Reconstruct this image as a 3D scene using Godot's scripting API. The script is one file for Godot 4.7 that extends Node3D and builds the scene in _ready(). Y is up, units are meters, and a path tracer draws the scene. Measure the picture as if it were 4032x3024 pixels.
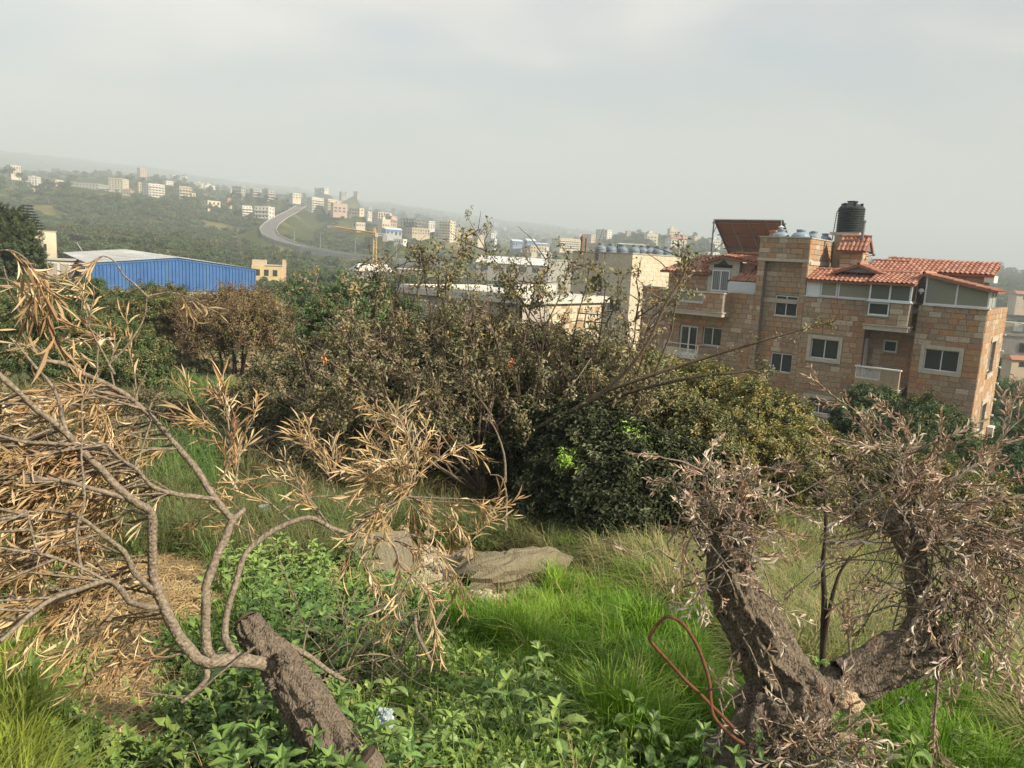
extends Node3D
# A terraced hillside with two dead trees in front, apartment houses below and a hazy wooded valley with a town behind.

const FOCAL := 3028.0           # lens, in units of a 4032 x 3024 picture
var eye: Basis
var rng := RandomNumberGenerator.new()
var noise := FastNoiseLite.new()
var M := {}                     # materials
var T := {}                     # textures
var S := {}                     # shared meshes
var used := {}

class Mesher:
	var v := PackedVector3Array()
	var n := PackedVector3Array()
	var c := PackedColorArray()
	var tint := Color.WHITE
	func tri(a: Vector3, b: Vector3, d: Vector3) -> void:
		var k := (d - a).cross(b - a)
		if k.length_squared() < 1e-16: return
		k = k.normalized()
		v.append(a); v.append(b); v.append(d)
		n.append(k); n.append(k); n.append(k)
		c.append(tint); c.append(tint); c.append(tint)
	func quad(a: Vector3, b: Vector3, d: Vector3, e: Vector3) -> void:
		tri(a, b, d); tri(a, d, e)
	func smooth_tri(a, b, d, na, nb, nd) -> void:
		v.append(a); v.append(b); v.append(d)
		n.append(na); n.append(nb); n.append(nd)
		c.append(tint); c.append(tint); c.append(tint)
	# corners lo..hi in the frame t
	func box(lo: Vector3, hi: Vector3, t := Transform3D()) -> void:
		var p := []
		for i in 8:
			p.append(t * Vector3(hi.x if i & 1 else lo.x, hi.y if i & 2 else lo.y, hi.z if i & 4 else lo.z))
		quad(p[4], p[6], p[7], p[5]); quad(p[1], p[3], p[2], p[0])
		quad(p[0], p[2], p[6], p[4]); quad(p[5], p[7], p[3], p[1])
		quad(p[2], p[3], p[7], p[6]); quad(p[0], p[4], p[5], p[1])
	# a block whose front (+z) edges are chamfered by e
	func block(lo: Vector3, hi: Vector3, e: float) -> void:
		var a := Vector3(lo.x, lo.y, hi.z - e); var b := Vector3(lo.x, hi.y, hi.z - e)
		var d := Vector3(hi.x, hi.y, hi.z - e); var f := Vector3(hi.x, lo.y, hi.z - e)
		var g := Vector3(lo.x + e, lo.y + e, hi.z); var h := Vector3(lo.x + e, hi.y - e, hi.z)
		var i := Vector3(hi.x - e, hi.y - e, hi.z); var j := Vector3(hi.x - e, lo.y + e, hi.z)
		quad(g, h, i, j); quad(a, b, h, g); quad(b, d, i, h); quad(d, f, j, i); quad(f, a, g, j)
		var z := Vector3(0, 0, lo.z - hi.z + e)
		quad(a + z, b + z, b, a); quad(b + z, d + z, d, b); quad(d + z, f + z, f, d); quad(f + z, a + z, a, f)
	# a swept tube; bump > 0 makes it uneven
	func tube(pts: PackedVector3Array, rad: PackedFloat32Array, sides := 6, bump := 0.0, cap := true, field: FastNoiseLite = null, fine := 120.0, step := 22.0) -> void:
		var m := pts.size()
		if m < 2: return
		var side := Vector3.UP.cross((pts[1] - pts[0]).normalized())
		if side.length() < 0.1: side = Vector3.RIGHT
		side = side.normalized()
		var rings := []; var norms := []
		for i in m:
			var along := (pts[mini(i + 1, m - 1)] - pts[maxi(i - 1, 0)]).normalized()
			side = (side - along * side.dot(along)).normalized()
			var up := along.cross(side)
			var ring := PackedVector3Array(); var nr := PackedVector3Array()
			for k in sides:
				var w := TAU * k / sides
				var o := side * cos(w) + up * sin(w)
				var r := rad[i]
				if field:
					var f := field.get_noise_3d(o.x * fine + i * step, o.y * fine, o.z * fine + i * step * 0.6)
					r *= 1.0 + bump * f
					if sides > 12: r *= 1.0 - bump * 0.32 * maxf(0.0, 1.0 - absf(f) * 9.0)
				ring.append(pts[i] + o * r); nr.append(o)
			rings.append(ring); norms.append(nr)
		if field and bump > 0.0:
			for i in m:
				for k in sides:
					var e: Vector3 = (rings[i][(k + 1) % sides] - rings[i][(k + sides - 1) % sides]).cross(rings[mini(i + 1, m - 1)][k] - rings[maxi(i - 1, 0)][k])
					if e.length_squared() > 1e-14:
						e = e.normalized()
						norms[i][k] = e if e.dot(norms[i][k]) > 0.0 else -e
		for i in m - 1:
			for k in sides:
				var l := (k + 1) % sides
				smooth_tri(rings[i][k], rings[i + 1][k], rings[i + 1][l], norms[i][k], norms[i + 1][k], norms[i + 1][l])
				smooth_tri(rings[i][k], rings[i + 1][l], rings[i][l], norms[i][k], norms[i + 1][l], norms[i][l])
		if cap:
			for k in sides:
				tri(pts[m - 1], rings[m - 1][(k + 1) % sides], rings[m - 1][k])
	# turned profile of [radius, height] pairs about y
	func lathe(profile: Array, sides := 16, at := Vector3.ZERO) -> void:
		for i in profile.size() - 1:
			for k in sides:
				var a := TAU * k / sides; var b := TAU * (k + 1) / sides
				var p0 = profile[i]; var p1 = profile[i + 1]
				var q0 := at + Vector3(cos(a) * p0[0], p0[1], sin(a) * p0[0]); var q1 := at + Vector3(cos(b) * p0[0], p0[1], sin(b) * p0[0])
				var q2 := at + Vector3(cos(b) * p1[0], p1[1], sin(b) * p1[0]); var q3 := at + Vector3(cos(a) * p1[0], p1[1], sin(a) * p1[0])
				var e := Vector2(p1[1] - p0[1], p0[0] - p1[0]).normalized()
				var na := Vector3(cos(a) * e.x, e.y, sin(a) * e.x); var nb := Vector3(cos(b) * e.x, e.y, sin(b) * e.x)
				if p1[0] > 1e-4: smooth_tri(q0, q2, q3, na, nb, na)
				if p0[0] > 1e-4: smooth_tri(q0, q1, q2, na, nb, nb)
	# leaf from base b along direction d, surface normal u, length l, width w, fold and droop
	func leaf(b: Vector3, d: Vector3, u: Vector3, l: float, w: float, droop := 0.25, fine := true) -> void:
		var s := d.cross(u).normalized() * w * 0.5
		var nn := s.cross(d).normalized()
		var mid := b + d * l * 0.45 + nn * l * 0.06
		var tip := b + d * l * (1.0 - droop * 0.3) - nn * l * droop
		if fine:
			var f := nn * w * 0.16
			tri(b, mid + s + f, mid); tri(b, mid, mid - s + f)
			tri(mid, mid + s + f, tip); tri(mid, tip, mid - s + f)
		else:
			tri(b, mid + s, tip); tri(b, tip, mid - s)
	# a fuller leaf of three cross sections, folded along the midrib and curved
	func blade(b: Vector3, d: Vector3, u: Vector3, l: float, w: float, curl := 0.4, fold := 0.2) -> void:
		var s := d.cross(u).normalized()
		var nn := s.cross(d).normalized()
		var prev := b; var pw := 0.0; var dir := d; var p := b
		var pn := nn
		for k in 4:
			var nw: float = [0.62, 1.0, 0.62, 0.0][k] * w * 0.5
			dir = (dir - pn * curl * 0.32).normalized()
			pn = s.cross(dir).normalized()
			p = prev + dir * l * 0.25
			var lift := pn * nw * fold * 2.0; var plift := pn * pw * fold * 2.0
			if k == 0: tri(prev, p + s * nw + lift, p); tri(prev, p, p - s * nw + lift)
			elif k == 3: tri(prev, prev + s * pw + plift, p); tri(prev, p, prev - s * pw + plift)
			else:
				quad(prev, prev + s * pw + plift, p + s * nw + lift, p); quad(prev, p, p - s * nw + lift, prev - s * pw + plift)
			prev = p; pw = nw
	func mesh() -> ArrayMesh:
		var m := ArrayMesh.new()
		if v.is_empty(): return m
		var a := []
		a.resize(Mesh.ARRAY_MAX)
		a[Mesh.ARRAY_VERTEX] = v; a[Mesh.ARRAY_NORMAL] = n; a[Mesh.ARRAY_COLOR] = c
		m.add_surface_from_arrays(Mesh.PRIMITIVE_TRIANGLES, a)
		return m

func at(x: float, y: float, d: float) -> Vector3:          # the place d metres out in the direction of a spot in the view
	return eye * Vector3((x - 2016.0) / FOCAL * d, (1512.0 - y) / FOCAL * d, -d)

func numbered(called: String) -> String:
	var k: int = used.get(called, 0)
	used[called] = k + 1
	return called if k == 0 else "%s_%03d" % [called, k]

func thing(called: String, label: String, category: String, place := Vector3.ZERO, group := "") -> Node3D:
	var o := Node3D.new()
	o.name = numbered(called)
	add_child(o)
	o.position = place
	tag(o, label, category, group)
	return o

func tag(o: Node, label: String, category: String, group := "") -> void:
	o.set_meta("label", label)
	o.set_meta("category", category)
	if group: o.set_meta("group", group)

func part(parent: Node3D, called: String, mesh: Mesh, material: Material, t := Transform3D()) -> MeshInstance3D:
	var o := MeshInstance3D.new()
	o.name = called
	o.mesh = mesh
	o.material_override = material
	parent.add_child(o, true)
	o.transform = t
	return o

func solo(called: String, mesh: Mesh, material: Material, label: String, category: String, t := Transform3D(), group := "") -> MeshInstance3D:
	var o := part(self, numbered(called), mesh, material, t)
	tag(o, label, category, group)
	return o

func setting(called: String, mesh: Mesh, material: Material, kind := "structure") -> MeshInstance3D:
	var o := part(self, numbered(called), mesh, material)
	o.set_meta("kind", kind)
	return o

func boxpart(parent: Node3D, called: String, lo: Vector3, hi: Vector3, material: Material) -> MeshInstance3D:
	return part(parent, called, S.box, material, Transform3D(Basis.from_scale(hi - lo), (lo + hi) * 0.5))

func scatter(parent: Node3D, called: String, mesh: Mesh, material: Material, places: Array, tints := []) -> MultiMeshInstance3D:
	var mm := MultiMesh.new()
	mm.transform_format = MultiMesh.TRANSFORM_3D
	mm.use_colors = not tints.is_empty()
	mm.mesh = mesh
	mm.instance_count = places.size()
	for i in places.size():
		mm.set_instance_transform(i, places[i])
		if tints: mm.set_instance_color(i, tints[i])
	var o := MultiMeshInstance3D.new()
	o.name = called
	o.multimesh = mm
	o.material_override = material
	o.set_meta("kind", "stuff")
	parent.add_child(o, true)
	return o

func r(a: float, b: float) -> float: return rng.randf_range(a, b)

func any_dir() -> Vector3:
	var z := r(-1, 1); var a := r(0, TAU); var k := sqrt(1 - z * z)
	return Vector3(k * cos(a), z, k * sin(a))

func turned(y: float, tilt := 0.0, scale := 1.0) -> Basis:
	var b := Basis(Vector3.UP, y)
	if tilt: b = Basis(Vector3(cos(y * 3.1), 0, sin(y * 3.1)), tilt) * b
	return b.scaled(Vector3.ONE * scale)

# ---------------------------------------------------------------- materials
func ramp_noise(freq: float, colors: Array, size := 512, octaves := 4, kind := FastNoiseLite.TYPE_SIMPLEX_SMOOTH, salt := 1) -> NoiseTexture2D:
	var f := FastNoiseLite.new()
	f.noise_type = kind
	f.frequency = freq
	f.fractal_octaves = octaves
	f.seed = salt
	var g := Gradient.new()
	g.offsets = PackedFloat32Array(range(colors.size()).map(func(i): return i / float(colors.size() - 1)))
	g.colors = PackedColorArray(colors.map(func(k): return k if k is Color else Color(k, k, k)))
	var t := NoiseTexture2D.new()
	t.width = size; t.height = size
	t.seamless = true
	t.noise = f
	t.color_ramp = g
	return t

func mat(key: String, lin: Color, rough := 0.9, tex: Texture2D = null, per_metre := 1.0, bump: Texture2D = null, relief := 0.0, world := true) -> StandardMaterial3D:
	var m := StandardMaterial3D.new()
	m.resource_name = key
	m.albedo_color = lin.linear_to_srgb()
	m.roughness = rough
	m.metallic_specular = 0.35
	if tex or bump:
		m.uv1_triplanar = true
		m.uv1_world_triplanar = world
		m.uv1_scale = Vector3.ONE * per_metre
	if tex: m.albedo_texture = tex
	if bump:
		m.heightmap_enabled = true
		m.heightmap_texture = bump
		m.heightmap_scale = relief
	M[key] = m
	return m

func leafy(key: String, lin: Color, back := 0.5, rough := 0.6) -> StandardMaterial3D:
	var m := mat(key, lin, rough)
	m.vertex_color_use_as_albedo = true
	m.cull_mode = BaseMaterial3D.CULL_DISABLED
	m.metallic_specular = 0.4
	if back > 0.0:
		m.backlight_enabled = true
		m.backlight = Color(0.9, 1.0, 0.55) * back
	return m

func make_textures() -> void:
	T.mottle = ramp_noise(0.012, [0.62, 0.86, 1.0, 0.9], 512, 5, FastNoiseLite.TYPE_SIMPLEX_SMOOTH, 3)
	T.grain = ramp_noise(0.05, [0.7, 0.95, 1.0], 512, 4, FastNoiseLite.TYPE_SIMPLEX_SMOOTH, 5)
	T.soft = ramp_noise(0.008, [0.84, 0.95, 1.0], 512, 5, FastNoiseLite.TYPE_SIMPLEX_SMOOTH, 7)
	T.rough = ramp_noise(0.03, [0.0, 0.5, 1.0], 512, 5, FastNoiseLite.TYPE_SIMPLEX_SMOOTH, 9)
	T.cracks = ramp_noise(0.02, [0.0, 0.25, 0.9, 1.0], 512, 4, FastNoiseLite.TYPE_CELLULAR, 11)
	T.stone = ramp_noise(0.014, [Color(0.55, 0.5, 0.46), Color(0.86, 0.8, 0.74), Color(1, 0.95, 0.9), Color(0.8, 0.7, 0.62)], 512, 5, FastNoiseLite.TYPE_SIMPLEX_SMOOTH, 13)
	T.lichen = ramp_noise(0.02, [Color(0.5, 0.48, 0.45), Color(0.8, 0.77, 0.7), Color(0.75, 0.72, 0.62), Color(1, 1, 0.95)], 512, 5, FastNoiseLite.TYPE_SIMPLEX_SMOOTH, 15)
	T.bark = ramp_noise(0.03, [Color(0.40, 0.37, 0.35), Color(0.72, 0.68, 0.63), Color(1, 0.97, 0.92)], 512, 5, FastNoiseLite.TYPE_SIMPLEX_SMOOTH, 17)
	T.furrow = ramp_noise(0.022, [Color(0.16, 0.13, 0.11), Color(0.5, 0.44, 0.38), Color(0.85, 0.78, 0.7), Color(1, 0.95, 0.88), Color(0.75, 0.7, 0.62)], 512, 5, FastNoiseLite.TYPE_SIMPLEX_SMOOTH, 27)
	T.soil = ramp_noise(0.02, [Color(0.55, 0.45, 0.33), Color(0.85, 0.78, 0.62), Color(1, 0.95, 0.8), Color(0.6, 0.66, 0.4)], 512, 5, FastNoiseLite.TYPE_SIMPLEX_SMOOTH, 19)
	T.land = ramp_noise(0.02, [Color(0.55, 0.7, 0.4), Color(0.8, 0.85, 0.6), Color(1, 0.93, 0.75), Color(0.7, 0.75, 0.5)], 512, 5, FastNoiseLite.TYPE_SIMPLEX_SMOOTH, 21)

func make_sky() -> ImageTexture:
	# high thin cloud over haze: soft bands, brighter towards the sun's side
	var w := 768; var h := 384
	var im := Image.create(w, h, false, Image.FORMAT_RGBF)
	var f := FastNoiseLite.new()
	f.seed = 4; f.frequency = 1.0; f.fractal_octaves = 4; f.fractal_gain = 0.5
	var g := FastNoiseLite.new()
	g.seed = 9; g.frequency = 2.3; g.fractal_octaves = 3
	var toward := Vector3(sin(deg_to_rad(118.0)), 0.75, -cos(deg_to_rad(118.0))).normalized()
	for y in h:
		var el := PI * (0.5 - (y + 0.5) / h)
		for x in w:
			var az := TAU * ((x + 0.5) / w) - PI       # 0 is straight ahead
			var d := Vector3(sin(az) * cos(el), sin(el), -cos(az) * cos(el))
			var up := maxf(d.y, 0.0)
			var plane := d / maxf(d.y + 0.25, 0.1)
			var cloud := f.get_noise_2d(plane.x * 0.5 + plane.z * 0.5, plane.z * 0.8 - plane.x * 0.15)
			var wisp := g.get_noise_2d(plane.x * 0.5 + plane.z * 0.9, plane.z * 0.7 - plane.x * 0.5)
			var k := clampf(0.5 + cloud * 1.5 + wisp * 0.6, 0.0, 1.0)
			var blue := Color(0.42, 0.50, 0.62)
			var pale := Color(0.80, 0.73, 0.69)
			var col := blue.lerp(pale, k * 0.85)
			var low := Color(0.62, 0.60, 0.55)
			col = low.lerp(col, smoothstep(0.02, 0.32, up))
			var sun := maxf(d.dot(toward), 0.0)
			col = col * (0.86 + 0.42 * pow(sun, 1.6) + 0.5 * pow(sun, 12.0))
			col += Color(0.0, 0.015, 0.01) * sun
			if wisp > 0.18 and up > 0.2: col += Color(0.12, 0.11, 0.1) * (wisp - 0.18) * 2.0
			im.set_pixel(x, y, col)
	return ImageTexture.create_from_image(im)

func make_camera_and_light() -> void:
	eye = Basis(Vector3.RIGHT, deg_to_rad(-9.3)) * Basis(Vector3.BACK, deg_to_rad(3.1))
	var cam := Camera3D.new()
	cam.name = "camera"
	add_child(cam)
	cam.transform = Transform3D(eye, Vector3.ZERO)
	cam.fov = rad_to_deg(2.0 * atan(1512.0 / FOCAL))
	cam.near = 0.1
	cam.far = 12000.0
	cam.current = true
	var sun := DirectionalLight3D.new()
	sun.name = "sun"
	add_child(sun)
	var az := deg_to_rad(118.0); var el := deg_to_rad(33.0)
	sun.look_at_from_position(Vector3.ZERO, -Vector3(sin(az) * cos(el), sin(el), -cos(az) * cos(el)))
	sun.light_color = Color(1.0, 0.94, 0.84)
	sun.light_energy = 1.6
	sun.light_angular_distance = 2.5
	sun.shadow_enabled = true
	var e := Environment.new()
	e.background_mode = Environment.BG_SKY
	var sm := PanoramaSkyMaterial.new()
	sm.panorama = make_sky()
	e.sky = Sky.new()
	e.sky.sky_material = sm
	e.tonemap_mode = Environment.TONE_MAPPER_LINEAR
	e.background_energy_multiplier = 0.54
	e.tonemap_exposure = 2.1
	e.fog_enabled = true
	e.fog_density = 0.00062
	e.fog_light_color = Color(0.84, 0.895, 0.92)
	e.sdfgi_enabled = true
	e.ssao_enabled = true
	e.ssil_enabled = true
	var we := WorldEnvironment.new()
	we.name = "environment"
	we.environment = e
	add_child(we)

# ---------------------------------------------------------------- terrain
const ROWS := [0.0, 3.0, 5.0, 9.0, 15.0, 25.0, 40.0, 60.0, 100.0, 160.0, 250.0, 400.0, 600.0, 900.0, 1300.0, 1900.0, 2800.0, 4600.0]
const COLS := [-180.0, -60.0, -33.6, -26.6, -18.5, -9.7, 0.0, 9.0, 18.0, 26.0, 33.6, 60.0, 180.0]
const HEIGHTS := [
	[-1.7, -2.0, -2.2, -2.5, -3.0, -3.5, -4, -5, -6, -6, -5, -2, 4, 20, 30, 40, 55, 80],
	[-1.7, -2.1, -2.3, -2.7, -3.2, -3.9, -4.8, -6, -7, -8, -7, -1, 10, 40, 60, 70, 120, 300],
	[-1.7, -2.15, -2.4, -2.75, -3.3, -4.2, -5.2, -6.5, -8, -9, -8, -3, 5, 46, 66, 115, 165, 380],
	[-1.7, -2.2, -2.45, -2.8, -3.4, -4.4, -5.6, -7, -8.5, -9.5, -9, -2, 7, 52, 82, 125, 170, 370],
	[-1.7, -2.2, -2.5, -2.9, -3.6, -4.8, -6.2, -8, -9.5, -11, -12, -7, 3, 31, 68, 112, 160, 330],
	[-1.7, -2.2, -2.55, -3.05, -3.8, -5.4, -7.5, -10, -13, -15, -17, -15, 0, 20, 46, 85, 135, 270],
	[-1.7, -2.2, -2.6, -3.2, -4.2, -6.4, -9.5, -12, -15, -17, -18, -15, -8, 3, 18, 45, 95, 210],
	[-1.7, -2.2, -2.6, -3.3, -4.6, -7.2, -11, -13.5, -17, -19, -20, -15, -5, 30, 44, 40, 80, 160],
	[-1.7, -2.2, -2.6, -3.4, -4.9, -8.0, -12, -15, -18, -21, -22, -16, -6, 26, 36, 35, 70, 125],
	[-1.7, -2.2, -2.6, -3.5, -5.2, -8.2, -12.5, -16, -19, -24, -26, -22, -10, 8, 18, 20, 45, 90],
	[-1.7, -2.2, -2.6, -3.6, -5.5, -8.5, -13, -17, -20, -25, -28, -25, -12, 5, 15, 12, 30, 70],
	[-1.7, -2.2, -2.6, -3.6, -5.5, -8.5, -13, -17, -20, -24, -26, -22, -12, 4, 10, 12, 30, 60],
	[-1.7, -2.0, -2.2, -2.5, -3.0, -3.5, -4, -5, -6, -6, -5, -2, 4, 20, 30, 40, 55, 80]]

func ground(x: float, z: float) -> float:
	var d := sqrt(x * x + z * z)
	var az := rad_to_deg(atan2(x, -z))
	var i := 0
	while i < ROWS.size() - 2 and d > ROWS[i + 1]: i += 1
	var j := 0
	while j < COLS.size() - 2 and az > COLS[j + 1]: j += 1
	var lo: float = ROWS[i]; var hi: float = ROWS[i + 1]
	var u := clampf((d - lo) / (hi - lo), 0.0, 1.0)
	if lo > 50.0: u = clampf(log(maxf(d, 1.0) / lo) / log(hi / lo), 0.0, 1.0)
	var w := smoothstep(0.0, 1.0, clampf((az - COLS[j]) / (COLS[j + 1] - COLS[j]), 0.0, 1.0))
	var a: float = lerpf(HEIGHTS[j][i], HEIGHTS[j][i + 1], u)
	var b: float = lerpf(HEIGHTS[j + 1][i], HEIGHTS[j + 1][i + 1], u)
	var h := lerpf(a, b, w)
	h += noise.get_noise_2d(x * 90.0, z * 90.0) * 0.10 * smoothstep(2.0, 6.0, d)
	h += noise.get_noise_2d(x * 14.0, z * 14.0) * minf(d * 0.012, 1.2)
	h += noise.get_noise_2d(x * 1.3 + 50, z * 1.3) * clampf((d - 120.0) * 0.005, 0.0, 30.0)
	if d > 60.0:
		for p in pads.get(floori(az / 2.0), []):
			var gap := Vector2(x - p[0], z - p[1]).length()
			if gap < p[2] * 2.4:
				var level := lerpf(h, p[3], 1.0 - smoothstep(p[2], p[2] * 2.4, gap))
				h = minf(h, level) if p[4] else level
	return h

var pads := {}                  # building platforms cut into the slopes, by two-degree sector

func pad(p: Vector3, reach: float, only_lower := false) -> void:
	var d := Vector2(p.x, p.z).length()
	var az := rad_to_deg(atan2(p.x, -p.z))
	var wide := rad_to_deg(reach * 2.4 / d)
	for k in range(floori((az - wide) / 2.0), floori((az + wide) / 2.0) + 1):
		if not pads.has(k): pads[k] = []
		pads[k].append([p.x, p.z, reach, p.y, only_lower])

func on_ground(x: float, z: float, lift := 0.0) -> Vector3:
	return Vector3(x, ground(x, z) + lift, z)

# the spot on the ground seen in a given direction of the view
func spot(px: float, py: float) -> Vector3:
	var d := (eye * Vector3((px - 2016.0) / FOCAL, (1512.0 - py) / FOCAL, -1.0))
	var t := 1.5
	var last := t
	while t < 4000.0:
		var p := d * t
		if p.y < ground(p.x, p.z):
			for k in 10:
				var m := (last + t) * 0.5
				p = d * m
				if p.y < ground(p.x, p.z): t = m
				else: last = m
			return d * t
		last = t
		t *= 1.03
	return d * t

func in_poly(p: Vector2, poly: Array) -> bool:
	return Geometry2D.is_point_in_polygon(p, PackedVector2Array(poly))

func view_of(p: Vector3) -> Vector2:                       # where a place shows in the view
	var q := eye.transposed() * p
	return Vector2(2016.0 + FOCAL * q.x / -q.z, 1512.0 - FOCAL * q.y / -q.z)

# patches of ground by what grows there, as outlines on the ground plan
var straw_area := PackedVector2Array()
var grass_area := PackedVector2Array()
var rubble_area := PackedVector2Array()

func plan_of(points: Array) -> PackedVector2Array:
	var out := PackedVector2Array()
	for p in points:
		var q := spot(p[0], p[1])
		out.append(Vector2(q.x, q.z))
	return out

func make_terrain() -> void:
	plan_far()
	noise.seed = 2; noise.frequency = 0.01; noise.fractal_octaves = 4
	straw_area = plan_of([[330, 2230], [560, 2130], [830, 2200], [860, 2440], [800, 2560], [560, 2700], [560, 3000], [350, 2960], [240, 2650], [180, 2420]])
	grass_area = plan_of([[1880, 2420], [2100, 2330], [2290, 2250], [2480, 2330], [2700, 2430], [2950, 2560], [2980, 2800], [2700, 2870], [2450, 2780], [2200, 2740], [1900, 2640], [1760, 2560]])
	rubble_area = plan_of([[1330, 2190], [1650, 2170], [2150, 2270], [2120, 2360], [1800, 2380], [1500, 2330]])
	var angles := []
	var a := -180.0
	while a < 180.0:
		angles.append(a)
		a += 0.8 if absf(a) < 52.0 else 6.0
	angles.append(180.0)
	var radii := [0.0]
	var d := 0.7
	while d < 4600.0:
		radii.append(d)
		d *= 1.05 if d < 220.0 or d > 1500.0 else 1.02
	var grid := []; var tints := []
	for q in radii:
		var row := PackedVector3Array(); var tr := PackedColorArray()
		for g in angles:
			var x: float = q * sin(deg_to_rad(g)); var z: float = -q * cos(deg_to_rad(g))
			row.append(on_ground(x, z))
			var k := Color(0.075, 0.09, 0.04)
			var at2 := Vector2(x, z)
			if q < 14.0:
				k = Color(0.11, 0.085, 0.05)
				if Geometry2D.is_point_in_polygon(at2, straw_area): k = Color(0.30, 0.21, 0.11)
				elif Geometry2D.is_point_in_polygon(at2, rubble_area): k = Color(0.30, 0.27, 0.21)
			elif q < 60.0: k = Color(0.10, 0.095, 0.045)
			var dry := noise.get_noise_2d(x * 2.0 + 300.0, z * 2.0)
			if q > 100.0 and dry > 0.18: k = k.lerp(Color(0.24, 0.21, 0.14), clampf((dry - 0.18) * 4.0, 0.0, 0.8))
			tr.append(k)
		grid.append(row); tints.append(tr)
	var b := Mesher.new()
	var norm := func(i: int, j: int) -> Vector3:
		var p: Vector3 = grid[maxi(i - 1, 0)][j]; var q: Vector3 = grid[mini(i + 1, grid.size() - 1)][j]
		var s: Vector3 = grid[i][maxi(j - 1, 0)]; var t: Vector3 = grid[i][mini(j + 1, angles.size() - 1)]
		var k := (t - s).cross(q - p)
		return Vector3.UP if k.length() < 1e-6 else (k.normalized() if k.y > 0 else -k.normalized())
	var norms := []
	for i in grid.size():
		var row := PackedVector3Array()
		for j in angles.size(): row.append(norm.call(i, j))
		norms.append(row)
	for i in grid.size() - 1:
		for j in angles.size() - 1:
			for o in [[i, j, i + 1, j, i + 1, j + 1], [i, j, i + 1, j + 1, i, j + 1]]:
				for k in 3:
					b.v.append(grid[o[k * 2]][o[k * 2 + 1]])
					b.n.append(norms[o[k * 2]][o[k * 2 + 1]])
					b.c.append(tints[o[k * 2]][o[k * 2 + 1]])
	var m := mat("earth", Color(1, 1, 1), 1.0, T.land, 0.35, T.rough, 4.0)
	m.vertex_color_use_as_albedo = true
	m.metallic_specular = 0.1
	setting("ground", b.mesh(), m)

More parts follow.
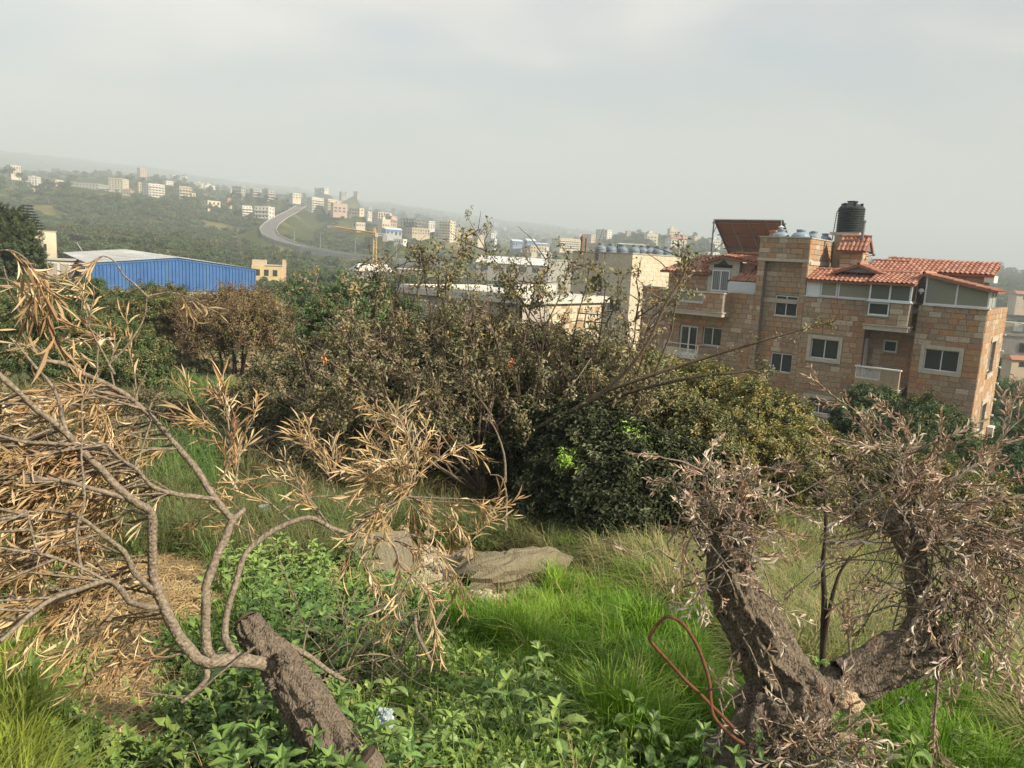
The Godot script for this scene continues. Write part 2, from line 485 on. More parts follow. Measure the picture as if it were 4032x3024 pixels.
# ---------------------------------------------------------------- the far side of the valley
# region of the picture read (1 left, 2 middle, 3 right), left, top, right, bottom in it, distance, colour, storeys, windows across, roof, label
const FAR := [
	[1, 60, 305, 160, 378, 880, "cream", 3, 4, "flat", "cream three storey block alone on the crest at far left"],
	[1, 235, 390, 320, 472, 860, "white", 4, 3, "tower", "white house with a taller stair tower among trees at far left"],
	[1, 180, 430, 235, 476, 850, "tan", 2, 2, "flat", "small tan house beside the white house with a stair tower"],
	[1, 420, 420, 500, 488, 870, "cream", 3, 3, "flat", "narrow cream block standing in trees left of the long low building"],
	[1, 0, 480, 80, 516, 780, "white", 1, 3, "flat", "low white flat roofed house at the left edge of the far slope"],
	[1, 50, 432, 132, 472, 930, "grey", 2, 3, "flat", "faint grey house behind the low white house at far left"],
	[1, 570, 452, 860, 502, 960, "grey", 2, 9, "flat", "long low grey building on the crest left of the six storey block"],
	[1, 870, 408, 1015, 508, 900, "cream", 6, 5, "flat", "cream six storey block, tallest on the crest above the warehouse"],
	[1, 965, 487, 1065, 548, 870, "tan", 1, 4, "hip", "red roofed house with a columned porch below the six storey block"],
	[1, 1090, 440, 1125, 518, 880, "yellow", 4, 1, "flat", "narrow yellow tower beside the white balconied block"],
	[1, 1130, 450, 1298, 556, 830, "white", 5, 5, "balcony", "large white block with long balconies facing the wooded slope"],
	[1, 1090, 325, 1160, 402, 1350, "pink", 5, 3, "flat", "pale pink tower high on the hazy ridge"],
	[1, 1385, 470, 1512, 572, 800, "tan", 4, 4, "balcony", "stepped tan block with balconies right of the white balconied block"],
	[1, 1508, 525, 1548, 574, 790, "yellow", 2, 1, "flat", "small yellow house against the stepped tan block"],
	[1, 1605, 585, 1742, 658, 720, "cream", 2, 3, "flat", "low cream house on the wooded slope above the white roofed warehouse"],
	[1, 1790, 560, 1836, 598, 760, "orange", 1, 2, "hip", "small house with an orange roof in the trees"],
	[1, 1890, 625, 1992, 692, 690, "white", 3, 3, "balcony", "white three storey block left of the bend in the road"],
	[1, 2020, 630, 2172, 726, 680, "white", 3, 4, "balcony", "white stepped block right beside the bend in the road"],
	[1, 1840, 470, 1942, 548, 900, "grey", 3, 3, "balcony", "leftmost of three grey unfinished houses on the terraced slope"],
	[1, 1980, 490, 2056, 553, 910, "grey", 3, 3, "balcony", "middle one of three grey unfinished houses on the terraced slope"],
	[1, 2095, 505, 2176, 572, 900, "grey", 3, 3, "balcony", "rightmost of three grey unfinished houses on the terraced slope"],
	[1, 1350, 380, 1392, 412, 1400, "cream", 2, 2, "flat", "tiny cream house on the hazy ridge, left of its pair"],
	[1, 1440, 378, 1482, 407, 1400, "white", 2, 2, "hip", "tiny white house with a red roof on the hazy ridge"],
	[1, 1290, 430, 1376, 462, 1050, "white", 2, 5, "flat", "long white low house behind the white balconied block"],
	[1, 195, 490, 292, 532, 760, "tan", 1, 3, "flat", "flat tan slab roofed building below the house with a stair tower"],
	[2, 280, 325, 370, 367, 900, "cream", 2, 3, "tower", "cream house with a small tower on the slope above the road"],
	[2, 420, 358, 548, 458, 820, "white", 5, 4, "balcony", "bright white five storey block above the road, left of its twin"],
	[2, 552, 372, 662, 456, 810, "cream", 4, 4, "balcony", "white and cream block joined to the five storey block above the road"],
	[2, 662, 405, 730, 474, 800, "pink", 3, 2, "balcony", "pinkish narrow block at the end of the white row above the road"],
	[2, 752, 442, 872, 498, 780, "cream", 2, 4, "flat", "low cream building in the middle of the row above the crane"],
	[2, 886, 470, 934, 522, 770, "white", 3, 2, "flat", "small white block left of the arcaded building above the crane"],
	[2, 938, 482, 1082, 556, 740, "cream", 4, 5, "arch", "cream four storey building with arched balconies above the crane"],
	[2, 1030, 528, 1132, 584, 700, "tan", 2, 4, "hip", "low villa with a pale hipped roof below the arcaded building"],
	[2, 1152, 530, 1330, 622, 700, "grey", 4, 6, "frame", "bare concrete frame of an unfinished building in the valley town"],
	[2, 1362, 545, 1432, 602, 760, "white", 3, 3, "flat", "white three storey house behind the concrete frame"],
	[2, 1460, 540, 1590, 702, 640, "cream", 7, 4, "balcony", "tallest cream apartment block in the valley, seven storeys with balconies"],
	[2, 1568, 597, 1628, 694, 650, "pink", 4, 2, "flat", "pink block leaning against the seven storey apartment block"],
	[2, 780, 560, 880, 598, 620, "cream", 1, 5, "flat", "long low cream house on the slope just above the crane jib"],
	[2, 1000, 597, 1182, 658, 560, "shed", 1, 4, "shed", "grey industrial hall with a pale blue roof edge behind the crane"],
	[2, 1190, 602, 1392, 654, 590, "tan", 2, 7, "flat", "row of low tan workshops beside the grey industrial hall"],
	[2, 1640, 620, 1730, 662, 700, "tan", 2, 4, "flat", "low tan block right of the pink block in the valley town"],
	[2, 1750, 660, 1822, 694, 640, "cream", 2, 3, "flat", "small cream house at the edge of the valley trees"],
	[2, 1860, 640, 1912, 684, 760, "white", 3, 2, "flat", "small white block standing alone in the valley trees"],
	[2, 1870, 690, 1922, 722, 560, "white", 1, 2, "flat", "tiny white cabin below the lone white block"],
	[2, 1108, 692, 1212, 722, 500, "white", 1, 4, "flat", "low white shed on the building site right of the crane"],
	[2, 2020, 690, 2130, 742, 620, "blue", 1, 4, "shed", "blue clad factory hall in the valley, the left one"],
	[2, 2134, 685, 2230, 742, 610, "blue", 1, 4, "shed", "blue clad factory hall in the valley, the right one"],
	[2, 480, 282, 532, 322, 1500, "grey", 3, 2, "flat", "faint grey block on the hazy slope above the white row"],
	[2, 540, 280, 592, 308, 1500, "white", 2, 3, "flat", "faint white block on the hazy slope beside the faint grey one"],
	[2, 676, 312, 732, 352, 1400, "grey", 3, 2, "flat", "faint block in the haze above the pinkish narrow block"],
	[2, 788, 310, 832, 342, 1450, "tan", 3, 2, "flat", "faint tan block, rightmost in the haze above the white row"],
	[3, 340, 280, 572, 352, 760, "cream", 4, 9, "balcony", "long cream four storey block at the foot of the wooded hill"],
	[3, 580, 247, 692, 304, 900, "pink", 3, 4, "balcony", "pinkish terraced block on the left flank of the wooded hill"],
	[3, 692, 210, 822, 278, 920, "white", 4, 5, "flat", "white block climbing the wooded hill, highest of the group"],
	[3, 120, 312, 332, 348, 650, "bluewhite", 1, 7, "shed", "long white hall with a blue fascia in front of the cream block"],
	[3, 122, 340, 306, 392, 520, "tan", 2, 6, "flat", "wide beige workshop in front of the hall with a blue fascia"],
	[3, 228, 390, 352, 428, 450, "white", 1, 3, "shed", "little white open shed below the beige workshop"],
	[3, 1245, 266, 1402, 338, 850, "white", 2, 5, "hip", "white villa with a red roof and terraces on the wooded hill"],
	[3, 1545, 390, 1668, 476, 430, "white", 5, 4, "flat", "white five storey block just left of the solar panels"],
	[3, 1672, 305, 1772, 358, 900, "cream", 4, 4, "flat", "cream block on the hill behind the posts of the solar panels"],
	[3, 928, 220, 972, 252, 950, "pink", 2, 2, "flat", "small pink house near the top of the wooded hill"],
	[3, 1420, 260, 1502, 296, 980, "tan", 2, 4, "flat", "tan house on the hill right of the red roofed villa"],
]

func far_box(f: Array) -> Array:                            # left, top, right, bottom in the view
	var o: Vector2 = [Vector2(0, 500), Vector2(1000, 600), Vector2(2000, 800)][f[0] - 1]
	return [o.x + f[1] * 0.4973, o.y + f[2] * 0.4973, o.x + f[3] * 0.4973, o.y + f[4] * 0.4973]

var road_line := []
func plan_far() -> void:
	for f in FAR:
		var q := far_box(f)
		var p := at((q[0] + q[2]) * 0.5, q[3], f[5])
		pad(p, (q[2] - q[0]) * f[5] / FOCAL * 0.62)
		for t in [0.96, 0.92, 0.88, 0.84]: pad(p * t - Vector3(0, 5.0, 0), (q[2] - q[0]) * f[5] / FOCAL * 0.7, true)
	for q in [[1185, 812, 900], [1150, 835, 800], [1110, 855, 700], [1070, 882, 620], [1054, 903, 570], [1066, 928, 530], [1120, 953, 505], [1210, 976, 490], [1350, 1000, 478], [1500, 1016, 466], [1650, 1030, 458], [1800, 1042, 452]]:
		road_line.append(at(q[0], q[1], q[2]))
	for i in road_line.size() - 1:
		for k in 4:
			var p: Vector3 = road_line[i].lerp(road_line[i + 1], k / 4.0)
			pad(p - Vector3(0, 0.6, 0), 9.0)
	for q in [[1189, 1004, 462], [1278, 1040, 440], [1378, 1046, 436], [1500, 1054, 430], [1600, 1062, 426]]: pad(at(q[0], q[1], q[2]), 14.0)
	for q in [[640, 1160, 128, 24.0], [1490, 1132, 330, 14.0], [1600, 1105, 330, 10.0]]: pad(at(q[0], q[1], q[2]), q[3])

func crown_mesh(seed_value: int, tall: float, count: int, size: float, dense := 0.9) -> ArrayMesh:
	# leaf clumps spread over and through several uneven lobes; unit radius, base at y = 0
	rng.seed = seed_value
	var b := Mesher.new()
	b.tint = Color(0.5, 0.4, 0.3)
	b.tube(PackedVector3Array([Vector3(0, -0.3, 0), Vector3(0.03, 0.5, 0.02), Vector3(-0.02, tall * 0.7, 0)]), PackedFloat32Array([0.09, 0.07, 0.03]), 5)
	var lobes := []
	for i in 8:
		var a := r(0, TAU); var k := r(0.15, 0.62)
		lobes.append([Vector3(cos(a) * k, tall * r(0.35, 0.8), sin(a) * k), r(0.32, 0.52)])
	lobes.append([Vector3(0, tall * 0.72, 0), 0.5])
	for i in count:
		var l = lobes[rng.randi() % lobes.size()]
		var d := any_dir()
		if d.y < -0.35: d.y = -d.y
		var p: Vector3 = l[0] + d * Vector3(1, tall * 0.62, 1) * l[1] * (1.0 - r(0, 1.0 - dense) * r(0, 1))
		var nn := (d + any_dir() * 0.7).normalized()
		var s := nn.cross(any_dir()).normalized()
		var t := nn.cross(s)
		var q := size * r(0.6, 1.3)
		var g := r(0.75, 1.2)
		b.tint = Color(g * r(0.9, 1.1), g, g * r(0.85, 1.0))
		b.tri(p + s * q, p + t * q * 0.7, p - s * q * 0.6 + t * q * 0.2)
		b.tri(p - s * q * 0.6 + t * q * 0.2, p - t * q * 0.8, p + s * q)
	return b.mesh()

func make_far() -> void:
	# woods
	var wood := leafy("far_leaves", Color(1, 1, 1), 0.25, 0.8)
	wood.metallic_specular = 0.15
	var kinds := [crown_mesh(5, 1.25, 360, 0.15), crown_mesh(6, 1.0, 330, 0.16), crown_mesh(7, 1.7, 340, 0.14), crown_mesh(8, 0.75, 260, 0.16)]
	rng.seed = 77
	var spots := [[], [], [], []]; var tints := [[], [], [], []]
	var keep := []
	for f in FAR:
		var q := far_box(f)
		var p := at((q[0] + q[2]) * 0.5, q[3], f[5])
		keep.append([Vector2(p.x, p.z), (q[2] - q[0]) * f[5] / FOCAL * 0.6, f[5], q])
	var line := []
	for p in road_line: line.append(Vector2(p.x, p.z))
	var tries := 46000
	for i in tries:
		var az := deg_to_rad(r(-40, 40))
		var d := 0.0
		if i < 36000: d = sqrt(r(170.0 * 170.0, 1050.0 * 1050.0))
		else: d = sqrt(r(1050.0 * 1050.0, 3300.0 * 3300.0))
		var x := d * sin(az); var z := -d * cos(az)
		var left := rad_to_deg(az) < -4.0 and d < 950.0
		var bare := noise.get_noise_2d(x * 2.0 + 300.0, z * 2.0)
		if bare > (0.24 if left else 0.12): continue
		if not left and rng.randf() < 0.15: continue
		var p2 := Vector2(x, z)
		var blocked := false
		for k in keep:
			if absf(k[2] - d) < k[1] * 2.0 + 25.0:
				var gap: Vector2 = p2 - k[0]
				var dir: Vector2 = -k[0].normalized()
				# clear the building and a strip in front of it
				var ahead := gap.dot(dir); var across := absf(gap.cross(dir))
				if across < k[1] * 1.05 and ahead > -k[1] and ahead < k[1] + d * 0.02:
					blocked = true; break
		if blocked: continue
		for k in line.size() - 1:
			var c := Geometry2D.get_closest_point_to_segment(p2, line[k], line[k + 1])
			if c.distance_to(p2) < 11.0 or (c.distance_to(p2) < 34.0 and p2.length() < c.length()): blocked = true; break
		if blocked: continue
		var crown := on_ground(x, z, 4.0)
		var show := view_of(crown)
		var near := 3.2 * FOCAL / d
		for k in keep:
			if d < k[2] and show.x > k[3][0] - near * 0.7 and show.x < k[3][2] + near * 0.7 and show.y - near * 0.8 < k[3][3] - (k[3][3] - k[3][1]) * 0.22 and show.y + near * 3.0 > k[3][1]:
				blocked = true; break
		if blocked: continue
		var which := rng.randi() % 4
		if rng.randf() < 0.5: which = 1
		var size := r(1.8, 3.4) * (1.0 if d < 1050.0 else 2.2)
		if d < 350.0: size *= 0.8
		spots[which].append(Transform3D(turned(r(0, TAU), 0.0, 1.0).scaled(Vector3(size, size * r(0.8, 1.15), size)), on_ground(x, z, -0.3)))
		var g := r(0.8, 1.5)
		var k2 := noise.get_noise_2d(x * 3.0, z * 3.0)
		tints[which].append(Color(0.062 + 0.03 * maxf(k2, 0.0), 0.088, 0.036) * g if rng.randf() < 0.85 else Color(0.09, 0.085, 0.042) * g)
	for k in 4:
		var o := scatter(self, numbered("distant_wood"), kinds[k], wood, spots[k], tints[k])
		tag(o, ["dark green wood of round trees covering the far hillside", "low olive green scrub wood covering the far hillside", "taller pointed trees scattered through the far wood", "flat bushes filling gaps in the far wood"][k], "wood")
	make_road()
	make_crane()
	for f in FAR: far_house(f)
	# specks of houses higher up in the haze
	rng.seed = 303
	for k in 64:
		var q: Array = [[330, 660, 480, 640], [520, 690, 900, 700], [780, 730, 1000, 745], [1000, 740, 1500, 770], [1400, 800, 2000, 850], [1500, 870, 2000, 930], [1900, 900, 2300, 920], [2500, 930, 2900, 960], [1250, 790, 1700, 830]][k % 9]
		var v := Vector2(r(q[0], q[2]), lerpf(q[1], q[3], rng.randf()) + r(-14, 22))
		var p := spot(v.x, v.y)
		var d := Vector2(p.x, p.z).length()
		if d < 700.0 or d > 3000.0: continue
		var w := r(7, 14) * (1.0 + d * 0.0002); var h := r(5, 12); var dep := r(8, 12)
		var o := thing("hill_house", "tiny pale house far up on the hazy slopes beyond the valley", "house", p, "tiny houses in the haze")
		o.rotation.y = r(-0.6, 0.8)
		var wall := wall_colour(["white", "cream", "white", "tan", "pink"][rng.randi() % 5])
		boxpart(o, "wall", Vector3(-w * 0.5, -5, -dep * 0.5), Vector3(w * 0.5, h, dep * 0.5), wall)
		boxpart(o, "parapet", Vector3(-w * 0.52, h, -dep * 0.52), Vector3(w * 0.52, h + 0.6, dep * 0.52), wall)
		boxpart(o, "stair_house", Vector3(-w * 0.2, h + 0.6, -dep * 0.3), Vector3(w * 0.1, h + 3.0, dep * 0.1), wall)
		for c in 3:
			for y in maxi(1, int(h / 3.2)): boxpart(o, "window", Vector3(-w * 0.42 + c * w * 0.3, 0.9 + y * 3.2, dep * 0.5), Vector3(-w * 0.42 + c * w * 0.3 + w * 0.16, 2.3 + y * 3.2, dep * 0.5 + 0.05), dark_glass())

func make_road() -> void:
	var b := Mesher.new(); var w := Mesher.new(); var kerb := Mesher.new()
	for i in road_line.size() - 1:
		var a0: Vector3 = road_line[i]; var a1: Vector3 = road_line[i + 1]
		var side := func(k: int) -> Vector3:
			var t: Vector3 = road_line[mini(k + 1, road_line.size() - 1)] - road_line[maxi(k - 1, 0)]
			return Vector3(-t.z, 0, t.x).normalized()
		var s0: Vector3 = side.call(i) * 5.5; var s1: Vector3 = side.call(i + 1) * 5.5
		b.quad(a0 - s0, a1 - s1, a1 + s1, a0 + s0)
		# parapet walls along both edges
		for g in [-1.0, 1.0]:
			var p0: Vector3 = a0 + s0 * g; var p1: Vector3 = a1 + s1 * g
			var o0: Vector3 = s0 * g * 0.07; var o1: Vector3 = s1 * g * 0.07
			var up := Vector3(0, 0.9, 0)
			kerb.quad(p0, p0 + up, p1 + up, p1); kerb.quad(p0 + o0, p1 + o1, p1 + o1 + up, p0 + o0 + up); kerb.quad(p0 + up, p0 + o0 + up, p1 + o1 + up, p1 + up)
		if i >= 4:
			# retaining wall on the valley side, battered outwards
			var n0 := s0 if (a0 + s0).length() < (a0 - s0).length() else -s0
			var n1 := s1 if (a1 + s1).length() < (a1 - s1).length() else -s1
			var drop0 := 7.0 if i > 4 else 2.0
			var drop1 := 7.5
			w.quad(a0 + n0 * 1.07, a0 + n0 * 1.25 - Vector3(0, drop0, 0), a1 + n1 * 1.25 - Vector3(0, drop1, 0), a1 + n1 * 1.07)
			w.quad(a0 + n0 * 1.25 - Vector3(0, drop0, 0), a0 + n0 * 1.07, a1 + n1 * 1.07, a1 + n1 * 1.25 - Vector3(0, drop1, 0))
	setting("road", b.mesh(), mat("asphalt", Color(0.17, 0.165, 0.155), 0.9, T.soft, 0.05))
	solo("road_parapet", kerb.mesh(), mat("parapet", Color(0.42, 0.40, 0.35), 0.9, T.mottle, 0.1), "low concrete parapet along the curving road across the valley", "wall")
	solo("retaining_wall", w.mesh(), mat("concrete_wall", Color(0.24, 0.245, 0.24), 0.95, T.mottle, 0.05, T.rough, 3.0), "long grey concrete retaining wall below the curving road", "wall")
	for q in [[1159, 960, 505], [1261, 982, 490], [1398, 1004, 480], [1560, 1020, 470]]:
		var l := thing("street_lamp", ["thin grey street lamp on the curving road, first from the bend", "thin grey street lamp on the curving road, second from the bend", "thin grey street lamp on the curving road, left of the crane mast", "thin grey street lamp on the curving road, right of the crane mast"][used.get("street_lamp", 0)], "street lamp", at(q[0], q[1] - 4, q[2]), "street lamps along the road")
		var m := Mesher.new()
		m.tube(PackedVector3Array([Vector3.ZERO, Vector3(0, 6, 0), Vector3(0, 9, 0), Vector3(0.6, 9.6, 0)]), PackedFloat32Array([0.16, 0.12, 0.1, 0.08]), 6)
		part(l, "pole", m.mesh(), metal())
		boxpart(l, "lamp_head", Vector3(0.5, 9.5, -0.15), Vector3(1.7, 9.75, 0.15), metal())

func metal() -> Material:
	if not M.has("galvanised"):
		mat("galvanised", Color(0.42, 0.44, 0.45), 0.5).metallic = 0.6
	return M.galvanised

func lattice(b: Mesher, a: Vector3, e: Vector3, w: float, step: float, bar: float) -> void:
	var along := (e - a).normalized()
	var s := along.cross(Vector3.FORWARD if absf(along.z) < 0.8 else Vector3.UP).normalized() * w * 0.5
	var t := along.cross(s).normalized() * w * 0.5
	var c := [s + t, s - t, -s - t, -s + t]
	for k in 4: b.tube(PackedVector3Array([a + c[k], e + c[k]]), PackedFloat32Array([bar, bar]), 4)
	var count := int((e - a).length() / step)
	for i in count:
		var p := a.lerp(e, i / float(count)); var q := a.lerp(e, (i + 1) / float(count))
		for k in 4: b.tube(PackedVector3Array([p + c[k], q + c[(k + 1) % 4]]), PackedFloat32Array([bar * 0.6, bar * 0.6]), 3)

func make_crane() -> void:
	var d := 445.0
	var base := at(1475, 1040, d)
	var o := thing("tower_crane", "yellow tower crane with a long jib standing below the road", "crane", base)
	var yellow := mat("crane_yellow", Color(0.74, 0.44, 0.10), 0.6, T.mottle, 0.3)
	var rel := func(x: float, y: float, dd := 0.0) -> Vector3: return at(x, y, d + dd) - base
	var b := Mesher.new()
	var slew: Vector3 = rel.call(1472, 922)
	lattice(b, Vector3(0, -1, 0), Vector3(0, slew.y, 0), 1.7, 1.6, 0.2)
	part(o, "mast", b.mesh(), yellow)
	b = Mesher.new()
	lattice(b, Vector3(0, slew.y, 0), rel.call(1291, 894, 12.0), 1.5, 1.5, 0.34)
	part(o, "jib", b.mesh(), yellow)
	b = Mesher.new()
	lattice(b, Vector3(0, slew.y, 0), rel.call(1521, 927, -3.0), 1.3, 1.4, 0.18)
	part(o, "counter_jib", b.mesh(), mat("crane_white", Color(0.6, 0.58, 0.52), 0.6))
	b = Mesher.new()
	lattice(b, Vector3(0, slew.y, 0), rel.call(1475, 898), 1.0, 1.2, 0.16)
	part(o, "tower_head", b.mesh(), yellow)
	var q: Vector3 = rel.call(1517, 930, -3.0)
	boxpart(o, "counterweight", q - Vector3(1.3, 3.0, 0.8), q + Vector3(1.3, 0.6, 0.8), mat("pale_concrete", Color(0.5, 0.48, 0.44), 0.9, T.mottle, 0.5))
	q = Vector3(0.9, slew.y - 0.5, 0.9)
	boxpart(o, "cab", q - Vector3(0.7, 1.1, 0.7), q + Vector3(0.7, 0.9, 0.7), M.crane_white)
	b = Mesher.new()
	b.tube(PackedVector3Array([rel.call(1475, 898), rel.call(1388, 901, 6.0)]), PackedFloat32Array([0.06, 0.06]), 4)
	b.tube(PackedVector3Array([rel.call(1475, 898), rel.call(1515, 922, -3.0)]), PackedFloat32Array([0.06, 0.06]), 4)
	part(o, "tie_bars", b.mesh(), metal())
	var p0: Vector3 = rel.call(1293, 893, 11.7); var p1: Vector3 = rel.call(1350, 901, 8.0)
	var t := Transform3D(Basis((p1 - p0).normalized(), Vector3.UP, (p1 - p0).normalized().cross(Vector3.UP)).orthonormalized(), (p0 + p1) * 0.5)
	part(o, "sign_board", S.box, M.crane_white, t * Transform3D(Basis.from_scale(Vector3((p1 - p0).length(), 1.5, 0.1)), Vector3(0, 0.2, 1.0)))

func wall_colour(key: String) -> Material:
	if M.has("wall_" + key): return M["wall_" + key]
	var c: Color = {"cream": Color(0.68, 0.60, 0.45), "white": Color(0.72, 0.69, 0.62), "tan": Color(0.52, 0.44, 0.33), "grey": Color(0.40, 0.38, 0.35), "pink": Color(0.55, 0.42, 0.35), "yellow": Color(0.66, 0.52, 0.28), "orange": Color(0.6, 0.45, 0.32), "shed": Color(0.45, 0.47, 0.48), "blue": Color(0.30, 0.36, 0.46), "bluewhite": Color(0.6, 0.6, 0.58)}[key]
	return mat("wall_" + key, c, 0.9, T.soft, 0.06)

func far_house(f: Array) -> void:
	var q := far_box(f)
	var d: float = f[5]
	rng.seed = int(f[1] * 7 + f[2] * 13 + f[0])
	var wide: float = (q[2] - q[0]) * d / FOCAL
	var tall: float = (q[3] - q[1]) * d / FOCAL
	var place := at((q[0] + q[2]) * 0.5, q[3], d)
	var o := thing("factory_hall" if f[9] == "shed" else "house" if f[7] < 3 else "apartment_block", f[10], "hall" if f[9] == "shed" else "house" if f[7] < 3 else "apartment block", place)
	var turn := deg_to_rad(r(22, 36))
	var w := wide * 0.70 / cos(turn) * 0.98
	var dep := wide * 0.30 / sin(turn)
	if f[9] == "shed": dep = wide * 0.5
	var look := atan2(place.x, place.z) + PI                   # faces the viewer, then turned so that the end wall shows
	var flip := rng.randf() < 0.7                                # which end wall shows
	o.rotation.y = atan2(-place.x, -place.z) + (turn if flip else -turn)
	var wall := wall_colour(f[6])
	var glass := dark_glass()
	var x := w * 0.5; var z := dep * 0.5
	var storey: float = tall / f[7]
	var top := tall
	var stairs := false
	if f[9] in ["tower", "flat", "balcony"] and f[7] >= 2:
		stairs = true
		top = tall * (0.88 if f[9] == "tower" else 0.92)
		storey = top / f[7]
	if f[9] in ["hip", "shed"]: top = tall * 0.72; storey = top / f[7]
	var white := wall_colour("white")
	if f[9] == "frame":
		for k in f[7] + 1:
			boxpart(o, "floor_slab", Vector3(-x, k * storey - 0.3, -z), Vector3(x, k * storey, z), wall)
		for k in f[8]:
			for g in [-1, 0, 1]:
				boxpart(o, "column", Vector3(-x + (k + 0.5) * w / f[8] - 0.25, -2, g * (z - 0.4) - 0.25), Vector3(-x + (k + 0.5) * w / f[8] + 0.25, top, g * (z - 0.4) + 0.25), wall)
		for k in f[7] - 1:
			boxpart(o, "infill_wall", Vector3(-x + 0.5, k * storey, -0.4), Vector3(x - 1, (k + 1) * storey - 0.3, -0.1), wall)
		return
	boxpart(o, "wall", Vector3(-x, -6, -z), Vector3(x, top, z), wall)
	if f[9] in ["flat", "tower", "balcony", "arch"]:
		for g in [[-x - 0.1, -z - 0.1, x + 0.1, -z + 0.2], [-x - 0.1, z - 0.2, x + 0.1, z + 0.1], [-x - 0.1, -z + 0.2, -x + 0.2, z - 0.2], [x - 0.2, -z + 0.2, x + 0.1, z - 0.2]]:
			boxpart(o, "parapet", Vector3(g[0], top - 0.15, g[1]), Vector3(g[2], top + 0.5, g[3]), wall)
	if stairs:
		var sx := r(-0.5, 0.3) * x
		boxpart(o, "stair_house", Vector3(sx, top, -z * 0.6), Vector3(sx + w * (0.24 if f[9] == "tower" else 0.3), tall, z * (0.98 if f[9] == "tower" else 0.3)), wall)
		for k in rng.randi_range(1, 4):
			part(o, "water_tank", tank_mesh(), tank_colour(), Transform3D(Basis.from_scale(Vector3(1.2, 1.2, 1.2)), Vector3(r(0.35, 0.85) * x, top, r(-0.7, 0.7) * z)))
	if f[9] in ["hip", "shed"]:
		var b := Mesher.new()
		var e := 0.5
		var h := tall - top
		var cut := minf(x, z) * (0.9 if f[9] == "hip" else 0.0)
		var a0 := Vector3(-x - e, top, -z - e); var a1 := Vector3(x + e, top, -z - e); var a2 := Vector3(x + e, top, z + e); var a3 := Vector3(-x - e, top, z + e)
		var r0 := Vector3(-x - (e if cut == 0.0 else -cut), top + h, 0); var r1 := Vector3(x + (e if cut == 0.0 else -cut), top + h, 0)
		b.quad(a0, r0, r1, a1); b.quad(a2, r1, r0, a3); b.tri(a1, r1, a2); b.tri(a3, r0, a0); b.quad(a0, a1, a2, a3)
		if not M.has("far_tile"):
			mat("far_tile", Color(0.42, 0.17, 0.10), 0.85, T.mottle, 0.15)
			mat("sheet_roof", Color(0.62, 0.64, 0.65), 0.6, T.soft, 0.05)
			mat("sheet_blue", Color(0.12, 0.24, 0.5), 0.6, T.soft, 0.05)
		part(o, "roof", b.mesh(), M.far_tile if f[9] == "hip" else M.sheet_roof)
		if f[6] in ["blue", "bluewhite", "shed"]:
			boxpart(o, "fascia", Vector3(-x - 0.05, top * 0.62, z), Vector3(x + 0.05, top * 0.92, z + 0.12), M.sheet_blue)
	# openings: each window is a pane set in a frame
	var half: float = w / f[8]
	for k in f[7]:
		var y0: float = k * storey
		for c in f[8]:
			var cx: float = -x + (c + 0.5) * half
			var ww := half * r(0.36, 0.5)
			if f[9] == "arch":
				boxpart(o, "window", Vector3(cx - ww * 0.7, y0 + storey * 0.1, z), Vector3(cx + ww * 0.7, y0 + storey * 0.62, z + 0.05), glass)
				part(o, "arch_window", half_disc(), glass, Transform3D(Basis.from_scale(Vector3(ww * 0.7, ww * 0.6, 1)), Vector3(cx, y0 + storey * 0.62, z + 0.05)))
				continue
			var tallwin := rng.randf() < 0.3
			boxpart(o, "window", Vector3(cx - ww * 0.5, y0 + storey * (0.08 if tallwin else 0.32), z), Vector3(cx + ww * 0.5, y0 + storey * 0.75, z + 0.05), glass)
			if d < 950: boxpart(o, "window_sill", Vector3(cx - ww * 0.6, y0 + storey * (0.04 if tallwin else 0.28), z), Vector3(cx + ww * 0.6, y0 + storey * (0.08 if tallwin else 0.32), z + 0.25), white)
		if f[9] == "balcony":
			var b0 := -x + (0.0 if k % 2 == 0 else half * 0.1); var b1 := x * (1.0 if f[8] < 5 else 0.96)
			boxpart(o, "balcony_slab", Vector3(b0, y0 - 0.15, z), Vector3(b1, y0 + 0.15, z + 1.4), white)
			boxpart(o, "balcony_wall", Vector3(b0, y0 + 0.15, z + 1.25), Vector3(b1, y0 + 1.0, z + 1.4), wall)
		var n := maxi(1, int(dep / 4.0))
		for c in n:
			var cz: float = -z + (c + 0.5) * dep / n
			var wz: float = dep / n * r(0.25, 0.4)
			if flip: boxpart(o, "window", Vector3(-x - 0.05, y0 + storey * 0.32, cz - wz * 0.5), Vector3(-x, y0 + storey * 0.75, cz + wz * 0.5), glass)
			else: boxpart(o, "window", Vector3(x, y0 + storey * 0.32, cz - wz * 0.5), Vector3(x + 0.05, y0 + storey * 0.75, cz + wz * 0.5), glass)

func dark_glass() -> Material:
	if not M.has("dark_glass"):
		var m := mat("dark_glass", Color(0.035, 0.04, 0.042), 0.15)
		m.metallic_specular = 0.5
	return M.dark_glass

func half_disc() -> Mesh:
	if not S.has("half_disc"):
		var b := Mesher.new()
		for k in 10: b.tri(Vector3.ZERO, Vector3(cos(PI * (k + 1) / 10), sin(PI * (k + 1) / 10), 0), Vector3(cos(PI * k / 10), sin(PI * k / 10), 0))
		S.half_disc = b.mesh()
	return S.half_disc

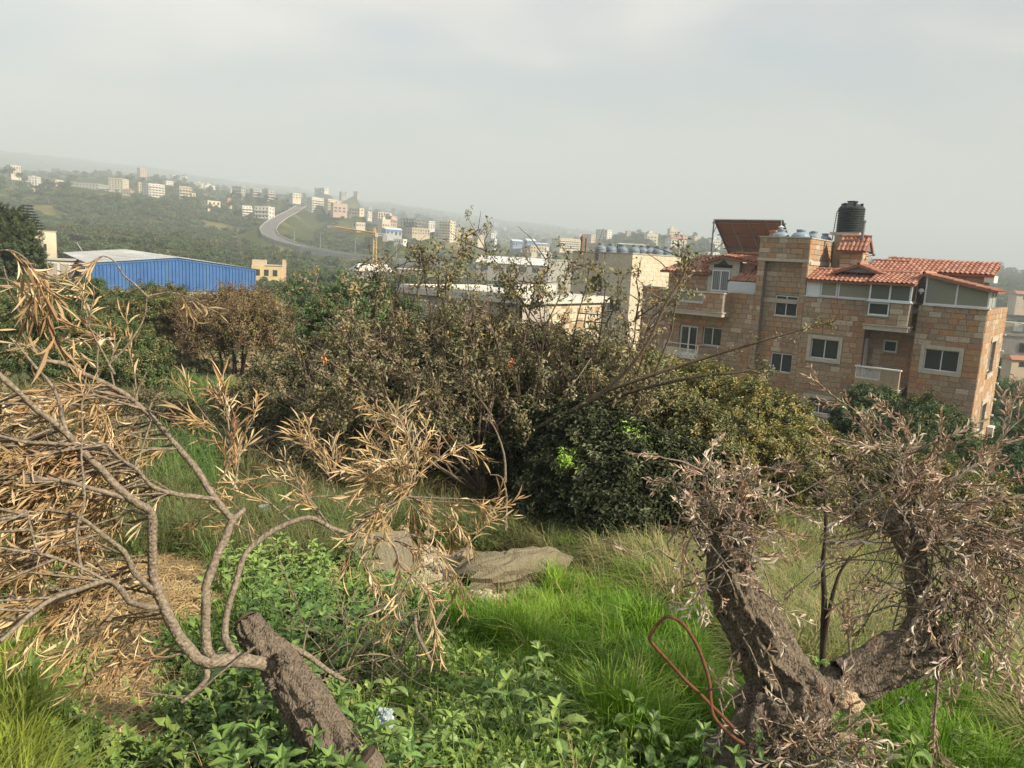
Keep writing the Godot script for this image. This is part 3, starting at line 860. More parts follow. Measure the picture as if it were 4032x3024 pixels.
func tank_mesh() -> Mesh:
	# ribbed plastic water tank, unit diameter, with a raised screw lid
	if not S.has("tank"):
		var b := Mesher.new()
		var prof := [[0.0, 0.0], [0.48, 0.0]]
		for k in 6: prof.append_array([[0.5, 0.04 + k * 0.12], [0.5, 0.09 + k * 0.12], [0.475, 0.11 + k * 0.12], [0.475, 0.14 + k * 0.12]])
		prof.append_array([[0.46, 0.78], [0.34, 0.88], [0.22, 0.92], [0.22, 0.98], [0.25, 0.98], [0.25, 1.05], [0.0, 1.07]])
		b.lathe(prof, 20)
		S.tank = b.mesh()
	return S.tank

func tank_colour() -> Material:
	if not M.has("tank_grey"): mat("tank_grey", Color(0.20, 0.25, 0.29), 0.45, T.soft, 0.8)
	return M.tank_grey

# ---------------------------------------------------------------- masonry helpers
func frame_at(origin: Vector3, along: Vector3) -> Transform3D:     # x along the wall, y up, z out towards the viewer's side
	var x := Vector3(along.x, 0, along.z).normalized()
	return Transform3D(Basis(x, Vector3.UP, x.cross(Vector3.UP)), origin)

func holed(b: Mesher, x0: float, x1: float, y0: float, y1: float, z0: float, z1: float, holes: Array) -> void:
	var xs := [x0, x1]; var ys := [y0, y1]
	for h in holes:
		for k in [h[0], h[2]]:
			if k > x0 and k < x1: xs.append(k)
		for k in [h[1], h[3]]:
			if k > y0 and k < y1: ys.append(k)
	xs.sort(); ys.sort()
	for i in xs.size() - 1:
		for j in ys.size() - 1:
			if xs[i + 1] - xs[i] < 1e-4 or ys[j + 1] - ys[j] < 1e-4: continue
			var c := Vector2((xs[i] + xs[i + 1]) * 0.5, (ys[j] + ys[j + 1]) * 0.5)
			var open := false
			for h in holes:
				if c.x > h[0] and c.x < h[2] and c.y > h[1] and c.y < h[3]: open = true
			if not open: b.box(Vector3(xs[i], ys[j], z0), Vector3(xs[i + 1], ys[j + 1], z1))

var stones_left := {}
# courses of dressed blocks over a face; the first ones are parts of their own, the rest one joined part for each tone
func clad(o: Node3D, face: Transform3D, x0: float, x1: float, y0: float, y1: float, holes: Array, course: float, short: float, long: float, tones: Array, pick: Callable, proud: float, edge: float) -> void:
	var rest := []
	for t in tones: rest.append(Mesher.new())
	var y := y1
	while y > y0 + 0.02:
		var lo := maxf(y - course, y0)
		var free := [[x0, x1]]
		for h in holes:
			if h[3] > lo + 0.03 and h[1] < y - 0.03:
				var next := []
				for f in free:
					if h[2] <= f[0] or h[0] >= f[1]: next.append(f); continue
					if h[0] > f[0] + 0.05: next.append([f[0], h[0]])
					if h[2] < f[1] - 0.05: next.append([h[2], f[1]])
				free = next
		for f in free:
			var x: float = f[0]
			if is_equal_approx(f[0], x0): x -= r(0.0, long * 0.5)
			while x < f[1] - 0.04:
				var w := r(short, long)
				if f[1] - (x + w) < short * 0.6: w = f[1] - x
				var a := maxf(x, f[0]); var e := minf(x + w, f[1])
				x += w
				if e - a < 0.04: continue
				var tone: int = pick.call(a + (e - a) * 0.5, (lo + y) * 0.5)
				var out := proud * r(0.4, 1.3)
				var gap := 0.010
				if stones_left.get(o, 0) > 0 and e - a > short * 0.8 and y - lo > course * 0.8:
					stones_left[o] -= 1
					var key := "block_%d_%d" % [int(round((e - a) * 20)), int(course * 100)]
					if not S.has(key):
						var m := Mesher.new()
						var ww: float = round((e - a) * 20) / 20.0
						m.block(Vector3(-ww * 0.5 + gap, -course * 0.5 + gap, -0.04), Vector3(ww * 0.5 - gap, course * 0.5 - gap, 0), edge)
						S[key] = m.mesh()
					part(o, "stone_block", S[key], tones[tone], face * Transform3D(Basis(Vector3.UP, r(-0.02, 0.02)), Vector3((a + e) * 0.5, (lo + y) * 0.5, out)))
				else:
					rest[tone].block(Vector3(a + gap, lo + gap, -0.03), Vector3(e - gap, y - gap, out), edge)
		y -= course
	for k in tones.size():
		if rest[k].v.size():
			var p := part(o, "stone_courses", rest[k].mesh(), tones[k], face)
			p.set_meta("kind", "stuff")

# a sliding window in an opening x0..x1, y0..y1 of a wall face; trim > 0 adds a stone surround
func add_window(o: Node3D, face: Transform3D, x0: float, y0: float, x1: float, y1: float, sashes := 2, trim := 0.0, deep := 0.16, pane: Material = null, bar := 0.05) -> MeshInstance3D:
	var b := Mesher.new()
	var z := -deep
	b.box(Vector3(x0, y0, z), Vector3(x1, y0 + bar, z + 0.06)); b.box(Vector3(x0, y1 - bar, z), Vector3(x1, y1, z + 0.06))
	for k in sashes + 1:
		var x := lerpf(x0, x1 - bar, k / float(sashes))
		b.box(Vector3(x, y0 + bar, z + 0.002), Vector3(x + bar, y1 - bar, z + 0.058))
	var w := part(o, "window", b.mesh(), M.aluminium, face)
	for k in sashes:
		var a := lerpf(x0, x1, k / float(sashes)); var e := lerpf(x0, x1, (k + 1) / float(sashes))
		boxpart(w, "pane", Vector3(a + bar * 0.6, y0 + bar * 0.8, z + 0.015), Vector3(e - bar * 0.6, y1 - bar * 0.8, z + 0.03), pane if pane else M.window_glass)
	if trim > 0.0:
		for s in [[x0 - trim, y1, x1 + trim, y1 + trim], [x0 - trim, y0 - trim, x1 + trim, y0], [x0 - trim, y0, x0, y1], [x1, y0, x1 + trim, y1]]:
			boxpart(w, "surround", Vector3(s[0], s[1], z), Vector3(s[2], s[3], 0.06), M.trim)
	else:
		boxpart(w, "sill", Vector3(x0 - 0.05, y0 - 0.06, z), Vector3(x1 + 0.05, y0, 0.07), M.trim)
	return w

func house_materials() -> void:
	mat("aluminium", Color(0.62, 0.66, 0.68), 0.4)
	mat("window_glass", Color(0.045, 0.055, 0.05), 0.08)
	mat("blind_glass", Color(0.24, 0.245, 0.20), 0.12)
	mat("trim", Color(0.50, 0.46, 0.38), 0.85, T.soft, 0.7, T.rough, 0.3)
	mat("white_paint", Color(0.70, 0.69, 0.65), 0.7, T.soft, 0.5)
	mat("mortar", Color(0.30, 0.26, 0.21), 0.95, T.mottle, 0.8)
	mat("render_grey", Color(0.42, 0.39, 0.35), 0.9, T.soft, 0.3, T.rough, 0.4)
	mat("steel", Color(0.16, 0.17, 0.18), 0.5)
	var names := ["stone_grey", "stone_tan", "stone_brown", "stone_orange", "stone_red", "stone_pale"]
	var tones := [Color(0.40, 0.355, 0.295), Color(0.44, 0.365, 0.28), Color(0.345, 0.295, 0.24), Color(0.47, 0.32, 0.20), Color(0.40, 0.27, 0.20), Color(0.55, 0.515, 0.46)]
	for k in 6: mat(names[k], tones[k], 0.92, T.stone, 1.3, T.rough, 1.2)
	mat("beige_a", Color(0.66, 0.58, 0.44), 0.9, T.soft, 0.9, T.rough, 0.25)
	mat("beige_b", Color(0.63, 0.55, 0.41), 0.9, T.soft, 0.9, T.rough, 0.25)
	mat("beige_c", Color(0.68, 0.60, 0.47), 0.9, T.soft, 0.9, T.rough, 0.25)
	mat("beige_joint", Color(0.58, 0.51, 0.39), 0.95, T.soft, 1.0)
	for k in 3: mat("tile_%d" % k, [Color(0.40, 0.185, 0.125), Color(0.34, 0.15, 0.105), Color(0.46, 0.235, 0.165)][k], 0.75, T.mottle, 1.6)

func pick_beige(x: float, y: float) -> int: return rng.randi() % 3

func make_houses() -> void:
	house_materials()
	rng.seed = 31
	make_warehouse()
	make_beige_house()
	make_low_house()
	make_grey_house()
	make_left_houses()
	make_right_houses()

func make_warehouse() -> void:
	var a := at(350, 1038, 110.0)
	var f := frame_at(Vector3(a.x, 0, a.z), Vector3(19.59, 0, -12.75))
	var o := thing("warehouse", "blue corrugated metal warehouse with a low pitched white roof", "warehouse", f.origin)
	o.transform = f
	var w := 23.4; var l := 64.0; var eave := a.y; var ridge := eave + 1.27; var foot := eave - 3.6
	var blue := mat("blue_sheet", Color(0.055, 0.165, 0.42), 0.55, T.soft, 0.12)
	var blues := [mat("blue_sheet_faded", Color(0.068, 0.18, 0.41), 0.6, T.soft, 0.12), mat("blue_sheet_deep", Color(0.048, 0.15, 0.39), 0.55, T.soft, 0.12)]
	var roofm := mat("white_sheet", Color(0.66, 0.67, 0.66), 0.55, T.soft, 0.06)
	# ribbed sheets: each cladding sheet on the near gable is its own part
	var n := 24
	for k in n:
		var b := Mesher.new()
		var x0 := w * k / n; var x1 := w * (k + 1) / n
		var ribs := 2
		for i in ribs:
			var p := x0 + (x1 - x0) * i / ribs; var e := x0 + (x1 - x0) * (i + 1) / ribs
			var q := [p, p + (e - p) * 0.55, p + (e - p) * 0.66, p + (e - p) * 0.89, e]
			var zz := [0.0, 0.0, 0.13, 0.13, 0.0]
			for g in 4:
				var t0: float = ridge - absf(q[g] - w * 0.5) / (w * 0.5) * 1.27; var t1: float = ridge - absf(q[g + 1] - w * 0.5) / (w * 0.5) * 1.27
				b.quad(Vector3(q[g], foot, zz[g]), Vector3(q[g], t0, zz[g]), Vector3(q[g + 1], t1, zz[g + 1]), Vector3(q[g + 1], foot, zz[g + 1]))
		part(o, "cladding_sheet", b.mesh(), [blue, blues[0], blue, blues[1]][(k * 7 + k / 3) % 4])
	# long side
	n = 16
	for k in n:
		var b := Mesher.new()
		for i in 8:
			var z0 := -l * (k + i / 8.0) / n; var z1 := -l * (k + (i + 1) / 8.0) / n
			var m := (z0 + z1) * 0.5
			b.quad(Vector3(0, foot, z1), Vector3(0, eave, z1), Vector3(-0.1, eave, m), Vector3(-0.1, foot, m))
			b.quad(Vector3(-0.1, foot, m), Vector3(-0.1, eave, m), Vector3(0, eave, z0), Vector3(0, foot, z0))
		part(o, "side_sheet", b.mesh(), blue)
		boxpart(o, "side_post", Vector3(-0.22, foot - 1.5, -l * k / n - 0.12), Vector3(-0.11, eave - 0.02, -l * k / n + 0.12), M.render_grey)
	boxpart(o, "far_wall", Vector3(w - 0.1, foot - 4, -l), Vector3(w, eave, -0.2), blue)
	boxpart(o, "base_wall", Vector3(0.2, foot - 6, -l + 0.2), Vector3(w - 0.2, foot, -0.15), mat("base_white", Color(0.6, 0.58, 0.53), 0.9, T.mottle, 0.3))
	var rib := 16
	for g in [-1, 1]:
		for k in rib:
			var b := Mesher.new()
			var z0 := 0.35 - (l + 0.7) * k / rib; var z1 := 0.35 - (l + 0.7) * (k + 1) / rib
			var xe: float = w * 0.5 + g * (w * 0.5 + 0.3); var ye := eave - 0.02
			for i in 4:
				var s0 := lerpf(z0, z1, i / 4.0); var s1 := lerpf(z0, z1, (i + 0.8) / 4.0); var s2 := lerpf(z0, z1, (i + 1) / 4.0)
				var lift := Vector3(0, 0.06, 0)
				var top := func(z: float) -> Vector3: return Vector3(w * 0.5, ridge + 0.12, z)
				var low := func(z: float) -> Vector3: return Vector3(xe, ye + 0.12, z)
				if g < 0:
					b.quad(low.call(s0), low.call(s1), top.call(s1), top.call(s0)); b.quad(low.call(s1) + lift, low.call(s2) + lift, top.call(s2) + lift, top.call(s1) + lift)
				else:
					b.quad(top.call(s0), top.call(s1), low.call(s1), low.call(s0)); b.quad(top.call(s1) + lift, top.call(s2) + lift, low.call(s2) + lift, low.call(s1) + lift)
			part(o, "roof_sheet", b.mesh(), roofm)
	for g in [-1, 1]:
		for k in 6:
			var b := Mesher.new()
			var z0 := -10.0 - k * 7.0
			var fa := 0.25; var fb := 0.85
			var up := Vector3(0, 0.21, 0)
			var pt := func(t: float, z: float) -> Vector3: return Vector3(w * 0.5 + g * w * 0.5 * t, ridge - 1.27 * t, z) + up
			if g < 0: b.quad(pt.call(fb, z0), pt.call(fb, z0 - 1.6), pt.call(fa, z0 - 1.6), pt.call(fa, z0))
			else: b.quad(pt.call(fa, z0), pt.call(fa, z0 - 1.6), pt.call(fb, z0 - 1.6), pt.call(fb, z0))
			part(o, "skylight_sheet", b.mesh(), M.white_paint)
	var tr := Mesher.new()
	for g in [[0.0, eave, w * 0.5, ridge], [w * 0.5, ridge, w, eave]]:
		var p := Vector3(g[0], g[1], 0.14); var q := Vector3(g[2], g[3], 0.14)
		tr.quad(p - Vector3(0, 0.25, 0), p + Vector3(0, 0.1, 0), q + Vector3(0, 0.1, 0), q - Vector3(0, 0.25, 0))
	part(o, "gable_flashing", tr.mesh(), blue)
	boxpart(o, "corner_post", Vector3(-0.15, foot - 3, -0.1), Vector3(0.1, eave, 0.16), mat("rust_brown", Color(0.2, 0.11, 0.07), 0.8))
	var lamp := thing("yard_lamp", "bent grey lamp post standing behind the warehouse roof", "street lamp", at(323, 1010, 175.0))
	var b := Mesher.new()
	b.tube(PackedVector3Array([Vector3(0, -8, 0), Vector3(0, 1.4, 0), Vector3(-0.4, 2.0, 0), Vector3(-1.1, 3.0, 0)]), PackedFloat32Array([0.12, 0.1, 0.09, 0.07]), 6)
	part(lamp, "pole", b.mesh(), metal())
	boxpart(lamp, "lamp_head", Vector3(-1.5, 2.95, -0.12), Vector3(-0.9, 3.15, 0.12), metal())

func make_beige_house() -> void:
	var k := at(2492, 1000, 60.0); var l := at(2259, 991.5, 66.5)
	var top := 0.80; var foot := -15.0
	var o := thing("beige_house", "tall beige limestone block with its right side sunlit", "apartment block", Vector3(k.x, 0, k.z))
	stones_left[o] = 260
	var fl := frame_at(Vector3.ZERO, Vector3(k.x - l.x, 0, k.z - l.z))
	fl.origin = -fl.basis.x * 7.93                                  # x = 0 at the far left corner
	var fr := Transform3D(Basis(-fl.basis.z, Vector3.UP, fl.basis.x), Vector3.ZERO)
	var wins := [[2.86, -2.45, 4.30, -1.12], [5.35, -3.80, 6.88, -2.80], [5.43, -7.16, 6.93, -6.15]]
	var b := Mesher.new()
	holed(b, 0.0, 7.93, foot, top, -0.3, -0.012, wins)
	part(o, "wall", b.mesh(), M.beige_joint, fl)
	var tones := [M.beige_a, M.beige_b, M.beige_c]
	clad(o, fl, 0.0, 7.93, -9.5, top, wins, 0.33, 0.55, 0.95, tones, pick_beige, 0.004, 0.006)
	add_window(o, fl, wins[0][0], wins[0][1], wins[0][2], wins[0][3], 2, 0.0, 0.2, dark_glass())
	add_window(o, fl, wins[1][0], wins[1][1], wins[1][2], wins[1][3], 2, 0.09)
	add_window(o, fl, wins[2][0], wins[2][1], wins[2][2], wins[2][3], 2, 0.09)
	var rw := [[4.2, -2.25, 5.2, -1.25]]
	b = Mesher.new()
	holed(b, 0.0, 13.0, foot, top, -0.3, -0.012, rw)
	part(o, "wall", b.mesh(), M.beige_joint, fr)
	clad(o, fr, 0.0, 13.0, -9.5, top, rw, 0.33, 0.55, 0.95, tones, pick_beige, 0.004, 0.006)
	add_window(o, fr, rw[0][0], rw[0][1], rw[0][2], rw[0][3], 2, 0.06)
	b = Mesher.new()
	b.box(Vector3(0, top - 0.9, -13), Vector3(7.9, top - 0.6, -0.3)); b.box(Vector3(0, foot, -13), Vector3(0.25, top, -0.31)); b.box(Vector3(0.25, foot, -13), Vector3(7.7, top, -12.7))
	part(o, "roof_slab", b.mesh(), M.render_grey, fl)
	b = Mesher.new()
	b.box(Vector3(-0.06, top, -0.34), Vector3(7.99, top + 0.07, 0.06))
	b.box(Vector3(7.65, top, -13.0), Vector3(7.99, top + 0.07, -0.341))
	part(o, "coping", b.mesh(), M.trim, fl)
	# dark rainwater pipe
	b = Mesher.new()
	b.tube(PackedVector3Array([Vector3(4.55, top, 0.05), Vector3(4.5, -1.2, 0.05), Vector3(4.35, -2.6, 0.06)]), PackedFloat32Array([0.018, 0.018, 0.018]), 5)
	part(o, "cable", b.mesh(), M.steel, fl)
	# roof tanks stand on the roof as things of their own
	var names := ["leftmost", "second", "third", "fourth", "fifth", "sixth", "seventh", "rightmost"]
	var base := Transform3D(o.transform.basis, o.position) * fl
	var px := [2364, 2405, 2450, 2497, 2528, 2556, 2590, 2623]
	for i in 8:
		var q := at(px[i], 996, 64.0 + (i % 3) * 0.6)
		var t := thing("roof_tank", "grey ribbed water tank on the beige house, %s along the parapet" % (names[i] if i in [0, 7] else names[i] + " from the left"), "water tank", Vector3(q.x, top - 0.6, q.z), "water tanks on the beige house")
		part(t, "tank_body", tank_mesh(), tank_colour(), Transform3D(Basis.from_scale(Vector3(0.95, 1.35, 0.95)), Vector3.ZERO))
	var s := thing("roof_shed", "low flat shelter roof among the tanks on the beige house", "shelter", Vector3(at(2490, 975, 66.0).x, top - 0.6, at(2490, 975, 66.0).z))
	boxpart(s, "roof", Vector3(-1.3, 1.45, -0.8), Vector3(1.3, 1.53, 0.8), M.white_paint)
	for q in [[-1.2, -0.7], [1.2, -0.7], [-1.2, 0.7], [1.2, 0.7]]: boxpart(s, "post", Vector3(q[0] - 0.04, 0, q[1] - 0.04), Vector3(q[0] + 0.04, 1.45, q[1] + 0.04), M.steel)
	for q in [[2289, 990, 63.5, 0.16, 1.5], [2672, 1005, 62.5, 0.14, 1.2]]:
		var c := at(q[0], q[1], q[2])
		var t := thing("flue_pipe", "thin %s on the beige house" % ("capped flue pipes at the left end of the roof" if q[0] < 2400 else "capped flue pipe at the right end of the roof"), "flue", Vector3(c.x, top - 0.1, c.z))
		b = Mesher.new()
		b.lathe([[q[3] * 0.6, 0], [q[3] * 0.6, q[4] * 0.7], [q[3], q[4] * 0.7], [q[3], q[4] * 0.85], [0, q[4]]], 10)
		if q[0] < 2400: b.lathe([[q[3] * 0.5, 0], [q[3] * 0.5, q[4] * 0.8], [0, q[4] * 0.82]], 10, Vector3(0.35, 0, 0))
		part(t, "pipe", b.mesh(), M.rust_brown if q[0] < 2400 else metal())

func make_low_house() -> void:
	var c := Vector3(0.35, 0, -40.2)
	var o := thing("low_house", "single storey house with a white flat roof behind the bare shrub", "house", c)
	var fl := frame_at(Vector3.ZERO, Vector3(6.95, 0, 5.2))
	fl.origin = -fl.basis.x * 8.8
	var fr := Transform3D(Basis(-fl.basis.z, Vector3.UP, fl.basis.x), Vector3.ZERO)
	var top := -2.35; var foot := -12.0
	var b := Mesher.new()
	holed(b, 0.0, 8.8, foot, top, -0.25, 0.0, [[2.2, -5.2, 3.8, -3.6]])
	part(o, "wall", b.mesh(), mat("rose_render", Color(0.46, 0.41, 0.36), 0.9, T.soft, 0.3, T.rough, 0.4), fl)
	add_window(o, fl, 2.2, -5.2, 3.8, -3.6, 2, 0.08)
	# right side: glazed porch by the corner, a white pier, then sunlit stone with an arched door
	b = Mesher.new()
	holed(b, 2.45, 8.0, foot, top, -0.25, -0.02, [[4.1, -7.5, 5.9, -4.5]])
	part(o, "stone_wall", b.mesh(), M.beige_joint, fr)
	stones_left[o] = 60
	clad(o, fr, 2.45, 8.0, -9.0, top, [[4.1, -7.5, 5.9, -4.5]], 0.3, 0.4, 0.8, [M.stone_tan, M.beige_b, M.beige_a], pick_beige, 0.012, 0.012)
	boxpart(o, "pier", Vector3(2.05, 0, 0), Vector3(2.45, 0, 0) + Vector3(0, 0.001, 0.1), M.render_grey).transform = fr * Transform3D(Basis.from_scale(Vector3(0.42, 9.6, 0.5)), Vector3(2.2, -7.2, -0.2))
	part(o, "porch_fascia", S.box, M.render_grey, fr * Transform3D(Basis.from_scale(Vector3(2.0, 1.25, 0.2)), Vector3(1.0, top - 0.63, -0.12)))
	add_window(o, fr, 0.0, -6.2, 2.0, -3.6, 2, 0.0, 0.5, dark_glass(), 0.08)
	part(o, "porch_back", S.box, M.steel, fr * Transform3D(Basis.from_scale(Vector3(2.0, 8, 0.1)), Vector3(1.0, -8.0, -0.9)))
	b = Mesher.new()
	b.box(Vector3(4.1, -7.5, -0.24), Vector3(5.9, -5.4, -0.2))
	part(o, "door", b.mesh(), mat("door_wood", Color(0.16, 0.09, 0.05), 0.6, T.grain, 2.0), fr)
	b = Mesher.new()
	b.box(Vector3(-0.25, top, -8.5), Vector3(9.05, top + 0.35, 0.3))
	part(o, "roof_slab", b.mesh(), mat("bright_white", Color(0.62, 0.60, 0.54), 0.8, T.soft, 0.3), fl)
	b = Mesher.new()
	b.box(Vector3(-0.1, top + 0.352, -8.3), Vector3(0.1, top + 0.5, 0.2)); b.box(Vector3(0.1, top + 0.352, 0.0), Vector3(8.8, top + 0.5, 0.2))
	part(o, "parapet", b.mesh(), M.bright_white, fl)
	boxpart(o, "stair_wall", Vector3(1, 0, 0), Vector3(2, 1, 1), M.bright_white).transform = fr * Transform3D(Basis.from_scale(Vector3(4.0, 0.5, 0.2)), Vector3(5.6, top + 0.6, -3.2))
	boxpart(o, "back_wall", Vector3(0, 0, 0), Vector3(1, 1, 1), M.render_grey).transform = fl * Transform3D(Basis.from_scale(Vector3(8.6, 9, 0.2)), Vector3(4.4, -7.0, -8.0))

func make_grey_house() -> void:
	var d := 330.0
	var p := at(1466, 1128, d)
	var o := thing("grey_house", "grey and white three storey house with a pale gabled roof below the road", "house", p)
	o.rotation.y = atan2(-p.x, -p.z) + 0.35
	var dark := mat("slate_grey", Color(0.16, 0.155, 0.155), 0.9, T.soft, 0.2)
	boxpart(o, "wall", Vector3(-4.6, -4, -6), Vector3(8.0, 6.6, 4), dark)
	boxpart(o, "side_wing", Vector3(-8.6, -4, -5), Vector3(-4.6, 6.4, 3.4), M.render_grey)
	var b := Mesher.new()
	b.quad(Vector3(-9, 6.5, 4.3), Vector3(-6.5, 9.6, 0), Vector3(6.3, 9.6, 0), Vector3(8.4, 6.6, 4.3))
	b.quad(Vector3(8.4, 6.6, -6.2), Vector3(6.3, 9.6, 0), Vector3(-6.5, 9.6, 0), Vector3(-9, 6.5, -6.2))
	b.tri(Vector3(8.4, 6.6, 4.3), Vector3(6.3, 9.6, 0), Vector3(8.4, 6.6, -6.2)); b.tri(Vector3(-9, 6.5, -6.2), Vector3(-6.5, 9.6, 0), Vector3(-9, 6.5, 4.3))
	part(o, "roof", b.mesh(), mat("pale_roof", Color(0.62, 0.58, 0.52), 0.85, T.soft, 0.2))
	for s in [[-3.2, 4.0], [2.4, 4.0], [6.4, 4.0], [-3.2, 0.6], [2.4, 0.4], [6.4, 0.6]]:
		var w := boxpart(o, "window", Vector3(s[0] - 0.85, s[1] - 0.85, 4.0), Vector3(s[0] + 0.85, s[1] + 0.85, 4.08), M.white_paint)
		boxpart(o, "pane", Vector3(s[0] - 0.6, s[1] - 0.6, 4.08), Vector3(s[0] + 0.6, s[1] + 0.6, 4.12), dark_glass())
	for y in [0.2, 3.6]:
		boxpart(o, "balcony_slab", Vector3(-8.6, y - 0.9, 3.4), Vector3(-4.8, y - 0.6, 5.0), M.render_grey)
		boxpart(o, "balcony_wall", Vector3(-8.6, y - 0.6, 4.8), Vector3(-4.8, y + 0.3, 5.0), M.render_grey)
		boxpart(o, "balcony_door", Vector3(-7.6, y - 0.6, 3.4), Vector3(-5.6, y + 1.5, 3.46), dark_glass())
		boxpart(o, "side_window", Vector3(8.0, y, -2), Vector3(8.06, y + 1.4, 0.4), M.white_paint)
	boxpart(o, "dormer", Vector3(4.2, 6.8, 2.2), Vector3(5.6, 8.2, 3.9), M.white_paint)
	# flat roofed pavilion to its right
	p = at(1605, 1108, 300.0)
	o = thing("pavilion", "flat roofed open pavilion right of the grey house", "pavilion", p)
	boxpart(o, "roof", Vector3(-4, 4.6, -3), Vector3(5, 5.0, 3), M.white_paint)
	boxpart(o, "wall", Vector3(-3.8, -3, -2.8), Vector3(1, 4.6, 2.6), M.render_grey)
	for x in [2.4, 4.6]: boxpart(o, "column", Vector3(x - 0.2, -3, 2.2), Vector3(x + 0.2, 4.6, 2.6), M.white_paint)
	# long white warehouse roof in the middle distance
	p = at(2120, 1060, 330.0)
	o = thing("long_hall", "long hall with a white metal roof, left of the beige house", "hall", p)
	o.rotation.y = -0.12
	boxpart(o, "wall", Vector3(-27, -6, -14), Vector3(26, 1.6, 0), M.render_grey)
	b = Mesher.new()
	b.quad(Vector3(-27.5, 1.6, 0.5), Vector3(-27.5, 4.6, -9), Vector3(26.5, 4.6, -9), Vector3(26.5, 1.6, 0.5))
	b.quad(Vector3(26.5, 1.6, -18), Vector3(26.5, 4.6, -9), Vector3(-27.5, 4.6, -9), Vector3(-27.5, 1.6, -18))
	b.tri(Vector3(26.5, 1.6, 0.5), Vector3(26.5, 4.6, -9), Vector3(26.5, 1.6, -18))
	part(o, "roof", b.mesh(), M.white_sheet)
	for k in 9: boxpart(o, "window", Vector3(-25 + k * 5.6, -1.6, 0), Vector3(-22 + k * 5.6, 0.6, 0.08), dark_glass())
	p = at(2236, 1048, 200.0)
	o = thing("white_outbuilding", "plain white outbuilding against the left side of the beige house", "outbuilding", p)
	boxpart(o, "wall", Vector3(-5, -9, -8), Vector3(4, 1.2, 0), M.bright_white)
	boxpart(o, "parapet", Vector3(-5.1, 1.2, -8.1), Vector3(4.1, 1.6, 0.1), M.bright_white)
	boxpart(o, "window", Vector3(1.5, -1.0, 0), Vector3(2.8, 0.4, 0.06), dark_glass())

func make_left_houses() -> void:
	var p := at(182, 1010, 135.0)
	var o := thing("cream_tower", "plain cream tower rising behind the dark tree at left", "tower", p)
	o.rotation.y = 0.5
	boxpart(o, "wall", Vector3(-1.6, -8, -1.6), Vector3(1.6, 4.3, 1.6), wall_colour("cream"))
	boxpart(o, "coping", Vector3(-1.7, 4.3, -1.7), Vector3(1.7, 4.45, 1.7), M.trim)
	boxpart(o, "slit_window", Vector3(-0.2, 1.0, 1.6), Vector3(0.2, 2.2, 1.66), dark_glass())
	p = at(225, 1045, 125.0)
	o = thing("cream_shed", "low pale shed with a flat roof between the cream tower and the warehouse", "shed", p)
	o.rotation.y = 0.3
	boxpart(o, "wall", Vector3(-2.6, -6, -3), Vector3(2.6, 0.9, 2.4), M.white_paint)
	boxpart(o, "roof", Vector3(-2.9, 0.9, -3.2), Vector3(2.9, 1.1, 2.7), M.trim)
	for k in 3: boxpart(o, "shutter", Vector3(-2.2 + k * 1.6, -2.4, 2.4), Vector3(-1.0 + k * 1.6, 0.4, 2.46), M.render_grey)
	p = at(1062, 1088, 215.0)
	o = thing("yellow_house", "yellow unfinished house with a chimney just right of the warehouse", "house", p)
	o.rotation.y = 0.25
	boxpart(o, "wall", Vector3(-4.6, -6, -4), Vector3(3.4, 3.0, 3), wall_colour("yellow"))
	boxpart(o, "upper_wall", Vector3(-4.6, 3.0, -4), Vector3(-1.0, 4.4, 1), wall_colour("tan"))
	boxpart(o, "chimney", Vector3(3.4, -6, -1), Vector3(4.4, 4.8, 1), wall_colour("orange"))
	for k in 3: boxpart(o, "window", Vector3(-3.6 + k * 2.3, 0.2, 3), Vector3(-2.4 + k * 2.3, 1.9, 3.06), dark_glass())
	boxpart(o, "roof_slab", Vector3(-1.0, 3.0, -4.2), Vector3(3.6, 3.2, 3.2), M.trim)
	for q in [[1060, 1178, 95, 3.6, "long flat white roof seen behind the shrubs right of the warehouse"], [1205, 1185, 95, 1.7, "short flat white roof seen behind the shrubs, further from the warehouse"]]:
		p = at(q[0], q[1], q[2])
		o = thing("flat_roofed_shed", q[4], "shed", p)
		o.rotation.y = -0.1
		boxpart(o, "roof", Vector3(-q[3], -0.15, -2), Vector3(q[3], 0.05, 1.4), M.white_paint)
		boxpart(o, "wall", Vector3(-q[3] + 0.2, -6, -1.8), Vector3(q[3] - 0.2, -0.15, 1.0), M.render_grey)

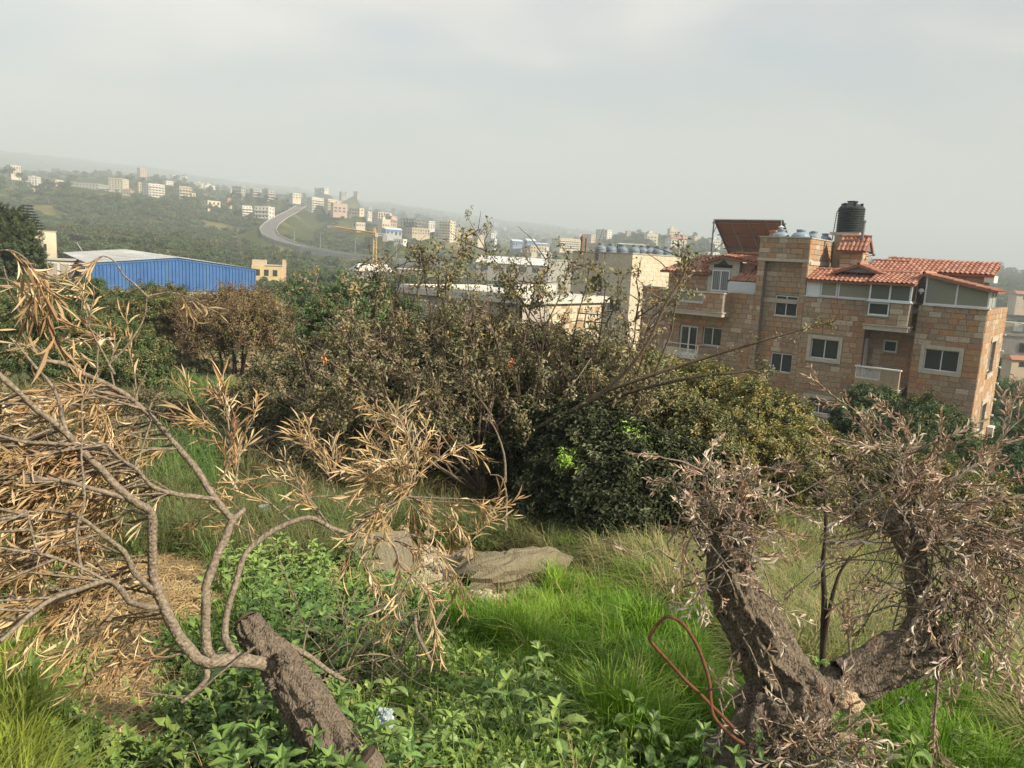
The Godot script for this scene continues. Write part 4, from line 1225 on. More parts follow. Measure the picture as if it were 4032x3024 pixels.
func make_right_houses() -> void:
	var p := at(4000, 1352, 120.0)
	var o := thing("hillside_house", "grey stone house with a roof terrace at the right edge of the valley", "house", p)
	o.rotation.y = -0.35
	boxpart(o, "wall", Vector3(-2.4, -5, -4), Vector3(5, 1.2, 1.4), M.render_grey)
	boxpart(o, "parapet", Vector3(-2.5, 1.2, 1.2), Vector3(5, 1.6, 1.5), M.render_grey)
	boxpart(o, "stair_house", Vector3(-2.0, 1.2, -3), Vector3(0.2, 3.2, -0.6), M.trim)
	boxpart(o, "water_tank", Vector3(-0.6, 1.9, -0.5), Vector3(0.5, 3.0, 0.5), M.white_paint)
	boxpart(o, "roof", Vector3(0.4, 3.0, -3.4), Vector3(5, 3.15, 0.8), M.trim)
	for k in 2: boxpart(o, "window", Vector3(0.2 + k * 2.0, -1.2, 1.4), Vector3(1.3 + k * 2.0, 0.2, 1.46), dark_glass())
	for q in [[4016, 1415, 100, 1.7, "red tiled lean-to roof below the house at the right edge"], [4030, 1158, 420, 6.0, "small red roofed house on the hazy slope at the right edge"]]:
		p = at(q[0], q[1], q[2])
		o = thing("red_roofed_house", q[4], "house", p)
		var s: float = q[3]
		boxpart(o, "wall", Vector3(-s * 0.9, -s * 0.9 - 6.0, -s * 0.7), Vector3(s, 0, s * 0.5), wall_colour("tan"))
		var b := Mesher.new()
		b.quad(Vector3(-s, 0, s * 0.65), Vector3(-s * 0.8, s * 0.28, -s * 0.1), Vector3(s * 0.8, s * 0.28, -s * 0.1), Vector3(s, 0, s * 0.65))
		b.tri(Vector3(-s, 0, -s * 0.8), Vector3(-s * 0.8, s * 0.28, -s * 0.1), Vector3(-s, 0, s * 0.65)); b.tri(Vector3(s, 0, s * 0.65), Vector3(s * 0.8, s * 0.28, -s * 0.1), Vector3(s, 0, -s * 0.8))
		b.quad(Vector3(s, 0, -s * 0.8), Vector3(s * 0.8, s * 0.28, -s * 0.1), Vector3(-s * 0.8, s * 0.28, -s * 0.1), Vector3(-s, 0, -s * 0.8))
		part(o, "roof", b.mesh(), M.tile_0)
		boxpart(o, "window", Vector3(-s * 0.3, -s * 0.5, s * 0.5), Vector3(s * 0.1, -s * 0.15, s * 0.5 + 0.06), dark_glass())

# ---------------------------------------------------------------- the stone apartment house
func pick_stone(x: float, y: float) -> int:
	var streak := noise.get_noise_2d(x * 150.0, y * 26.0) * 1.2 + noise.get_noise_2d(x * 300.0 + 70.0, y * 200.0) * 0.4 + r(-0.05, 0.05)
	var q := rng.randf()
	if y > -3.4 and x > -9.0 and q > 0.88: return 5
	if streak > 0.30: return 3 if q < 0.5 else 4
	if streak > 0.20: return 4 if q < 0.4 else 1
	if streak > 0.04: return 1 if q < 0.7 else 2
	if streak < -0.3 and q < 0.4: return 5
	return 0 if q < 0.72 else 2 if q < 0.9 else 1

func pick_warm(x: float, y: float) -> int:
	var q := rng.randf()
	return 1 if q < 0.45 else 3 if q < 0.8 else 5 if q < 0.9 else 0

var tiles_left := 300
# a slope of roof tiles between two level edges: eave a-b (low), ridge d-c (high)
func tiled(o: Node3D, a: Vector3, b: Vector3, c: Vector3, d: Vector3, name := "roof", across := 0.24, down := 0.36) -> void:
	var nn := (b - a).cross(d - a).normalized()
	var u := (b - a).normalized()
	var v := (d - a - u * (d - a).dot(u)).normalized()
	var under := Mesher.new()
	var lower := nn * -0.06
	under.quad(a + lower, d + lower, c + lower, b + lower)
	under.quad(b + lower * 2.0, c + lower * 2.0, d + lower * 2.0, a + lower * 2.0)
	under.quad(a, b, b + lower * 2.0, a + lower * 2.0); under.quad(b, c, c + lower * 2.0, b + lower * 2.0); under.quad(d, a, a + lower * 2.0, d + lower * 2.0)
	var slab := part(o, name, under.mesh(), M.tile_1)
	if not S.has("tile"):
		# a curved clay tile, unit wide and long: the barrel, its lower lip and the pan beside it
		var m := Mesher.new()
		var pts := [[-0.5, 0.0], [-0.42, 0.16], [-0.2, 0.3], [0.04, 0.28], [0.2, 0.1], [0.5, 0.02]]
		for k in pts.size() - 1:
			var p := Vector3(pts[k][0], pts[k][1], 0); var q := Vector3(pts[k + 1][0], pts[k + 1][1], 0)
			m.quad(p + Vector3(0, 0.14, 0.5), p + Vector3(0, 0, -0.5), q + Vector3(0, 0, -0.5), q + Vector3(0, 0.14, 0.5))
			m.quad(p + Vector3(0, 0, 0.5), p + Vector3(0, 0.14, 0.5), q + Vector3(0, 0.14, 0.5), q + Vector3(0, 0, 0.5))
		S.tile = m.mesh()
	var high := (d - a).dot(v)
	var rows := maxi(1, int(round(high / down)))
	var rest := []
	for k in 3: rest.append([])
	for i in rows:
		var t := (i + 0.5) / rows
		var p0 := a.lerp(d, t); var p1 := b.lerp(c, t)
		var w := (p1 - p0).length()
		var n := int(round(w / across))
		for k in n:
			var place := p0 + u * (k + 0.5) * w / n
			var basis := Basis(u * (w / n), nn * 0.2 * r(0.92, 1.08), -v * (high / rows) * 1.08)
			var tone := rng.randi() % 3
			if tiles_left > 0:
				tiles_left -= 1
				part(slab, "roof_tile", S.tile, M["tile_%d" % tone], Transform3D(basis, place + nn * 0.0))
			else: rest[tone].append(Transform3D(basis, place))
	for k in 3:
		if rest[k].size(): scatter(slab, "roof_tiles", S.tile, M["tile_%d" % k], rest[k])
	# ridge caps
	var cap := Mesher.new()
	var len := (c - d).length()
	for k in int(len / 0.4):
		var p := d.lerp(c, k * 0.4 / len); var q := d.lerp(c, minf(1.0, (k * 0.4 + 0.44) / len))
		cap.tube(PackedVector3Array([p + Vector3(0, 0.02, 0), q + Vector3(0, 0.05, 0)]), PackedFloat32Array([0.09, 0.11]), 7)
	if cap.v.size(): part(slab, "ridge_caps", cap.mesh(), M.tile_2).set_meta("kind", "stuff")

func make_stone_house() -> void:
	rng.seed = 99
	var p := at(3890, 1222, 38.0)
	var along := Vector3(0.78801, 0, 0.61566)
	var o := thing("stone_apartment_house", "tan and rust coloured stone apartment house with red tiled roofs", "apartment house", Vector3(p.x, 0, p.z))
	o.transform = frame_at(Vector3(p.x, 0, p.z), along)
	stones_left[o] = 300
	var tones := [M.stone_grey, M.stone_tan, M.stone_brown, M.stone_orange, M.stone_red, M.stone_pale]
	var F := Transform3D()                                        # front plane, x from -19.25 to 0
	var foot := -14.5
	var b: Mesher
	var course := 0.29
	var face := func(frame: Transform3D, x0: float, x1: float, y0: float, y1: float, holes: Array, low: float, choose: Callable) -> void:
		var m := Mesher.new()
		holed(m, x0, x1, y0, y1, -0.32, -0.012, holes)
		part(o, "wall", m.mesh(), M.mortar, frame)
		clad(o, frame, x0, x1, maxf(y0, low), y1, holes, course, 0.34, 0.72, tones, choose, 0.022, 0.016)
	# right section, nearest: one large framed window
	var w_right := [-2.52, -4.57, -0.93, -3.47]
	var grow := func(h: Array, t: float) -> Array: return [h[0] - t, h[1] - t, h[2] + t, h[3] + t]
	face.call(F, -3.1, 0.0, foot, -1.28, [grow.call(w_right, 0.19)], -11.0, pick_stone)
	add_window(o, F, w_right[0], w_right[1], w_right[2], w_right[3], 2, 0.19)
	# middle section
	var w_mid := [-8.30, -4.65, -6.80, -3.55]; var w_low := [-8.20, -7.75, -6.80, -6.90]
	face.call(F, -8.95, -5.55, foot, -1.25, [grow.call(w_mid, 0.19), grow.call(w_low, 0.19)], -10.0, pick_stone)
	add_window(o, F, w_mid[0], w_mid[1], w_mid[2], w_mid[3], 2, 0.19)
	add_window(o, F, w_low[0], w_low[1], w_low[2], w_low[3], 2, 0.19)
	# stair tower: two piers, a recessed shaft with windows, a head above the roofs
	var R := Transform3D(Basis(), Vector3(0, 0, -0.4))
	var t1 := [-10.72, -2.48, -9.42, -1.32]; var t2 := [-10.62, -5.75, -9.36, -4.66]
	face.call(F, -11.84, -11.42, foot, 0.62, [], -10.0, pick_stone)
	face.call(F, -9.28, -8.95, foot, 0.62, [], -10.0, pick_stone)
	face.call(R, -11.42, -9.28, foot, 0.62, [t1, t2], -10.0, pick_stone)
	add_window(o, R, t1[0], t1[1], t1[2], t1[3], 2, 0.0, 0.1)
	add_window(o, R, t2[0], t2[1], t2[2], t2[3], 2, 0.0, 0.1)
	face.call(F, -11.84, -8.95, 0.80, 1.95, [], 0.8, pick_stone)
	boxpart(o, "stone_band", Vector3(-11.88, 0.62, -0.6), Vector3(-8.91, 0.80, 0.05), M.trim)
	for s in [[-11.42, 1], [-9.28, -1]]: boxpart(o, "shaft_side", Vector3(s[0] - 0.1 * (s[1] - 1) - 0.1, foot, -0.6), Vector3(s[0] + 0.1 * (s[1] - 1) * -0.0, 0.62, -0.33), M.mortar)
	# sunlit side of the tower
	var side := Transform3D(Basis(Vector3(0, 0, -1), Vector3.UP, Vector3(1, 0, 0)), Vector3(-8.95, 0, 0))
	face.call(side, 0.0, 5.6, -2.0, 1.95, [], -1.4, pick_warm)
	boxpart(o, "tower_band", Vector3(-8.92, 0.5, -5.3), Vector3(-8.88, 0.72, -0.2), M.trim)
	b = Mesher.new()
	b.box(Vector3(-11.84, -3, -5.6), Vector3(-11.55, 1.95, -0.33)); b.box(Vector3(-11.55, -3, -5.6), Vector3(-9.27, 1.95, -5.3)); b.box(Vector3(-11.54, 1.1, -5.3), Vector3(-9.28, 1.3, -0.4))
	part(o, "tower_walls", b.mesh(), M.mortar)
	b = Mesher.new()
	b.box(Vector3(-11.9, 1.955, -0.34), Vector3(-8.89, 2.02, 0.06)); b.box(Vector3(-9.28, 1.955, -5.65), Vector3(-8.89, 2.02, -0.341)); b.box(Vector3(-11.9, 1.955, -5.65), Vector3(-11.52, 2.02, -0.341))
	part(o, "tower_coping", b.mesh(), M.trim)
	# left wing
	var d_left := [-16.42, -5.40, -15.22, -3.58]; var w_left := [-14.86, -4.66, -13.66, -3.55]
	var low_left := [-14.9, -7.7, -14.0, -6.9]
	face.call(F, -19.25, -11.84, foot, -1.38, [d_left, w_left, low_left], -9.5, pick_stone)
	add_window(o, F, d_left[0], d_left[1], d_left[2], d_left[3], 2, 0.0, 0.2, null, 0.1).name = "french_door"
	add_window(o, F, w_left[0], w_left[1], w_left[2], w_left[3], 2, 0.0, 0.2)
	add_window(o, F, low_left[0], low_left[1], low_left[2], low_left[3], 2, 0.05)
	b = Mesher.new()
	b.box(Vector3(-19.3, -1.375, -0.36), Vector3(-17.6, -1.30, 0.05)); b.box(Vector3(-13.3, -1.375, -0.36), Vector3(-11.86, -1.30, 0.05))
	part(o, "parapet_coping", b.mesh(), M.trim)
	# balcony on the left wing: slab, stone front with a glazed panel
	boxpart(o, "balcony_slab", Vector3(-17.5, -2.80, 0.03), Vector3(-13.25, -2.58, 1.15), M.trim)
	boxpart(o, "balcony_slab", Vector3(-17.58, -2.58, 0.03), Vector3(-13.17, -2.53, 1.22), M.trim)
	var B := Transform3D(Basis(), Vector3(0, 0, 1.05))
	face.call(B, -17.45, -13.3, -2.53, -1.45, [[-16.75, -2.05, -14.55, -1.40]], -2.53, pick_stone)
	boxpart(o, "balcony_end", Vector3(-13.6, -2.53, 0.0), Vector3(-13.3, -1.45, 0.72), M.stone_grey)
	boxpart(o, "balcony_end", Vector3(-17.45, -2.53, 0.0), Vector3(-17.15, -1.45, 0.72), M.stone_grey)
	boxpart(o, "balcony_coping", Vector3(-17.5, -1.445, 0.68), Vector3(-13.25, -1.38, 1.12), M.trim)
	add_window(o, B, -16.75, -2.05, -14.55, -1.45, 1, 0.0, 0.12, M.blind_glass, 0.06).name = "balcony_glazing"
	boxpart(o, "balcony_box", Vector3(-16.72, -2.02, 1.0), Vector3(-16.15, -1.42, 1.09), M.white_paint)
	# lower balconies of the left wing
	boxpart(o, "balcony_slab", Vector3(-17.6, -6.12, 0.03), Vector3(-13.3, -5.92, 1.1), M.trim)
	var C := Transform3D(Basis(), Vector3(0, 0, 0.95))
	b = Mesher.new()
	for k in 2: b.box(Vector3(-16.95, [-4.66, -4.95][k], 0.9), Vector3(-14.65, [-4.62, -4.92][k], 0.95))
	for x in [-16.95, -14.69]: b.box(Vector3(x, -5.9, 0.9), Vector3(x + 0.05, -4.62, 0.95))
	for x in [-16.95, -14.69]: b.box(Vector3(x, -4.66, 0.03), Vector3(x + 0.04, -4.62, 0.9))
	b.box(Vector3(-16.95, -5.5, 0.9), Vector3(-14.65, -5.44, 0.97))
	part(o, "balcony_railing", b.mesh(), M.white_paint)
	boxpart(o, "railing_glass", Vector3(-16.9, -5.44, 0.91), Vector3(-14.7, -4.95, 0.93), clear_glass())
	boxpart(o, "balcony_wall", Vector3(-14.6, -5.92, 0.75), Vector3(-13.35, -5.2, 1.0), M.stone_grey)
	# penthouse over the left wing
	var Z := Transform3D(Basis(), Vector3(0, 0, -1.6))
	face.call(Z, -18.3, -15.4, -1.4, -0.15, [], -1.4, pick_stone)
	boxpart(o, "penthouse_side", Vector3(-18.3, -1.4, -6), Vector3(-18.0, -0.15, -1.93), M.stone_grey)
	tiled(o, Vector3(-18.8, -0.28, -1.25), Vector3(-15.3, -0.28, -1.25), Vector3(-15.3, 0.75, -3.6), Vector3(-17.2, 0.75, -3.6))
	tiled(o, Vector3(-18.8, -0.28, -6.0), Vector3(-18.8, -0.28, -1.25), Vector3(-17.2, 0.75, -3.6), Vector3(-17.2, 0.75, -4.6))
	boxpart(o, "dormer_wall", Vector3(-15.55, -1.4, -2.0), Vector3(-13.55, 0.75, -1.55), M.trim)
	var D := Transform3D(Basis(), Vector3(0, 0, -1.53))
	add_window(o, D, -15.25, -1.35, -14.1, -0.05, 2, 0.0, 0.0, mat("barred_glass", Color(0.13, 0.14, 0.14), 0.3), 0.07).name = "dormer_door"
	b = Mesher.new()
	for k in 9: b.box(Vector3(-15.2 + k * 0.13, -1.3, 0.02), Vector3(-15.185 + k * 0.13, -0.1, 0.035))
	part(o, "door_bars", b.mesh(), M.white_paint, D)
	b = Mesher.new()
	b.tri(Vector3(-15.2, 0.1, 0.01), Vector3(-14.6, 0.58, 0.01), Vector3(-14.0, 0.1, 0.01)); b.quad(Vector3(-15.2, 0.1, 0.01), Vector3(-15.2, 0.3, 0.01), Vector3(-14.0, 0.3, 0.01), Vector3(-14.0, 0.1, 0.01))
	part(o, "gable_pane", b.mesh(), dark_glass(), D)
	tiled(o, Vector3(-15.9, 0.35, -1.15), Vector3(-14.6, 0.82, -1.15), Vector3(-14.6, 1.05, -3.4), Vector3(-15.9, 0.6, -3.4))
	tiled(o, Vector3(-14.6, 0.82, -1.15), Vector3(-12.1, 0.45, -1.15), Vector3(-12.1, 1.05, -3.4), Vector3(-14.6, 1.05, -3.4))
	boxpart(o, "penthouse_wall", Vector3(-13.55, -1.4, -2.2), Vector3(-11.9, 0.45, -1.9), mat("rose_wall", Color(0.5, 0.33, 0.27), 0.9, T.soft, 0.6))
	tiled(o, Vector3(-13.9, -0.65, -0.7), Vector3(-11.87, -0.65, -0.7), Vector3(-11.87, 0.25, -1.9), Vector3(-12.6, 0.25, -1.9))
	for k in 9:
		boxpart(o, "shutter_slat", Vector3(-13.75, -1.36 + k * 0.075, -0.72), Vector3(-11.9, -1.30 + k * 0.075, -0.66), M.aluminium)
	boxpart(o, "shutter_box", Vector3(-13.75, -1.38, -1.9), Vector3(-11.9, -0.68, -0.73), M.aluminium)
	# glazed gallery of the middle section, bay and right section
	var G := Transform3D(Basis(), Vector3(0, 0, 0.03))
	boxpart(o, "gallery_sill", Vector3(-8.95, -1.25, -0.3), Vector3(-5.4, -1.19, 0.10), M.aluminium)
	add_window(o, G, -8.9, -1.19, -8.15, -0.33, 1, 0.0, 0.1, M.aluminium, 0.06).name = "louvre_panel"
	add_window(o, G, -8.12, -1.19, -7.22, -0.33, 1, 0.0, 0.1, M.blind_glass, 0.07).name = "gallery_glazing"
	add_window(o, G, -7.18, -1.19, -5.5, -0.33, 1, 0.0, 0.1, M.blind_glass, 0.07).name = "gallery_glazing"
	var K := Transform3D(Basis(), Vector3(0, 0, 0.9))
	face.call(K, -5.38, -3.33, -2.42, -1.25, [[-5.36, -1.98, -4.25, -1.28]], -2.42, pick_stone)
	add_window(o, K, -5.33, -1.95, -4.3, -1.28, 1, 0.0, 0.1, null, 0.07)
	boxpart(o, "bay_side", Vector3(-3.63, -2.42, 0.0), Vector3(-3.33, -1.25, 0.57), M.stone_brown)
	boxpart(o, "bay_side", Vector3(-5.38, -2.42, 0.0), Vector3(-5.08, -1.25, 0.57), M.stone_brown)
	boxpart(o, "balcony_slab", Vector3(-5.42, -2.72, 0.03), Vector3(-3.28, -2.48, 0.98), M.trim)
	boxpart(o, "balcony_slab", Vector3(-5.48, -2.48, 0.03), Vector3(-3.22, -2.42, 1.05), M.trim)
	boxpart(o, "bay_sill", Vector3(-5.4, -1.25, 0.5), Vector3(-3.31, -1.18, 0.99), M.aluminium)
	add_window(o, K, -5.36, -1.18, -3.35, -0.26, 2, 0.0, 0.1, mat("grey_glass", Color(0.11, 0.12, 0.11), 0.1), 0.08).name = "bay_glazing"
	var KS := Transform3D(Basis(Vector3(0, 0, -1), Vector3.UP, Vector3(1, 0, 0)), Vector3(-3.33, 0, 0.9))
	add_window(o, KS, 0.0, -1.18, 1.2, -0.1, 1, 0.0, 0.05, M.grey_glass, 0.07).name = "bay_glazing"
	# recess behind the bay
	boxpart(o, "recess_back", Vector3(-5.6, foot, -1.5), Vector3(-3.1, -1.2, -1.2), M.stone_brown)
	var RB := Transform3D(Basis(), Vector3(0, 0, -1.2))
	clad(o, RB, -5.55, -3.1, -9.5, -2.7, [[-4.75, -3.95, -4.1, -3.35]], course, 0.34, 0.72, tones, pick_stone, 0.02, 0.016)
	boxpart(o, "recess_side", Vector3(-3.12, foot, -1.2), Vector3(-3.09, -1.28, -0.33), M.stone_brown)
	boxpart(o, "recess_side", Vector3(-5.58, foot, -1.2), Vector3(-5.555, -1.25, -0.33), M.stone_brown)
	add_window(o, Transform3D(Basis(), Vector3(0, 0, -1.13)), -4.75, -3.95, -4.1, -3.35, 1, 0.06, 0.05)
	boxpart(o, "recess_door", Vector3(-5.54, -5.5, -1.0), Vector3(-5.5, -3.3, -0.35), M.white_paint)
	for y in [-5.78, -9.0]:
		boxpart(o, "balcony_slab", Vector3(-5.6, y - 0.22, -1.2), Vector3(-3.35, y, 0.95), M.trim)
		boxpart(o, "balcony_slab", Vector3(-5.66, y, -0.3), Vector3(-3.3, y + 0.05, 1.02), M.trim)
	boxpart(o, "balcony_front", Vector3(-4.3, -5.73, 0.68), Vector3(-3.37, -4.75, 0.92), M.stone_grey)
	boxpart(o, "balcony_front", Vector3(-5.55, -5.73, 0.7), Vector3(-4.3, -5.35, 0.91), M.stone_tan)
	b = Mesher.new()
	b.box(Vector3(-5.6, -4.75, 0.66), Vector3(-3.32, -4.68, 0.96)); b.box(Vector3(-5.55, -5.35, 0.8), Vector3(-5.5, -4.75, 0.86)); b.box(Vector3(-4.37, -5.35, 0.8), Vector3(-4.31, -4.75, 0.86)); b.box(Vector3(-5.5, -5.35, 0.8), Vector3(-4.37, -5.3, 0.86))
	b.box(Vector3(-5.6, -4.75, 0.0), Vector3(-5.54, -4.68, 0.66))
	part(o, "balcony_railing", b.mesh(), M.white_paint)
	boxpart(o, "railing_glass", Vector3(-5.5, -5.3, 0.82), Vector3(-4.37, -4.75, 0.84), clear_glass())
	boxpart(o, "lower_glazing", Vector3(-5.5, -8.9, 0.3), Vector3(-3.4, -6.05, 0.34), M.white_paint)
	# right glazed gallery under its sloping roof
	boxpart(o, "gallery_sill", Vector3(-2.92, -1.28, -0.3), Vector3(0.1, -1.21, 0.12), M.white_paint)
	b = Mesher.new()
	var top := func(x: float) -> float: return lerpf(0.28, -0.32, (x + 2.9) / 2.9)
	for x in [-2.9, -1.48, -0.07]: b.box(Vector3(x, -1.21, -0.05), Vector3(x + 0.08, top.call(x), 0.03))
	b.quad(Vector3(-2.9, 0.18, 0.035), Vector3(-2.9, 0.28, 0.035), Vector3(0.02, -0.32, 0.035), Vector3(0.02, -0.42, 0.035))
	b.box(Vector3(-2.9, -1.208, -0.05), Vector3(0.01, -1.14, 0.028))
	for z in [-1.2, -2.35]: b.box(Vector3(-0.05, -1.21, z), Vector3(0.02, -0.35, z + 0.06))
	b.box(Vector3(-0.05, -0.42, -2.3), Vector3(0.021, -0.35, -0.05))
	var gal := part(o, "gallery_frame", b.mesh(), M.aluminium)
	b = Mesher.new()
	b.quad(Vector3(-2.82, -1.14, 0), Vector3(-2.82, 0.2, 0), Vector3(-1.48, -0.08, 0), Vector3(-1.48, -1.14, 0))
	part(gal, "pane", b.mesh(), M.blind_glass)
	b = Mesher.new()
	b.quad(Vector3(-1.4, -1.14, 0), Vector3(-1.4, -0.1, 0), Vector3(-0.07, -0.38, 0), Vector3(-0.07, -1.14, 0))
	part(gal, "pane", b.mesh(), M.blind_glass)
	for z in [[-1.14, -0.02], [-2.29, -1.2]]:
		b = Mesher.new()
		b.quad(Vector3(-0.01, -1.2, z[1]), Vector3(-0.01, -0.4, z[1]), Vector3(-0.01, -0.4, z[0]), Vector3(-0.01, -1.2, z[0]))
		part(gal, "pane", b.mesh(), mat("pale_glass", Color(0.42, 0.46, 0.42), 0.12) if not M.has("pale_glass") else M.pale_glass)
	tiled(o, Vector3(0.35, -0.36, 0.3), Vector3(0.35, -0.36, -2.6), Vector3(-3.0, 0.34, -2.6), Vector3(-3.0, 0.34, 0.3))
	# main roofs
	tiled(o, Vector3(-8.93, -0.30, 0.25), Vector3(-5.5, -0.30, 0.25), Vector3(-5.5, 0.28, -1.5), Vector3(-8.93, 0.28, -1.5))
	tiled(o, Vector3(-5.5, -0.24, 1.1), Vector3(-3.2, -0.24, 1.1), Vector3(-3.2, 0.30, -1.2), Vector3(-5.5, 0.30, -1.2))
	boxpart(o, "roof_wall", Vector3(-8.9, -1.2, -2.0), Vector3(-3.0, 0.26, -1.6), M.mortar)
	boxpart(o, "upper_wall", Vector3(-3.4, -1.2, -4.0), Vector3(-0.6, 0.35, -3.4), M.rose_wall)
	tiled(o, Vector3(-6.6, 0.2, -2.0), Vector3(-3.2, 0.2, -2.0), Vector3(-4.6, 0.95, -4.2), Vector3(-6.6, 0.95, -4.2))
	tiled(o, Vector3(-6.0, 0.45, -3.0), Vector3(-0.3, 0.45, -3.0), Vector3(-0.3, 0.95, -5.2), Vector3(-6.0, 1.15, -5.2))
	b = Mesher.new()
	b.box(Vector3(-0.75, 0.05, -4.6), Vector3(-0.3, 0.42, -3.1))
	part(o, "roof_beam_end", b.mesh(), M.white_paint)
	# small gable window in the roof
	b = Mesher.new()
	b.tri(Vector3(-7.6, 0.22, -0.6), Vector3(-6.4, 0.62, -0.6), Vector3(-5.2, 0.22, -0.6))
	part(o, "gable_vent", b.mesh(), M.steel)
	tiled(o, Vector3(-5.1, 0.20, -0.45), Vector3(-5.1, 0.20, -2.2), Vector3(-6.4, 0.66, -2.2), Vector3(-6.4, 0.66, -0.45))
	tiled(o, Vector3(-7.7, 0.20, -2.2), Vector3(-7.7, 0.20, -0.45), Vector3(-6.4, 0.66, -0.45), Vector3(-6.4, 0.66, -2.2))
	# rooftop room with a tiled cap
	var ch := Transform3D(Basis(), Vector3(0, 0, -2.4))
	var ca := -7.95; var cb := -6.75
	face.call(ch, ca, cb, 0.1, 1.55, [], 0.1, pick_stone)
	var cs := Transform3D(Basis(Vector3(0, 0, -1), Vector3.UP, Vector3(1, 0, 0)), Vector3(cb, 0, -2.4))
	face.call(cs, 0.0, 1.3, 0.1, 1.55, [], 0.1, pick_warm)
	boxpart(o, "chimney_core", Vector3(ca, 0.1, -3.7), Vector3(cb - 0.33, 1.55, -2.73), M.mortar)
	tiled(o, Vector3(ca - 0.2, 1.42, -2.15), Vector3(cb + 0.2, 1.42, -2.15), Vector3(cb + 0.2, 2.25, -3.0), Vector3(ca - 0.2, 2.25, -3.0))
	tiled(o, Vector3(cb + 0.2, 1.42, -3.95), Vector3(ca - 0.2, 1.42, -3.95), Vector3(ca - 0.2, 2.25, -3.0), Vector3(cb + 0.2, 2.25, -3.0))
	b = Mesher.new()
	b.tri(Vector3(cb + 0.1, 1.45, -2.2), Vector3(cb + 0.1, 2.2, -3.0), Vector3(cb + 0.1, 1.45, -3.8))
	b.lathe([[0.09, 2.0], [0.09, 3.05], [0.13, 3.06], [0.13, 3.16], [0, 3.2]], 10, Vector3(cb - 0.25, 0, -2.8))
	part(o, "flue", b.mesh(), M.steel)
	b = Mesher.new()
	b.tube(PackedVector3Array([Vector3(cb, 1.15, -3.0), Vector3(cb + 0.45, 1.25, -3.0)]), PackedFloat32Array([0.02, 0.02]), 5)
	b.box(Vector3(cb + 0.38, 1.2, -3.1), Vector3(cb + 0.5, 1.33, -2.9))
	part(o, "security_camera", b.mesh(), M.steel)
	# right end wall in the sun
	var E := Transform3D(Basis(Vector3(0, 0, -1), Vector3.UP, Vector3(1, 0, 0)), Vector3.ZERO)
	var e1 := [3.0, -4.75, 5.2, -3.05]; var e2 := [3.0, -8.1, 5.2, -6.45]
	face.call(E, 0.0, 8.0, foot, -1.28, [[e1[0], e1[1], e1[2], e1[3]], [e2[0], e2[1], e2[2], e2[3]]], -10.5, pick_warm)
	for e in [e1, e2]:
		add_window(o, E, e[0], e[1], e[2], e[3], 1, 0.0, 0.2, M.blind_glass, 0.05)
		boxpart(o, "lintel", Vector3(0.0, e[3], -e[2] - 0.1), Vector3(0.07, e[3] + 0.28, -e[0] + 0.1), M.trim)
		boxpart(o, "window_sill", Vector3(0.0, e[1] - 0.25, -e[2] - 0.1), Vector3(0.09, e[1], -e[0] + 0.1), M.trim)
	for k in 6: boxpart(o, "wall_bracket", Vector3(0.03, -2.9 - k * 0.95, -8.1), Vector3(0.14, -2.82 - k * 0.95, -7.8), M.white_paint)
	boxpart(o, "back_wall", Vector3(-19.2, foot, -8.0), Vector3(-0.33, -1.4, -7.7), M.mortar)
	boxpart(o, "left_wall", Vector3(-19.25, foot, -7.7), Vector3(-18.95, -1.4, -0.33), M.stone_grey)
	boxpart(o, "roof_deck", Vector3(-18.95, -1.75, -7.7), Vector3(-0.33, -1.5, -0.33), M.render_grey)
	var out := o.transform
	var ac := thing("air_conditioner", "white air conditioner box low on the sunlit end wall", "air conditioner", Vector3.ZERO)
	ac.transform = out * Transform3D(Basis(), Vector3(0.03, -8.75, -7.2))
	boxpart(ac, "casing", Vector3(0, 0, -0.5), Vector3(0.32, 0.6, 0.4), M.white_paint)
	b = Mesher.new()
	b.lathe([[0.22, 0.0], [0.2, 0.02], [0, 0.02]], 16)
	part(ac, "fan_grille", b.mesh(), M.steel, Transform3D(Basis(Vector3.FORWARD, PI / 2), Vector3(0.32, 0.3, -0.1)))
	var lamp := thing("wall_lamp", "small white dome lamp on the wall between the two glazed galleries", "lamp", Vector3.ZERO)
	lamp.transform = out * Transform3D(Basis(), Vector3(-3.05, -0.62, 0.15))
	b = Mesher.new()
	b.lathe([[0.0, 0.2], [0.1, 0.17], [0.15, 0.08], [0.15, 0.03], [0.08, 0.0], [0.05, -0.08], [0, -0.1]], 12)
	part(lamp, "dome", b.mesh(), M.white_paint)
	boxpart(lamp, "arm", Vector3(-0.02, 0.08, -0.2), Vector3(0.02, 0.12, -0.1), M.steel)
	make_roof_tanks(out)
	make_solar(out)

func clear_glass() -> Material:
	if not M.has("clear_glass"):
		var m := mat("clear_glass", Color(0.8, 0.85, 0.83), 0.05)
		m.transparency = BaseMaterial3D.TRANSPARENCY_ALPHA
		m.albedo_color.a = 0.25
	return M.clear_glass

